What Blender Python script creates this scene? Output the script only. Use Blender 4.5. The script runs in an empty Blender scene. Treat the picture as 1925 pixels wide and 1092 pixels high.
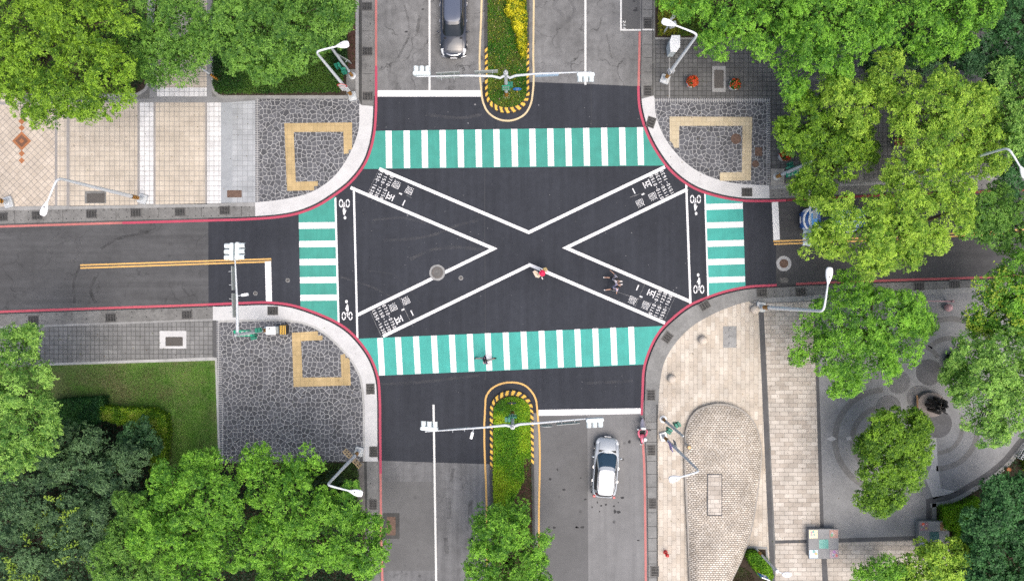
import bpy, bmesh, math, random
import numpy as np
from mathutils import Vector, Matrix
from mathutils.geometry import tessellate_polygon
C = bpy.context.scene.collection
PI = math.pi
S, H, CX, CY = 27.0, 52.0, 962.5, 546.0          # pixels per metre on the ground, camera height, image centre
random.seed(5)

def P(x, y, z=0.0):
    """photo pixel (ground trace) -> world point at height z"""
    k = (H - z) / H / S
    return ((x - CX) * k, (CY - y) * k, z)

def G(x, y):
    return ((x - CX) / S, (CY - y) / S)

# ------------------------------------------------------------------ object helpers
def tag(o, label=None, cat=None, group=None, kind=None):
    if label: o['label'] = label
    if cat: o['category'] = cat
    if group: o['group'] = group
    if kind: o['kind'] = kind
    return o

def thing(name, label, cat, loc=(0, 0, 0), rz=0.0, group=None):
    o = bpy.data.objects.new(name, None)
    o.empty_display_size = 0.2
    C.objects.link(o)
    o.location = loc
    o.rotation_euler = (0, 0, rz)
    return tag(o, label, cat, group)

def copy_tree(o, parent=None):
    c = o.copy()
    C.objects.link(c)
    c.parent = parent
    for ch in o.children:
        copy_tree(ch, c)
    return c

class MB:
    def __init__(s):
        s.v = []; s.f = []; s.m = []; s.mi = 0
    def add(s, vs, fs):
        b = len(s.v)
        s.v += [tuple(v) for v in vs]
        s.f += [tuple(i + b for i in f) for f in fs]
        s.m += [s.mi] * len(fs)
        return s
    def box(s, c, d, rz=0.0, bev=0.0):
        x, y, z = d[0] / 2, d[1] / 2, d[2] / 2
        cs, sn = math.cos(rz), math.sin(rz)
        if bev <= 0:
            p = [(-x, -y), (x, -y), (x, y), (-x, y)]
        else:
            b = bev
            p = [(-x + b, -y), (x - b, -y), (x, -y + b), (x, y - b), (x - b, y), (-x + b, y), (-x, y - b), (-x, -y + b)]
        p = [(c[0] + a * cs - e * sn, c[1] + a * sn + e * cs) for a, e in p]
        return s.prism(p, c[2] - z, c[2] + z, bev * 0.6)
    def prism(s, p, z0, z1, bev=0.0, top=True):
        n = len(p)
        vs = [(a, b, z0) for a, b in p]
        rings = [p]
        if bev > 0:
            vs += [(a, b, z1 - bev) for a, b in p]
            cx = sum(a for a, b in p) / n; cy = sum(b for a, b in p) / n
            q = []
            for a, b in p:
                d = math.hypot(a - cx, b - cy) or 1
                q.append((a - (a - cx) / d * bev, b - (b - cy) / d * bev))
            vs += [(a, b, z1) for a, b in q]
            k = 3
        else:
            vs += [(a, b, z1) for a, b in p]
            k = 2
        fs = []
        for r in range(k - 1):
            for i in range(n):
                j = (i + 1) % n
                fs.append((r * n + i, r * n + j, (r + 1) * n + j, (r + 1) * n + i))
        area = sum(p[i][0] * p[(i + 1) % n][1] - p[(i + 1) % n][0] * p[i][1] for i in range(n))
        if area < 0:
            fs = [tuple(reversed(f)) for f in fs]
        t = tessellate_polygon([[Vector((a, b, 0)) for a, b in p]])
        b = (k - 1) * n
        for tri in t:
            tri = list(tri)
            A, B, D = [p[i] for i in tri]
            if (B[0] - A[0]) * (D[1] - A[1]) - (B[1] - A[1]) * (D[0] - A[0]) < 0: tri.reverse()
            fs.append(tuple(b + i for i in tri))
            fs.append(tuple(reversed(tri)))
        return s.add(vs, fs)
    def sheet(s, p, z):
        t = tessellate_polygon([[Vector((a, b, 0)) for a, b in p]])
        fs = []
        for tri in t:
            tri = list(tri)
            A, B, D = [p[i] for i in tri]
            if (B[0] - A[0]) * (D[1] - A[1]) - (B[1] - A[1]) * (D[0] - A[0]) < 0: tri.reverse()
            fs.append(tuple(tri))
        return s.add([(a, b, z) for a, b in p], fs)
    def ribbon(s, p, w, z, closed=False):
        """flat line of width w along points p"""
        n = len(p)
        L, R = [], []
        for i in range(n):
            a = p[i - 1] if (i > 0 or closed) else p[i]
            b = p[(i + 1) % n] if (i < n - 1 or closed) else p[i]
            c = p[i]
            d1 = Vector((c[0] - a[0], c[1] - a[1])); d2 = Vector((b[0] - c[0], b[1] - c[1]))
            if d1.length < 1e-6: d1 = d2.copy()
            if d2.length < 1e-6: d2 = d1.copy()
            d1.normalize(); d2.normalize()
            n1 = Vector((-d1.y, d1.x)); n2 = Vector((-d2.y, d2.x))
            m = (n1 + n2)
            if m.length < 1e-4: m = n1.copy()
            m.normalize()
            k = min(2.5, 1 / max(0.3, m.dot(n1)))
            L.append((c[0] + m.x * w / 2 * k, c[1] + m.y * w / 2 * k, z))
            R.append((c[0] - m.x * w / 2 * k, c[1] - m.y * w / 2 * k, z))
        fs = []
        for i in range(n if closed else n - 1):
            j = (i + 1) % n
            fs.append((n + i, n + j, j, i))
        return s.add(L + R, fs)
    def tube(s, pts, rad, n=10, cap=True):
        pts = [Vector(p) for p in pts]
        if not isinstance(rad, (list, tuple)): rad = [rad] * len(pts)
        vs, fs = [], []
        up = None
        for i, p in enumerate(pts):
            d = (pts[min(i + 1, len(pts) - 1)] - pts[max(i - 1, 0)])
            d.normalize()
            if up is None:
                up = Vector((1, 0, 0)) if abs(d.x) < 0.8 else Vector((0, 1, 0))
            a = d.cross(up); a.normalize()
            b = a.cross(d); b.normalize()
            up = b
            for k in range(n):
                t = 2 * PI * k / n
                vs.append(p + (a * math.cos(t) + b * math.sin(t)) * rad[i])
        m = len(pts)
        for i in range(m - 1):
            for k in range(n):
                k2 = (k + 1) % n
                fs.append((i * n + k, (i + 1) * n + k, (i + 1) * n + k2, i * n + k2))
        if cap:
            fs.append(tuple(range(n)))
            fs.append(tuple(reversed(range((m - 1) * n, m * n))))
        return s.add(vs, fs)
    def lathe(s, prof, c=(0, 0, 0), n=20, ax=None):
        """profile [(r,z)] turned about z through c"""
        vs, fs = [], []
        for r, z in prof:
            for k in range(n):
                t = 2 * PI * k / n
                vs.append((c[0] + r * math.cos(t), c[1] + r * math.sin(t), c[2] + z))
        for i in range(len(prof) - 1):
            for k in range(n):
                k2 = (k + 1) % n
                fs.append((i * n + k, i * n + k2, (i + 1) * n + k2, (i + 1) * n + k))
        fs.append(tuple(reversed(range(n))))
        fs.append(tuple(range((len(prof) - 1) * n, len(prof) * n)))
        return s.add(vs, fs)
    def ball(s, c, r, n=14, sq=(1, 1, 1)):
        vs, fs = [], []
        m = max(6, n // 2)
        for i in range(1, m):
            ph = PI * i / m
            for k in range(n):
                t = 2 * PI * k / n
                vs.append((c[0] + r * sq[0] * math.sin(ph) * math.cos(t), c[1] + r * sq[1] * math.sin(ph) * math.sin(t), c[2] + r * sq[2] * math.cos(ph)))
        vs.append((c[0], c[1], c[2] + r * sq[2])); vs.append((c[0], c[1], c[2] - r * sq[2]))
        T = len(vs) - 2
        for i in range(m - 2):
            for k in range(n):
                k2 = (k + 1) % n
                fs.append((i * n + k, (i + 1) * n + k, (i + 1) * n + k2, i * n + k2))
        for k in range(n):
            k2 = (k + 1) % n
            fs.append((T, k, k2))
            fs.append((T + 1, (m - 2) * n + k2, (m - 2) * n + k))
        return s.add(vs, fs)
    def build(s, name, mats, parent=None, smooth=True, ang=35):
        me = bpy.data.meshes.new(name)
        me.from_pydata(s.v, [], s.f)
        if not isinstance(mats, (list, tuple)): mats = [mats]
        for m in mats: me.materials.append(m)
        if len(mats) > 1:
            me.polygons.foreach_set('material_index', s.m)
        if smooth:
            me.polygons.foreach_set('use_smooth', [True] * len(me.polygons))
            me.set_sharp_from_angle(angle=math.radians(ang))
        me.update()
        o = bpy.data.objects.new(name, me)
        C.objects.link(o)
        if parent: o.parent = parent
        return o

def struct(name, mb, m):
    o = mb.build(name, m, smooth=False)
    o['kind'] = 'structure'
    return o

def pxpoly(pts): return [G(x, y) for x, y in pts]

def smooth_path(pts, n=6):
    out = []
    N = len(pts)
    for i in range(N - 1):
        p0 = pts[max(i - 1, 0)]; p1 = pts[i]; p2 = pts[i + 1]; p3 = pts[min(i + 2, N - 1)]
        # centripetal-ish tangents limited by segment length
        l = math.dist(p1, p2)
        def tan(a, b, c):
            la = math.dist(a, b) or 1e-6; lc = math.dist(b, c) or 1e-6
            if la < 1e-5: return ((c[0] - b[0]) / lc, (c[1] - b[1]) / lc)
            if lc < 1e-5: return ((b[0] - a[0]) / la, (b[1] - a[1]) / la)
            wa, wc = lc / (la + lc), la / (la + lc)
            return ((b[0] - a[0]) / la * wa + (c[0] - b[0]) / lc * wc, (b[1] - a[1]) / la * wa + (c[1] - b[1]) / lc * wc)
        t1 = tan(p0, p1, p2) if i > 0 else ((p2[0] - p1[0]) / l, (p2[1] - p1[1]) / l)
        t2 = tan(p1, p2, p3) if i < N - 2 else ((p2[0] - p1[0]) / l, (p2[1] - p1[1]) / l)
        k = n if l < 400 else 1
        for j in range(k):
            t = j / k
            h1 = 2 * t**3 - 3 * t**2 + 1; h2 = -2 * t**3 + 3 * t**2; h3 = t**3 - 2 * t**2 + t; h4 = t**3 - t**2
            out.append((h1 * p1[0] + h2 * p2[0] + h3 * t1[0] * l + h4 * t2[0] * l, h1 * p1[1] + h2 * p2[1] + h3 * t1[1] * l + h4 * t2[1] * l))
    out.append(tuple(pts[-1]))
    return out

def offset(pts, d, ctr=(962, 470), sgn=None):
    """shift a polyline sideways by d px, away from ctr"""
    out = []
    n = len(pts)
    for i in range(n):
        a = pts[max(i - 1, 0)]; b = pts[min(i + 1, n - 1)]
        t = Vector((b[0] - a[0], b[1] - a[1])); t.normalize()
        nn = Vector((-t.y, t.x))
        if sgn is None:
            m = n // 2
            if i == 0:
                a2 = pts[m - 1]; b2 = pts[m + 1]
                tt = Vector((b2[0] - a2[0], b2[1] - a2[1])); tt.normalize()
                q = Vector((-tt.y, tt.x))
                s0 = 1 if q.dot(Vector((pts[m][0] - ctr[0], pts[m][1] - ctr[1]))) > 0 else -1
        else: s0 = sgn
        out.append((pts[i][0] + nn.x * d * s0, pts[i][1] + nn.y * d * s0))
    return out

# ------------------------------------------------------------------ materials
class NT:
    def __init__(s, name):
        m = bpy.data.materials.new(name); m.use_nodes = True
        s.m = m; s.t = m.node_tree; s.t.nodes.clear()
        s.out = s.n('ShaderNodeOutputMaterial'); s.b = s.n('ShaderNodeBsdfPrincipled')
        s.l(s.b.outputs[0], s.out.inputs[0])
        s._co = None
    def n(s, t, **k):
        x = s.t.nodes.new(t)
        for a, v in k.items(): setattr(x, a, v)
        return x
    def l(s, a, b): s.t.links.new(a, b)
    def set(s, sock, v):
        if hasattr(v, 'is_linked') or hasattr(v, 'links'): s.l(v, sock)
        else: sock.default_value = v
    def co(s):
        if s._co is None: s._co = s.n('ShaderNodeTexCoord').outputs['Object']
        return s._co
    def map(s, scale=(1, 1, 1), rot=0.0, loc=(0, 0, 0), v=None):
        m = s.n('ShaderNodeMapping')
        s.l(v or s.co(), m.inputs[0])
        m.inputs['Scale'].default_value = scale; m.inputs['Rotation'].default_value = (0, 0, rot); m.inputs['Location'].default_value = loc
        return m.outputs[0]
    def noise(s, scale, detail=4, rough=0.6, v=None, dist=0.0):
        x = s.n('ShaderNodeTexNoise')
        s.l(v or s.co(), x.inputs['Vector'])
        x.inputs['Scale'].default_value = scale; x.inputs['Detail'].default_value = detail
        x.inputs['Roughness'].default_value = rough; x.inputs['Distortion'].default_value = dist
        return x.outputs['Fac']
    def math(s, op, a, b=0.0, clamp=False):
        x = s.n('ShaderNodeMath', operation=op, use_clamp=clamp)
        s.set(x.inputs[0], a); s.set(x.inputs[1], b)
        return x.outputs[0]
    def ramp(s, f, lo, hi, a=0.0, b=1.0):
        x = s.n('ShaderNodeMapRange')
        s.l(f, x.inputs[0])
        x.inputs[1].default_value = lo; x.inputs[2].default_value = hi; x.inputs[3].default_value = a; x.inputs[4].default_value = b
        return x.outputs[0]
    def mix(s, f, a, b, mode='MIX'):
        x = s.n('ShaderNodeMix', data_type='RGBA', blend_type=mode)
        s.set(x.inputs[0], f)
        for i, c in ((6, a), (7, b)):
            if isinstance(c, (tuple, list)): x.inputs[i].default_value = (*c[:3], 1)
            else: s.l(c, x.inputs[i])
        return x.outputs[2]
    def mul(s, col, f):
        """scale a colour by a scalar socket"""
        x = s.n('ShaderNodeVectorMath', operation='SCALE')
        if isinstance(col, (tuple, list)): x.inputs[0].default_value = col[:3]
        else: s.l(col, x.inputs[0])
        s.set(x.inputs['Scale'], f)
        return x.outputs[0]
    def fin(s, col, rough=0.85, spec=0.25, metal=0.0, bump=None, bs=0.3, bd=0.01, coat=0.0):
        if isinstance(col, (tuple, list)): s.b.inputs['Base Color'].default_value = (*col[:3], 1)
        else: s.l(col, s.b.inputs['Base Color'])
        s.set(s.b.inputs['Roughness'], rough)
        s.b.inputs['Specular IOR Level'].default_value = spec
        s.b.inputs['Metallic'].default_value = metal
        if coat: s.b.inputs['Coat Weight'].default_value = coat; s.b.inputs['Coat Roughness'].default_value = 0.04
        if bump is not None:
            x = s.n('ShaderNodeBump'); x.inputs['Strength'].default_value = bs; x.inputs['Distance'].default_value = bd
            s.l(bump, x.inputs['Height']); s.l(x.outputs[0], s.b.inputs['Normal'])
        return s.m

def plain(name, col, rough=0.5, spec=0.4, metal=0.0, var=0.12, vs=6.0, coat=0.0):
    t = NT(name)
    f = t.math('ADD', t.ramp(t.noise(vs, 5), 0.3, 0.7, 1 - var, 1 + var), t.ramp(t.noise(vs * 9, 2), 0.3, 0.7, -var * 0.4, var * 0.4))
    return t.fin(t.mul(col, f), rough, spec, metal, coat=coat)

def asphalt(name, col, mott=0.22, crack=0.0, speck=0.35, streak=0.0, sdir=0, spots=0.0, msc=0.35):
    t = NT(name)
    f = t.ramp(t.noise(msc, 6, 0.62), 0.3, 0.7, 1 - mott, 1 + mott)
    f = t.math('MULTIPLY', f, t.ramp(t.noise(2.3, 5, 0.65), 0.3, 0.7, 1 - mott * 0.55, 1 + mott * 0.55))
    sp = t.noise(26, 2, 0.7)
    f = t.math('MULTIPLY', f, t.ramp(sp, 0.25, 0.75, 1 - speck, 1 + speck))
    br = t.ramp(t.noise(38, 1, 0.5), 0.70, 0.76, 0.0, speck * 1.6)     # pale aggregate chips
    f = t.math('ADD', f, br)
    if streak:
        sc = (2.2, 0.10, 1) if sdir == 0 else (0.10, 2.2, 1)
        st = t.noise(1.0, 4, 0.6, v=t.map(sc))
        f = t.math('MULTIPLY', f, t.ramp(st, 0.3, 0.7, 1 - streak, 1 + streak))
    if crack:
        nz = t.n('ShaderNodeTexNoise'); t.l(t.co(), nz.inputs['Vector']); nz.inputs['Scale'].default_value = 1.3; nz.inputs['Detail'].default_value = 5
        va = t.n('ShaderNodeVectorMath', operation='MULTIPLY_ADD')
        t.l(nz.outputs['Color'], va.inputs[0]); va.inputs[1].default_value = (1.6, 1.6, 0); t.l(t.co(), va.inputs[2])
        vo = t.n('ShaderNodeTexVoronoi', feature='DISTANCE_TO_EDGE'); t.l(va.outputs[0], vo.inputs['Vector']); vo.inputs['Scale'].default_value = 0.42
        c = t.ramp(vo.outputs['Distance'], 0.0, 0.018, 1.0, 0.0)
        c = t.math('MULTIPLY', c, t.ramp(t.noise(0.5, 3), 0.42, 0.58, 0.0, crack))
        f = t.math('MULTIPLY', f, t.math('SUBTRACT', 1.0, c))
        bl = t.ramp(t.noise(1.1, 6, 0.7, v=t.map((1, 0.55, 1), 0, (7, 3, 0))), 0.60, 0.72, 1.0, 1 - crack * 0.45)
        f = t.math('MULTIPLY', f, bl)
    if spots:
        vo = t.n('ShaderNodeTexVoronoi'); t.l(t.co(), vo.inputs['Vector']); vo.inputs['Scale'].default_value = 0.9
        c = t.ramp(vo.outputs['Distance'], 0.07, 0.13, 1.0, 0.0)
        c = t.math('MULTIPLY', c, t.ramp(t.noise(0.33, 2), 0.5, 0.6, 0.0, spots))
        f = t.math('MULTIPLY', f, t.math('SUBTRACT', 1.0, c))
    return t.fin(t.mul(col, f), 0.9, 0.2, bump=sp, bs=0.25, bd=0.006)

def brick(name, c1, c2, mortar, w, h, ms=0.012, rot=0.0, off=0.5, loc=(0, 0, 0), dirt=0.18, var2=None, spec=0.25, rough=0.8, wob=0.0):
    t = NT(name)
    b = t.n('ShaderNodeTexBrick'); b.offset = off; b.squash = 1.0
    v = t.map((1, 1, 1), rot, loc)
    if wob:
        nz = t.n('ShaderNodeTexNoise'); t.l(v, nz.inputs['Vector']); nz.inputs['Scale'].default_value = 4
        va = t.n('ShaderNodeVectorMath', operation='MULTIPLY_ADD')
        t.l(nz.outputs['Color'], va.inputs[0]); va.inputs[1].default_value = (wob, wob, 0); t.l(v, va.inputs[2]); v = va.outputs[0]
    t.l(v, b.inputs['Vector'])
    c1, c2, mortar = [tuple(x * KB for x in c) for c in (c1, c2, mortar)]
    b.inputs['Color1'].default_value = (*c1, 1); b.inputs['Color2'].default_value = (*c2, 1); b.inputs['Mortar'].default_value = (*mortar, 1)
    b.inputs['Scale'].default_value = 1.0; b.inputs['Mortar Size'].default_value = ms; b.inputs['Mortar Smooth'].default_value = 0.15
    b.inputs['Bias'].default_value = 0.0; b.inputs['Brick Width'].default_value = w; b.inputs['Row Height'].default_value = h
    f = t.ramp(t.noise(0.8, 6, 0.65), 0.3, 0.7, 1 - dirt, 1 + dirt)
    f = t.math('MULTIPLY', f, t.ramp(t.noise(22, 3, 0.6), 0.3, 0.7, 1 - dirt * 0.4, 1 + dirt * 0.4))
    col = t.mul(b.outputs['Color'], f)
    return t.fin(col, rough, spec, bump=t.math('SUBTRACT', 1.0, b.outputs['Fac']), bs=0.35, bd=0.004)

KB, KC = 0.80, 0.90
def concrete(name, col, var=0.15, stain=0.25, speck=0.15, joints=None, spec=0.2):
    t = NT(name)
    f = t.ramp(t.noise(0.7, 6, 0.65), 0.3, 0.7, 1 - var, 1 + var)
    f = t.math('MULTIPLY', f, t.ramp(t.noise(5, 5, 0.7), 0.32, 0.68, 1 - var * 0.6, 1 + var * 0.6))
    f = t.math('MULTIPLY', f, t.ramp(t.noise(30, 2, 0.7), 0.3, 0.7, 1 - speck, 1 + speck))
    f = t.math('MULTIPLY', f, t.ramp(t.noise(1.9, 6, 0.75, v=t.map((1, 1, 1), 0.4, (9, 4, 0))), 0.55, 0.72, 1.0, 1 - stain))
    return t.fin(t.mul(tuple(x * KC for x in col), f), 0.88, spec, bump=t.noise(30, 3), bs=0.15, bd=0.004)

def crackstone(name, stone, grout, scale=1.95):
    t = NT(name)
    nz = t.n('ShaderNodeTexNoise'); t.l(t.co(), nz.inputs['Vector']); nz.inputs['Scale'].default_value = 2.2; nz.inputs['Detail'].default_value = 2
    va = t.n('ShaderNodeVectorMath', operation='MULTIPLY_ADD')
    t.l(nz.outputs['Color'], va.inputs[0]); va.inputs[1].default_value = (0.12, 0.12, 0); t.l(t.co(), va.inputs[2])
    # flatten z so the pattern is a true 2-D tessellation
    sv = t.n('ShaderNodeVectorMath', operation='MULTIPLY'); t.l(va.outputs[0], sv.inputs[0]); sv.inputs[1].default_value = (1, 1, 0)
    vo = t.n('ShaderNodeTexVoronoi', feature='DISTANCE_TO_EDGE', voronoi_dimensions='2D'); t.l(sv.outputs[0], vo.inputs['Vector'])
    vo.inputs['Scale'].default_value = scale; vo.inputs['Randomness'].default_value = 0.9
    vc = t.n('ShaderNodeTexVoronoi', voronoi_dimensions='2D'); t.l(sv.outputs[0], vc.inputs['Vector']); vc.inputs['Scale'].default_value = scale; vc.inputs['Randomness'].default_value = 0.9
    g = t.ramp(vo.outputs['Distance'], 0.026, 0.066, 1.0, 0.0)
    g = t.math('MULTIPLY', g, t.ramp(t.noise(3.0, 4, 0.7), 0.3, 0.6, 0.55, 1.0))
    sep = t.n('ShaderNodeSeparateColor'); t.l(vc.outputs['Color'], sep.inputs[0])
    f = t.math('MULTIPLY', t.ramp(sep.outputs[0], 0, 1, 0.74, 1.26), t.ramp(t.noise(9, 4, 0.7), 0.3, 0.7, 0.88, 1.12))
    f = t.math('MULTIPLY', f, t.ramp(t.noise(0.5, 4), 0.3, 0.7, 0.9, 1.1))
    st = t.mul(stone, f)
    gr = t.mul(grout, t.ramp(t.noise(1.3, 5), 0.3, 0.7, 0.75, 1.15))
    return t.fin(t.mix(g, st, gr), 0.85, 0.2, bump=g, bs=0.2, bd=0.004)

def paint(name, col, wear=0.12, wearc=(0.06, 0.06, 0.065), crk=True, w0=0.62):
    t = NT(name)
    f = t.ramp(t.noise(1.2, 6, 0.65), 0.3, 0.7, 1 - wear, 1 + wear * 0.5)
    f = t.math('MULTIPLY', f, t.ramp(t.noise(24, 2, 0.6), 0.3, 0.7, 1 - wear * 0.5, 1 + wear * 0.4))
    f = t.math('MULTIPLY', f, t.ramp(t.noise(1.0, 5, 0.7, v=t.map((3.5, 0.35, 1), 0.12)), 0.3, 0.7, 1 - wear * 0.8, 1 + wear * 0.4))
    c = t.mul(col, f)
    if crk:
        m = t.ramp(t.noise(7, 8, 0.8, v=t.map((1, 1, 1), 0.3, (3, 8, 0))), w0, w0 + 0.1, 0.0, 0.55)
        c = t.mix(m, c, wearc)
    return t.fin(c, 0.6, 0.3)

M = {}
M['asph_n'] = asphalt('old_asphalt', (0.160, 0.160, 0.160), mott=0.30, crack=0.75, speck=0.40, streak=0.10, sdir=0)
M['asph_ns'] = asphalt('old_asphalt_worn', (0.180, 0.180, 0.181), mott=0.12, crack=0.0, speck=0.30, streak=0.10, sdir=0, spots=0.65)
M['asph_sl'] = asphalt('old_asphalt_left', (0.140, 0.141, 0.145), mott=0.2, crack=0.35, speck=0.30, streak=0.22, sdir=0, spots=0.3)
M['asph_w'] = asphalt('grey_asphalt', (0.080, 0.081, 0.084), mott=0.18, crack=0.35, speck=0.28, streak=0.16, sdir=1)
M['asph_e'] = asphalt('grey_asphalt_east', (0.066, 0.066, 0.068), mott=0.16, crack=0.1, speck=0.28, streak=0.1, sdir=1)
M['asph_new'] = asphalt('new_asphalt', (0.0350, 0.0380, 0.0465), mott=0.17, crack=0.0, speck=0.32, streak=0.13, sdir=0, msc=0.16)
M['asph_pat'] = asphalt('patched_asphalt', (0.085, 0.086, 0.088), mott=0.12, speck=0.25)
M['teal'] = paint('teal_paint', (0.048, 0.285, 0.230), 0.15, (0.035, 0.17, 0.15), w0=0.60)
M['teal2'] = paint('teal_paint_bright', (0.050, 0.350, 0.300), 0.14, (0.035, 0.21, 0.18), w0=0.61)
M['white'] = paint('white_paint', (0.74, 0.74, 0.745), 0.09, (0.34, 0.36, 0.37), w0=0.63)
M['whiteold'] = paint('worn_white_paint', (0.66, 0.66, 0.64), 0.10, (0.2, 0.2, 0.2), w0=0.60)
M['red'] = paint('red_paint', (0.42, 0.060, 0.105), 0.10, (0.16, 0.05, 0.05), w0=0.68)
M['redold'] = paint('worn_red_paint', (0.46, 0.16, 0.15), 0.14, (0.2, 0.13, 0.12), w0=0.58)
M['yellow'] = paint('yellow_paint', (0.66, 0.40, 0.13), 0.12, (0.2, 0.16, 0.1), w0=0.64)
M['cream'] = paint('faded_yellow_paint', (0.62, 0.50, 0.30), 0.14, (0.25, 0.22, 0.18), w0=0.60)
M['conc_new'] = concrete('new_concrete', (0.56, 0.56, 0.56), 0.09, 0.12, 0.08)
M['conc_old'] = concrete('old_concrete', (0.190, 0.188, 0.182), 0.24, 0.42, 0.26)
M['conc_mid'] = concrete('kerb_concrete', (0.30, 0.30, 0.295), 0.18, 0.3, 0.15)
M['conc_dark'] = concrete('dark_kerb', (0.07, 0.07, 0.068), 0.22, 0.3, 0.2)
M['conc_slab'] = concrete('pavement_concrete', (0.17, 0.17, 0.165), 0.2, 0.3, 0.2)
M['plaza'] = concrete('plaza_concrete', (0.245, 0.248, 0.252), 0.14, 0.18, 0.10)
M['plaza_arc'] = concrete('plaza_arc_stone', (0.185, 0.182, 0.178), 0.18, 0.22, 0.15)
M['plaza_pale'] = concrete('pale_plaza_patch', (0.42, 0.42, 0.42), 0.12, 0.15, 0.1)
M['darkband'] = concrete('dark_granite_band', (0.105, 0.105, 0.108), 0.15, 0.2, 0.15)
M['crack'] = crackstone('crazy_stone', (0.094, 0.096, 0.105), (0.45, 0.45, 0.445), 3.25)
M['tile'] = brick('beige_tile', (0.560, 0.490, 0.400), (0.605, 0.535, 0.445), (0.31, 0.29, 0.265), 0.345, 0.345, 0.020, 0.0, 0.0)
M['tiled'] = brick('beige_tile_diagonal', (0.545, 0.470, 0.385), (0.60, 0.525, 0.44), (0.32, 0.29, 0.26), 0.345, 0.345, 0.020, PI / 4, 0.0)
M['tilew'] = brick('white_tile', (0.70, 0.70, 0.70), (0.77, 0.77, 0.77), (0.36, 0.36, 0.36), 0.345, 0.345, 0.020, 0.0, 0.0)
M['granite'] = brick('blue_grey_granite', (0.38, 0.40, 0.42), (0.44, 0.46, 0.48), (0.27, 0.28, 0.29), 0.36, 0.36, 0.014, 0.0, 0.0)
M['granited'] = concrete('blue_grey_granite_strip', (0.33, 0.35, 0.37), 0.12, 0.15, 0.08)
M['tileline'] = concrete('grey_tile_line', (0.29, 0.275, 0.265), 0.12, 0.2, 0.12)
M['paver'] = brick('grey_paver', (0.21, 0.21, 0.208), (0.255, 0.254, 0.25), (0.11, 0.11, 0.105), 0.315, 0.315, 0.022, 0.0, 0.0, dirt=0.22)
M['paverd'] = brick('dark_grey_paver', (0.125, 0.125, 0.125), (0.155, 0.155, 0.152), (0.065, 0.065, 0.062), 0.322, 0.322, 0.022, 0.0, 0.0, dirt=0.24)
M['slabh'] = brick('sandstone_slab', (0.47, 0.415, 0.355), (0.63, 0.58, 0.515), (0.26, 0.235, 0.205), 0.62, 0.30, 0.016, 0.0, 0.5, dirt=0.22)
M['slabv'] = brick('sandstone_slab_upright', (0.545, 0.475, 0.39), (0.65, 0.595, 0.515), (0.36, 0.32, 0.27), 0.62, 0.30, 0.013, PI / 2, 0.5, dirt=0.2)
M['cobble'] = brick('pale_cobble', (0.60, 0.53, 0.44), (0.80, 0.74, 0.65), (0.19, 0.16, 0.13), 0.205, 0.135, 0.023, 0.0, 0.5, dirt=0.28, wob=0.05)
M['tactile'] = brick('yellow_tactile_tile', (0.50, 0.37, 0.185), (0.56, 0.42, 0.22), (0.38, 0.29, 0.16), 0.30, 0.30, 0.010, 0.0, 0.0)
M['tactilep'] = brick('pale_tactile_tile', (0.56, 0.47, 0.31), (0.62, 0.53, 0.37), (0.42, 0.35, 0.24), 0.30, 0.30, 0.010, 0.0, 0.0)
M['setts'] = brick('dark_setts', (0.085, 0.088, 0.105), (0.11, 0.113, 0.13), (0.50, 0.50, 0.49), 0.125, 0.30, 0.022, 0.0, 0.0)
M['settsv'] = brick('dark_setts_side', (0.085, 0.088, 0.105), (0.11, 0.113, 0.13), (0.50, 0.50, 0.49), 0.125, 0.30, 0.022, PI / 2, 0.0)
M['diam'] = concrete('terracotta_tile', (0.36, 0.15, 0.07), 0.12, 0.15, 0.08)
M['diamd'] = concrete('dark_terracotta_tile', (0.17, 0.09, 0.06), 0.12, 0.15, 0.08)
def soilmat(name, a, b, sc=3.0):
    t = NT(name)
    f = t.ramp(t.noise(sc, 8, 0.75), 0.35, 0.65)
    c = t.mix(f, a, b)
    c = t.mul(c, t.ramp(t.noise(24, 3, 0.7), 0.25, 0.75, 0.6, 1.4))
    return t.fin(c, 0.95, 0.1, bump=t.noise(18, 5), bs=0.6, bd=0.03)
M['soil'] = soilmat('dark_soil', (0.030, 0.024, 0.018), (0.060, 0.046, 0.034))
M['soilred'] = soilmat('reddish_mulch', (0.045, 0.022, 0.018), (0.085, 0.050, 0.04), 6)
M['turf'] = soilmat('turf', (0.070, 0.17, 0.024), (0.14, 0.15, 0.07), 0.42)
M['earth'] = soilmat('surrounding_ground', (0.035, 0.06, 0.018), (0.06, 0.055, 0.035), 0.2)
M['metal'] = plain('galvanised_steel', (0.50, 0.52, 0.53), 0.45, 0.5, 0.35, 0.10)
M['pole'] = plain('pale_grey_paint', (0.52, 0.55, 0.57), 0.4, 0.4, 0.0, 0.08, 2)
M['polew'] = plain('white_pole_paint', (0.70, 0.73, 0.75), 0.35, 0.4, 0.0, 0.06, 2)
M['lampw'] = plain('white_lamp_shell', (0.86, 0.86, 0.86), 0.3, 0.5, 0.0, 0.03)
M['sig'] = plain('pale_signal_housing', (0.60, 0.66, 0.67), 0.4, 0.4, 0.0, 0.06)
M['sigd'] = plain('signal_visor_inside', (0.20, 0.22, 0.22), 0.6, 0.3)
M['black'] = plain('black_plastic', (0.016, 0.016, 0.017), 0.55, 0.3)
M['rubber'] = plain('rubber', (0.02, 0.02, 0.02), 0.8, 0.2)
M['warny'] = plain('warning_orange', (0.62, 0.28, 0.03), 0.5, 0.4)
M['kerby'] = paint('kerb_yellow', (0.72, 0.44, 0.07), 0.14, (0.12, 0.1, 0.06), w0=0.62)
M['kerbk'] = paint('kerb_black', (0.035, 0.030, 0.026), 0.2, (0.12, 0.1, 0.08), w0=0.62)
M['green'] = plain('sign_green', (0.018, 0.30, 0.17), 0.4, 0.4, 0, 0.06)
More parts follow.
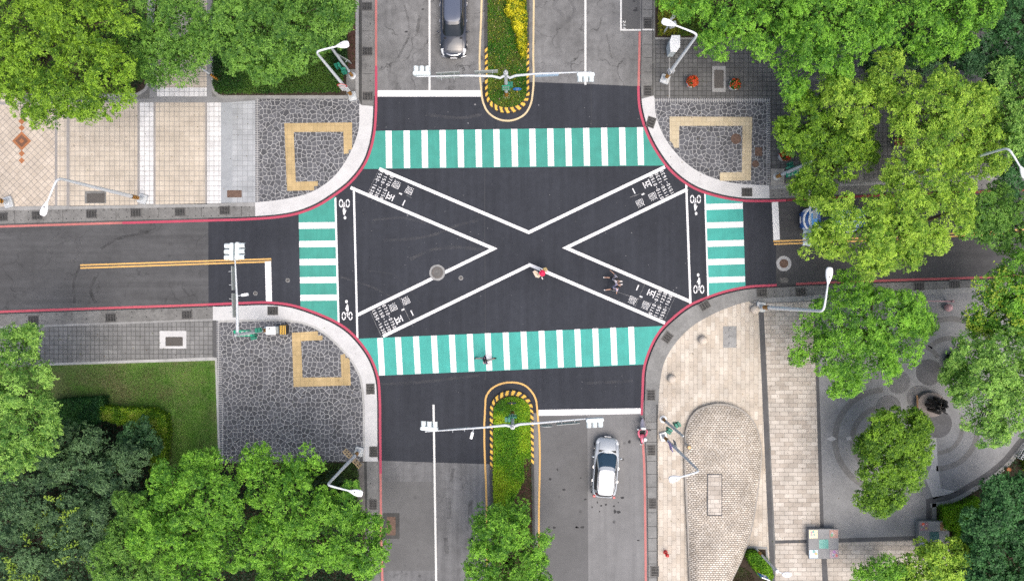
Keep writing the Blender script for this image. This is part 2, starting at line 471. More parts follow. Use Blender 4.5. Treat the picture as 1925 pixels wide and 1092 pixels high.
M['greend'] = plain('dark_sign_green', (0.012, 0.15, 0.10), 0.4, 0.4, 0, 0.06)
M['blue'] = plain('sign_blue', (0.02, 0.17, 0.55), 0.4, 0.4, 0, 0.06)
M['purple'] = plain('sign_purple', (0.22, 0.16, 0.52), 0.4, 0.4, 0, 0.06)
M['signback'] = plain('sign_back_grey', (0.33, 0.35, 0.34), 0.5, 0.4, 0.1, 0.1)
M['signw'] = plain('sign_white', (0.78, 0.78, 0.78), 0.4, 0.4, 0, 0.04)
M['signred'] = plain('sign_red', (0.55, 0.05, 0.05), 0.4, 0.4, 0, 0.04)
M['signy'] = plain('sign_ochre', (0.66, 0.46, 0.24), 0.5, 0.4, 0, 0.08)
M['ink'] = plain('sign_ink', (0.05, 0.05, 0.06), 0.5, 0.3)
M['iron'] = plain('cast_iron', (0.11, 0.108, 0.105), 0.6, 0.4, 0.3, 0.2, 10)
M['irond'] = plain('grate_pit', (0.014, 0.014, 0.014), 0.9, 0.1)
M['rust'] = plain('rusty_iron', (0.13, 0.085, 0.065), 0.8, 0.2, 0.0, 0.3, 8)
M['hatch'] = plain('brown_hatch', (0.085, 0.078, 0.072), 0.7, 0.3, 0.0, 0.15, 8)
M['sphere'] = concrete('beige_sphere_stone', (0.60, 0.53, 0.45), 0.07, 0.1, 0.06)
M['bark'] = plain('bark', (0.095, 0.072, 0.052), 0.9, 0.15, 0, 0.35, 9)

def leafmat():
    t = NT('leaf')
    a = t.n('ShaderNodeAttribute'); a.attribute_name = 'tint'
    t.fin(a.outputs['Color'], 0.5, 0.30)
    tr = t.n('ShaderNodeBsdfTranslucent')
    x = t.n('ShaderNodeVectorMath', operation='MULTIPLY'); t.l(a.outputs['Color'], x.inputs[0]); x.inputs[1].default_value = (1.3, 1.25, 0.7)
    t.l(x.outputs[0], tr.inputs['Color'])
    ms = t.n('ShaderNodeMixShader'); ms.inputs[0].default_value = 0.40
    t.l(t.b.outputs[0], ms.inputs[1]); t.l(tr.outputs[0], ms.inputs[2]); t.l(ms.outputs[0], t.out.inputs[0])
    return t.m
M['leaf'] = leafmat()
# ================================================================== GROUND, ROADS, PAVEMENTS
FAR = 4000
R_NW = smooth_path([(707, -FAR), (707, 0), (707, 100), (707, 173), (706.5, 215), (703, 253), (697, 280), (688, 304), (674, 326), (658, 344), (626, 369), (595, 388), (561, 401), (520, 408.5), (480, 411.5), (380, 415), (200, 420), (0, 426), (-FAR, 560)])
R_NE = smooth_path([(1203, -FAR), (1203, 0), (1202.5, 58), (1200, 162), (1202, 200), (1213, 242), (1236, 288), (1267, 327), (1305, 354), (1348, 369), (1394, 377), (1444, 378), (1494, 376), (1605, 370), (1840, 361), (1925, 358), (FAR + 2000, 250)])
R_SE = smooth_path([(1240, FAR + 1000), (1214, 1092), (1213, 992), (1211, 874), (1206.5, 780), (1208, 735), (1211, 690), (1221, 658), (1240, 623), (1267, 596), (1298, 573), (1325, 561), (1363, 548), (1401, 540), (1460, 536), (1677, 527), (1861, 521), (1925, 518), (FAR + 2000, 330)])
R_SW = smooth_path([(735, FAR + 1000), (719, 1092), (716.5, 1014), (715.5, 890), (714.5, 800), (714, 750), (710, 708), (699, 677), (673, 639), (655, 621), (633, 606), (609, 594.5), (585, 585), (545, 573), (512, 569), (450, 570), (391, 572.5), (200, 579), (0, 586), (-FAR, 720)])

mb = MB(); mb.sheet([(-400, -400), (400, -400), (400, 400), (-400, 400)], -0.02)
struct('surrounding_ground', mb, M['earth'])
# the four arms of old asphalt, butted on the crossing
mb = MB(); mb.sheet(pxpoly([(660, -FAR), (959, -FAR), (959, 470), (660, 470)]), 0.0); mb.sheet(pxpoly([(959, -FAR), (1290, -FAR), (1290, 470), (959, 470)]), 0.0)
struct('north_road', mb, M['asph_n'])
mb = MB(); mb.sheet(pxpoly([(963, 470), (1290, 470), (1290, FAR + 1000), (963, FAR + 1000)]), 0.0)
struct('south_road_right', mb, M['asph_ns'])
mb = MB(); mb.sheet(pxpoly([(660, 470), (963, 470), (963, FAR + 1000), (660, FAR + 1000)]), 0.0)
struct('south_road_left', mb, M['asph_sl'])
mb = MB(); mb.sheet(pxpoly([(-FAR, 400), (660, 340), (660, 650), (-FAR, 760)]), 0.0)
struct('west_road', mb, M['asph_w'])
mb = MB(); mb.sheet(pxpoly([(1290, 330), (FAR + 2000, 220), (FAR + 2000, 540), (1290, 600)]), 0.0)
struct('east_road', mb, M['asph_e'])
# fresh asphalt over the crossing
mb = MB(); mb.sheet(pxpoly([(690, 181), (907, 181), (907, 155), (1005, 155), (1120, 159), (1205, 163), (1215, 200), (1320, 300), (1459, 360), (1459, 545), (1240, 640), (1207, 767), (1012, 770), (1012, 776), (921, 776), (921, 872), (820, 869), (700, 865), (690, 690), (560, 592), (392, 578), (391.5, 405), (560, 390)]), 0.004)
struct('fresh_asphalt', mb, M['asph_new'])
# asphalt patches in the old lanes
mb = MB()
mb.sheet(pxpoly([(719, 905), (813, 905), (818, 1072), (721, 1072)]), 0.003)
mb.sheet(pxpoly([(1104, 782), (1106, 1092), (1117, 1500), (1100, 1500), (1012, 1092), (1012, 782)]), 0.003)
struct('road_patch', mb, asphalt('patch_asphalt', (0.122, 0.122, 0.123), 0.12, speck=0.28, spots=0.5))
mb = MB(); mb.sheet(pxpoly([(1170, -FAR), (1203, -FAR), (1203, 56), (1170, 56)]), 0.003)
struct('parking_bay', mb, asphalt('bay_asphalt', (0.10, 0.10, 0.10), 0.12, speck=0.25))

# ---- pavement slabs (a real kerb step)
def slab(name, curve, corner, d=4.5):
    mb = MB()
    mb.prism(pxpoly(offset(curve, d) + corner), -0.05, 0.12)
    return struct(name, mb, M['conc_slab'])
slab('northwest_pavement', R_NW, [(-FAR, -FAR)])
slab('northeast_pavement', R_NE, [(FAR + 2000, -FAR)])
slab('southeast_pavement', R_SE, [(FAR + 2000, FAR + 1000)])
slab('southwest_pavement', R_SW, [(-FAR, FAR + 1000)])
Z1, Z2, Z3, Z4 = 0.124, 0.128, 0.132, 0.136
def lay(name, polys, m, z=Z1):
    mb = MB()
    for p in polys: mb.sheet(pxpoly(p), z)
    return struct(name, mb, m)
def band(curve, cond, d, inner):
    o = [p for p in offset(curve, d) if cond(p)]
    return o + inner
# --- north-west corner
I_NW = smooth_path([(676, 187), (676, 205), (674.5, 246), (667, 270), (657, 292), (645, 312), (630, 331), (610, 348), (588, 361), (545, 373), (513, 378), (481, 381)], 4)
o = [p for p in offset(R_NW, 4.9) if p[1] >= 199 and p[0] >= 481]
lay('new_kerb_concrete_northwest', [[(681, 199)] + o + [(481, 407)] + list(reversed(I_NW[2:]))], M['conc_new'])
lay('gutter_strip_north_left', [[(681, -FAR), (703, -FAR), (703, 0), (703, 199), (681, 199)]], M['conc_old'])
lay('kerbstone_north_left', [[(669, -FAR), (675, -FAR), (675, 187), (669, 187)]], M['conc_mid'])
lay('gutter_groove_north_left', [[(675, -FAR), (681, -FAR), (681, 199), (675, 187)]], M['conc_dark'])
o = [p for p in offset(R_NW, 4.9) if p[0] <= 481]
lay('gutter_strip_west_upper', [[(481, 407)] + o + [(-FAR, 520), (0, 396), (240, 392), (481, 388)]], M['conc_old'])
lay('kerbstone_west_upper', [[(481, 381), (481, 388), (240, 392), (0, 396), (-FAR, 520), (-FAR, 508), (0, 389), (240, 386)]], M['conc_mid'])
lay('crazy_paving_northwest', [[(489, 187)] + I_NW[:-1] + [(489, 380)]], M['crack'])
lay('setts_border_northwest', [[(481, 187), (489, 187), (489, 380), (481, 381)]], M['settsv'])
lay('tactile_strip_northwest', [[(380 + x / 2.6, y / 2.6) for x, y in [(404, 605), (735, 602), (735, 732), (718, 735), (718, 752), (695, 755), (692, 647), (450, 648), (460, 890), (568, 888), (568, 910), (550, 912), (550, 932), (418, 935)]]], M['tactile'], Z2)
lay('granite_paving_northwest', [[(438, 193), (481, 190), (481, 381), (438, 382)]], M['granite'])
lay('granite_strip_northwest', [[(416.5, 194), (438, 193), (438, 382), (416.5, 383)]], M['granited'])
lay('white_tile_paving', [[(391, 194), (416.5, 194), (416.5, 383), (391, 383)], [(264.5, 194), (290, 194), (290, 384), (264.5, 384)], [(297, 166), (390, 166), (390, 183), (297, 183)]], M['tilew'])
lay('beige_tile_paving', [[(132.5, 194), (260, 194), (260, 386), (132.5, 388)], [(294, 194), (387, 194), (387, 384), (294, 385)], [(110, 194), (127, 194), (127, 387), (110, 387)], [(-1200, 176), (40, 176), (40, 193), (-1200, 193)], [(297, -300), (390, -300), (390, 166), (297, 166)]], M['tile'])
lay('diagonal_tile_paving', [[(-1200, 198), (105, 198), (105, 387), (0, 389), (-1200, 425)]], M['tiled'])
lay('tile_border_lines', [[(105, 194), (110, 194), (110, 387), (105, 387)], [(127, 194), (132.5, 194), (132.5, 387), (127, 387)], [(260, 194), (264.5, 194), (264.5, 385), (260, 385)], [(290, 194), (294, 194), (294, 385), (290, 385)], [(387, 194), (391, 194), (391, 384), (387, 384)], [(-1200, 193), (105, 193), (105, 198), (-1200, 198)]], M['tileline'])
lay('cross_path_northwest', [[(105, 187), (280, 187), (297, 183), (400, 183), (481, 183), (481, 190), (416, 193.8), (105, 193.8)], [(283, -300), (297, -300), (297, 183), (283, 187)], [(390, -300), (400, -300), (400, 183), (390, 183)]], M['plaza'], Z1)
lay('bed_kerb_northwest', [[(398.5, -300), (402.5, -300), (402.5, 160), (405, 170), (412, 178), (420, 180.5), (669, 180.5), (669, 187), (430, 187), (410, 184), (401, 174), (398.5, 160)]], M['conc_mid'], Z4)
lay('bed_soil_northwest', [[(402.5, -FAR), (669, -FAR), (669, 180.5), (420, 180.5), (412, 178), (405, 170), (402.5, 160)]], M['soil'], Z2)
lay('mulch_strip_northwest', [[(655, -FAR), (669, -FAR), (669, 130), (655, 130)]], M['soilred'], Z3)
lay('pole_base_patch_northwest', [[(652, 132), (669, 132), (669, 180), (652, 180)]], M['conc_old'], Z4)
lay('tree_bed_soil_northwest', [[(-1200, -FAR), (278, -FAR), (278, 155), (272, 168), (258, 176), (245, 177), (40, 177), (-1200, 177)]], M['soil'], Z3)
mb = MB(); mb.ribbon(pxpoly(smooth_path([(281, -300), (281, 60), (281, 150), (276, 168), (262, 178), (245, 180), (120, 180)], 5)), 0.2, Z4 + 0.004); struct('bed_edge_northwest', mb, M['conc_mid'])
mb = MB()
for cy_, r, k in [(229, 6.5, 0), (241.5, 6, 0), (289.5, 6, 0), (302.5, 6, 0)]:
    mb.sheet(pxpoly([(43, cy_ - r), (43 + r, cy_), (43, cy_ + r), (43 - r, cy_)]), Z2)
mb.sheet(pxpoly([(43, 248), (61, 266), (43, 284), (25, 266)]), Z2)
mb.sheet(pxpoly([(43, 261), (48, 266), (43, 271), (38, 266)]), Z4)
struct('tile_diamond', mb, M['diam'])
mb = MB(); mb.sheet(pxpoly([(43, 254), (55, 266), (43, 278), (31, 266)]), Z3); struct('tile_diamond_dark', mb, M['diamd'])
# --- north-east corner
I_NE = smooth_path([(1230, 186), (1232, 215), (1244, 250), (1267, 285), (1305, 319), (1355, 340), (1405, 347.5), (1445, 349)], 4)
o = [p for p in offset(R_NE, 4.9) if p[1] >= 181 and p[0] <= 1445.5]
lay('new_kerb_concrete_northeast', [[(1228, 181), (1230, 186)] + I_NE[1:] + [(1445.5, 373.5)] + list(reversed(o))], M['conc_new'])
lay('gutter_strip_north_right', [[(1206.5, -FAR), (1226, -FAR), (1226, 181), (1206.5, 181)]], M['conc_old'])
lay('kerbstone_north_right', [[(1226, -FAR), (1231, -FAR), (1231, 186), (1228, 181), (1226, 181)]], concrete('worn_kerb', (0.15, 0.15, 0.145), 0.25, 0.4, 0.25))
lay('crazy_paving_northeast', [[(1231.5, 194)] + I_NE[2:] + [(1440, 349), (1440, 194)]], M['crack'])
lay('setts_border_northeast', [[(1231, 186), (1447, 186), (1447, 194), (1231, 194)]], M['setts'])
lay('setts_border_northeast_side', [[(1440, 194), (1447, 194), (1447, 349), (1440, 349)]], M['settsv'])
lay('tactile_strip_northeast', [[(1140 + x / 2.6, y / 2.6) for x, y in [(307, 573), (710, 575), (703, 884), (552, 886), (552, 846), (660, 843), (663, 618), (354, 618), (352, 725), (330, 725), (322, 705), (308, 690)]]], M['tactilep'], Z2)
lay('dark_paver_northeast', [[(1231, 70), (1490, 70), (1490, 186), (1231, 186)], [(1447, 186), (1490, 186), (1490, 344), (1447, 347)], [(1490, 70), (FAR, -200), (FAR, 230), (1925, 312), (1600, 338), (1490, 344)]], M['paverd'])
lay('bed_soil_northeast', [[(1231, -FAR), (FAR, -FAR), (FAR, -200), (1490, 70), (1312, 72), (1231, 72)]], M['soil'], Z2)
o = [p for p in offset(R_NE, 4.9) if p[0] >= 1446]
lay('gutter_strip_east_upper', [[(1446, 356), (1446, 374)] + o + [(FAR + 2000, 232), (1925, 335), (1600, 350)]], M['conc_old'])
lay('kerbstone_east_upper', [[(1447, 349), (1447, 356), (1600, 350), (1925, 335), (1925, 330), (1600, 344)]], M['conc_mid'])
lay('pole_base_patch_northeast', [[(1448, 318), (1473, 318), (1473, 348), (1448, 349)]], concrete('pale_patch', (0.34, 0.33, 0.31), 0.15, 0.3, 0.15), Z2)
lay('bed_edge_northeast', [[(1231, 72), (1320, 72), (1320, 76), (1231, 76)]], M['conc_mid'], Z3)
lay('paver_strip_northeast', [[(1256.5, 110), (1259, 110), (1259, 186), (1256.5, 186)]], M['conc_mid'], Z2)
# --- south-east corner
I_SE = smooth_path([(1236, FAR), (1236, 1092), (1236, 900), (1237, 760), (1240, 720), (1248, 681), (1271, 642), (1298, 615), (1336, 592), (1382, 573), (1432, 561)], 4)
o = [p for p in offset(R_SE, 4.9)if p[0] <= 1432 and p[1] < FAR]
lay('gutter_strip_south_right', [o[:1] + o + list(reversed(I_SE))], concrete('corner_concrete', (0.235, 0.235, 0.228), 0.2, 0.32, 0.2))
o = [p for p in offset(R_SE, 4.9) if p[0] >= 1428]
lay('gutter_strip_east_lower', [[(1432, 543)] + [p for p in o if p[0] > 1432] + [(FAR + 2000, 345), (1925, 535), (1677, 547), (1500, 556), (1432, 560.5)]], M['conc_old'])
lay('kerbstone_east_lower', [[(1412, 569), (1432, 561), (1500, 556.5), (1677, 547.5), (1925, 535.5), (1925, 545), (1677, 557), (1500, 566), (1420, 569)]], M['conc_mid'])
sw_ = list(reversed(I_SE[1:]))
lay('sandstone_paving_left', [[(1412, 571)] + [p for p in sw_ if p[0] < 1408] + [(1236, FAR), (1600, FAR), (1447, 1092), (1425, 591), (1421, 571)]], M['slabv'])
lay('sandstone_paving_right', [[(1434, 570), (1528, 567), (1541, 1012), (1456, 1014)], [(1456, 1020), (1541, 1018), (1545, 1100), (1700, FAR), (1620, FAR), (1456, 1094)], [(1551, 1019), (1760, 1013), (1790, 1092), (1900, FAR), (1740, FAR), (1556, 1100)]], M['slabh'])
lay('dark_granite_lines', [[(1425, 569), (1434, 569), (1456, 1094), (1620, FAR), (1600, FAR), (1447, 1094)], [(1528, 562), (1533.5, 562), (1548, 1012), (1541, 1012)], [(1456, 1014), (1541, 1012), (1722, 1006), (1722, 1013), (1541, 1018), (1456, 1020)], [(1541, 1018), (1551, 1018), (1556, 1100), (1545, 1100)]], M['darkband'])
lay('plaza_floor', [[(1533.5, 562), (1700, 556), (1925, 545), (2600, 500), (2600, 700), (1990, 720), (1960, 780), (1912, 834), (1850, 900), (1800, 935), (1745, 948), (1742, 1005), (1548, 1011)]], M['plaza'])
Q = lambda X, Y: (1460 + X / 1.845, 500 + Y / 1.845)
mb = MB()
def arc(cx, cy, r, a0, a1, w=11, z=Z2):
    n = 26
    mb.ribbon(pxpoly([Q(cx + r * math.cos(math.radians(a0 + (a1 - a0) * i / n)), cy + r * math.sin(math.radians(a0 + (a1 - a0) * i / n))) for i in range(n + 1)]), w / 27, z)
arc(372, 600, 172, 95, 268); arc(372, 600, 112, 110, 265, 10)
arc(555, 562, 138, -10, 92, 10); arc(555, 562, 84, -15, 90, 8)
arc(600, 335, 152, 215, 330, 10); arc(598, 345, 95, 222, 330, 9); arc(480, 360, 88, 225, 330, 9)
struct('plaza_arcs', mb, M['plaza_arc'])
mb = MB()
e = [Q(900, 500), Q(870, 570), Q(835, 615), Q(790, 670), Q(735, 717), Q(660, 765), Q(600, 797), Q(527, 812)]
mb.ribbon(pxpoly(smooth_path(e, 5)), 0.42, Z2); mb.ribbon(pxpoly([Q(524, 805), Q(524, 900)]), 0.35, Z2 + 0.002); mb.ribbon(pxpoly([Q(476, 893), Q(535, 893)]), 0.2, Z3)
struct('plaza_border', mb, M['darkband'])
mb = MB(); mb.ribbon(pxpoly(offset(smooth_path(e, 5), -9, sgn=1)), 0.30, Z3); mb.ribbon(pxpoly([Q(543, 820), Q(543, 895)]), 0.3, Z3)
struct('plaza_kerb', mb, M['conc_mid'])
mb = MB(); mb.sheet(pxpoly([Q(515, 612), Q(550, 590), Q(556, 700), Q(566, 768), Q(622, 780), Q(540, 806), Q(514, 737), Q(534, 690)]), Z2); mb.sheet(pxpoly([Q(170, 598), Q(188, 587), Q(206, 598), Q(188, 606)]), Z3); mb.sheet(pxpoly([Q(238, 590), Q(255, 588), Q(258, 602), Q(240, 602)]), Z3)
struct('plaza_pale_patch', mb, M['plaza_pale'])
def settring(name):
    t = NT(name)
    g = t.n('ShaderNodeTexGradient', gradient_type='RADIAL'); t.l(t.co(), g.inputs[0])
    d = t.n('ShaderNodeVectorMath', operation='LENGTH'); t.l(t.co(), d.inputs[0])
    rr = t.math('MULTIPLY', d.outputs['Value'], 8.0)
    fr = t.math('FRACT', rr)
    m1 = t.math('LESS_THAN', fr, 0.16)
    ring = t.math('FLOOR', rr)
    ang = t.math('FRACT', t.math('MULTIPLY', g.outputs['Fac'], t.math('ADD', t.math('MULTIPLY', ring, 6.0), 4.0)))
    m2 = t.math('LESS_THAN', ang, 0.13)
    m = t.math('MAXIMUM', m1, m2)
    c = t.mix(m, (0.125, 0.125, 0.13), (0.21, 0.21, 0.21))
    return t.fin(t.mul(c, t.ramp(t.noise(4, 5), 0.3, 0.7, 0.75, 1.25)), 0.85)
M['settring'] = settring('ring_setts')
M['settdark'] = concrete('dark_pebble_floor', (0.125, 0.125, 0.129), 0.2, 0.2, 0.35)
for X, Y, r, mk in [(420, 402, 40, 'settring'), (525, 368, 45, 'settdark'), (385, 490, 43, 'settring'), (490, 455, 42, 'settring'), (555, 545, 49, 'settdark')]:
    mb = MB(); mb.sheet([(r / 1.845 / S * math.cos(2 * PI * i / 40), r / 1.845 / S * math.sin(2 * PI * i / 40)) for i in range(40)], 0)
    o_ = struct('plaza_roundel', mb, M[mk]); g_ = G(*Q(X, Y)); o_.location = (g_[0], g_[1], Z4)
lay('bed_soil_southeast', [[(1757, 945), (1800, 937), (1850, 905), (1915, 840), (1965, 790), (FAR, 700), (FAR, FAR), (1900, FAR), (1790, 1092), (1765, 1013), (1757, 1000)]], M['soil'], Z1)
lay('small_bed_southeast', [[(1402, 1029), (1440, 1031), (1446, 1094), (1500, 1300), (1340, 1300), (1374, 1094)]], M['soil'], Z2)
lay('small_bed_kerb', [[(1398, 1024), (1441, 1026), (1447, 1094), (1443, 1094), (1438, 1030), (1398, 1029)]], M['conc_mid'], Z3)
# --- south-west corner
I_SW = smooth_path([(687, 866), (686.5, 820), (685, 743), (680, 710), (666, 681), (636, 646), (600, 617), (570, 605), (530, 600), (490, 600), (411, 602)], 4)
o = [p for p in offset(R_SW, 4.9) if p[1] <= 866 and p[0] >= 401.5]
lay('new_kerb_concrete_southwest', [[(687, 866), (711, 866)] + o + [(401.5, 576), (401.5, 602), (411, 602)] + list(reversed(I_SW[:-1]))], M['conc_new'])
mb = MB(); mb.ribbon(pxpoly(offset(I_SW, 2, ctr=(962, 470))[:]), 4 / 27, Z2); struct('kerb_line_southwest', mb, concrete('kerb_line', (0.42, 0.42, 0.41), 0.15, 0.3, 0.1))
lay('gutter_strip_south_left', [[(690, 866), (711.5, 866), (712.5, 1014), (715, 1092), (731, FAR), (705, FAR), (694, 1092)]], M['conc_old'])
lay('kerbstone_south_left', [[(685, 866), (690, 866), (694, 1092), (705, FAR), (699, FAR), (689, 1092)]], M['conc_dark'])
o = [p for p in offset(R_SW, 4.9) if p[0] <= 401.5]
lay('gutter_strip_west_lower', [[(401.5, 576)] + o + [(-FAR, 745), (0, 613), (210, 606), (401.5, 599)]], M['conc_old'])
lay('kerbstone_west_lower', [[(401.5, 599), (401.5, 602.5), (210, 609.5), (0, 618), (-FAR, 752), (-FAR, 745), (0, 613), (210, 606)]], M['conc_mid'])
lay('grey_paver_southwest', [[(401.5, 602.5), (401.5, 671), (75, 683), (0, 687), (-FAR, 830), (-FAR, 752), (0, 618), (210, 609.5)]], M['paver'])
lay('dark_band_southwest', [[(401.5, 602.5), (408, 602.5), (408, 672), (401.5, 671)]], M['darkband'])
lay('setts_border_southwest', [[(408, 602), (415, 602), (423, 870), (416, 870), (409, 672)]], M['settsv'])
lay('crazy_paving_southwest', [[(415, 602)] + list(reversed(I_SW[:-1])) + [(640, 867), (423, 870)]], M['crack'])
lay('tactile_strip_southwest', [[(380 + x / 2.73, 560 + y / 2.73) for x, y in [(463, 178), (597, 170), (597, 192), (620, 192), (620, 215), (510, 220), (518, 407), (718, 405), (712, 292), (735, 285), (738, 308), (758, 306), (765, 447), (472, 455)]]], M['tactile'], Z2)
lay('lawn_kerb', [[(75, 683), (401.5, 671), (409, 672), (416, 870), (412, 870), (405.5, 677), (75, 687)]], concrete('lawn_kerb_stone', (0.42, 0.42, 0.41), 0.12, 0.25, 0.1), Z2)
lay('lawn_ground', [[(-200, 697), (0, 690), (75, 687), (405.5, 677), (412, 870), (300, 880), (200, 760), (0, 760), (-200, 760)]], M['turf'])
lay('bed_soil_southwest', [[(-200, 760), (0, 760), (200, 760), (300, 880), (412, 870), (640, 867), (685, 866), (688, 1092), (699, FAR), (-FAR, FAR), (-FAR, 840), (-200, 697)]], M['soil'])
lay('mulch_strip_southwest', [[(672, 868), (685, 868), (687, 960), (672, 960)]], concrete('gravelly_soil', (0.17, 0.16, 0.15), 0.3, 0.4, 0.4), Z2)

# ================================================================== PAINTED MARKINGS
def mark(name, polys, m, z):
    mb = MB()
    for p in polys: mb.sheet(pxpoly(p), z)
    return struct(name, mb, m)
def redline(curve, cut):
    new = [p for p in curve if cut(p)]
    mb = MB(); mb.ribbon(pxpoly(new), 4.6 / 27, 0.013); struct('red_kerb_line', mb, M['red'])
    return new
def redold(pts):
    mb = MB(); mb.ribbon(pxpoly(pts), 4.2 / 27, 0.0125); struct('worn_red_line', mb, M['redold'])
redline(R_NW, lambda p: p[1] > 120 and p[0] > 200)
redold([(707, -FAR), (707, 0), (707, 140)]); redold([(270, 417.9), (200, 420), (0, 426), (-FAR, 560)])
redline(R_NE, lambda p: p[1] > 160 and p[0] < 1480)
redold([(1202.5, 60), (1200.5, 163)]); mb = MB(); mb.ribbon(pxpoly([p for p in R_NE if p[0] > 1476]), 4.2 / 27, 0.0125); struct('worn_red_line', mb, plain('dark_red_paint', (0.20, 0.035, 0.045), 0.7, 0.2, 0, 0.2))
redline(R_SE, lambda p: p[1] < 790 and p[0] < 1475)
redold([p for p in R_SE if p[1] > 782 or p[0] > 1470][:0] + [p for p in R_SE if p[1] > 786])
mb = MB(); mb.ribbon(pxpoly([p for p in R_SE if p[0] > 1466]), 4.2 / 27, 0.0125); struct('worn_red_line', mb, plain('dull_red_paint', (0.34, 0.09, 0.10), 0.7, 0.2, 0, 0.2))
redline(R_SW, lambda p: p[1] < 892 and p[0] > 390)
redold([(735, FAR), (719, 1092), (716.5, 1014), (715.5, 890)]); mb = MB(); mb.ribbon(pxpoly([p for p in R_SW if p[0] < 394]), 4.4 / 27, 0.0125); struct('worn_red_line', mb, plain('rosy_red_paint', (0.44, 0.09, 0.12), 0.7, 0.2, 0, 0.15))

def clip_curve(curve, cond): return [p for p in curve if cond(p)]
inn = lambda c: offset(c, -2.2)
# crosswalks: teal fields and white bars
left = clip_curve(inn(R_NW), lambda p: 246.5 < p[1] < 317 and p[0] > 600)
right = clip_curve(inn(R_NE), lambda p: 240 < p[1] < 311 and p[0] < 1300)
mark('crosswalk_field_north', [[(704.5, 246.5)] + left + [(683, 318)] + [(1250, 311.5)] + list(reversed(right)) + [(1213, 239.5)]], M['teal'], 0.008)
left = clip_curve(inn(R_SW), lambda p: 637 < p[1] < 705 and p[0] > 600)
right = clip_curve(inn(R_SE), lambda p: 613 < p[1] < 684 and p[0] < 1300)
mark('crosswalk_field_south', [[(673, 636.5)] + list(reversed(left)) + [(711, 706)] + [(1211.5, 685)] + right + [(1248, 612.5)]], M['teal2'], 0.008)
top = clip_curve(inn(R_NW), lambda p: 562 < p[0] < 630 and p[1] > 300)
bot = clip_curve(inn(R_SW), lambda p: 566 < p[0] < 634 and p[1] < 700)
mark('crosswalk_field_west', [[(630.5, 369)] + top + [(561.5, 403)] + [(565, 577.5)] + list(reversed(bot)) + [(635.5, 606)]], M['teal'], 0.008)
top = clip_curve(inn(R_NE), lambda p: 1326 < p[0] < 1396 and p[1] > 300)
bot = clip_curve(inn(R_SE), lambda p: 1332 < p[0] < 1401 and p[1] < 700)
mark('crosswalk_field_east', [[(1324.5, 365)] + top + [(1396, 376)] + [(1401.5, 541.5)] + list(reversed(bot)) + [(1331.5, 556)]], M['teal2'], 0.008)
bars = []
for i in range(15):
    x = 724.8 + 33.75 * i; b = 1.0 + 0.9 * i / 14
    yt = 246.3 - 6.8 * i / 14; yb = 316.6 - 5.9 * i / 14
    bars.append([(x, yt), (x + 11.5, yt - 0.1), (x + 11.6 + b, yb - 0.1), (x + b, yb)])
for i in range(15):
    x = 709 + 33.7 * i; b = 4.0 - 1.4 * i / 14
    yt = 635.3 - 21 * i / 14; yb = 705.6 - 21 * i / 14
    bars.append([(x, yt), (x + 11.0, yt - 0.4), (x + 11.0 + b, yb - 0.4), (x + b, yb)])
for i, (a, b) in enumerate([(418.4, 430.4), (453.2, 465), (487, 499), (521, 532.6), (554.3, 565.5)]):
    bars.append([(561.7 + i * 0.75, a), (632 + i * 0.9, a - 0.8), (632 + i * 0.9, b - 0.8), (561.7 + i * 0.75, b)])
for i, (a, b) in enumerate([(383.8, 395), (418.5, 429.6), (453, 464.4), (487.3, 498.6), (521.2, 532)]):
    bars.append([(1326 + i * 1.05, a), (1396.3 + i * 1.05, a - 2), (1396.3 + i * 1.05, b - 2), (1326 + i * 1.05, b)])
mark('crosswalk_bars', bars, M['white'], 0.012)
mark('bicycle_lane_lines', [[(628.7, 374), (632.2, 371), (638.4, 607), (634.9, 605)], [(663.4, 357), (667, 357), (673.8, 635), (670.2, 635)],
     [(1288, 346), (1292, 349.5), (1300, 570), (1296, 572)], [(1323.7, 364), (1326.5, 365), (1332.8, 556), (1329.8, 557)]], M['white'], 0.0121)
mb = MB()
for pts in ([(713, 317.5), (994, 437), (1250, 314)], [(659, 353), (928, 467.5), (672, 592)], [(1292, 356), (1064, 466), (1298, 567)], [(720, 632), (996, 498), (1250, 607)]):
    mb.ribbon(pxpoly(pts), 6.1 / 27, 0.0165)
struct('diagonal_crossing_lines', mb, M['white'])
mark('stop_lines', [[(710, 170.3), (905, 170.3), (905.5, 182.2), (710, 182.2)], [(1012.5, 770), (1205.5, 766.8), (1205.5, 777.4), (1012.5, 781)], [(498, 492), (509.6, 491), (511.6, 567), (500, 568)], [(1450.6, 379.5), (1462.7, 379), (1466, 450.5), (1454, 452)]], M['white'], 0.0122)
mb = MB()
for p in ([(807, -FAR), (807.5, 170)], [(1100.5, -FAR), (1100.5, 160)], [(815, 760), (820, 1092), (850, FAR)]):
    mb.ribbon(pxpoly(p), 3.8 / 27, 0.0118)
mb.ribbon(pxpoly([(1167, -FAR), (1167.3, 57)]), 3 / 27, 0.0118); mb.ribbon(pxpoly([(1165.8, 57), (1205, 57)]), 3 / 27, 0.0119)
struct('lane_lines', mb, M['whiteold'])
mb = MB(); mb.ribbon(pxpoly([(1207, 57.3), (1229, 57.6)]), 3 / 27, Z2); struct('bay_line_on_kerb', mb, M['whiteold'])
mb = MB()
for p in ([(151, 498.5), (510, 486.8)], [(151, 504), (510, 491.8)], [(1454, 453.8), (1660, 446), (FAR, 320)], [(1455, 459.2), (1660, 451.5), (FAR, 326)]):
    mb.ribbon(pxpoly(p), 2.9 / 27, 0.0118)
struct('centre_lines', mb, M['yellow'])
YN = smooth_path([(905.5, -FAR), (905.5, 0), (905.5, 178), (907.5, 190), (917.6, 211.5), (935.7, 224), (953, 227.5), (969, 225), (987, 214.6), (997.7, 196), (1001.5, 175), (1002.5, 100), (1003.5, 0), (1003.5, -FAR)], 5)
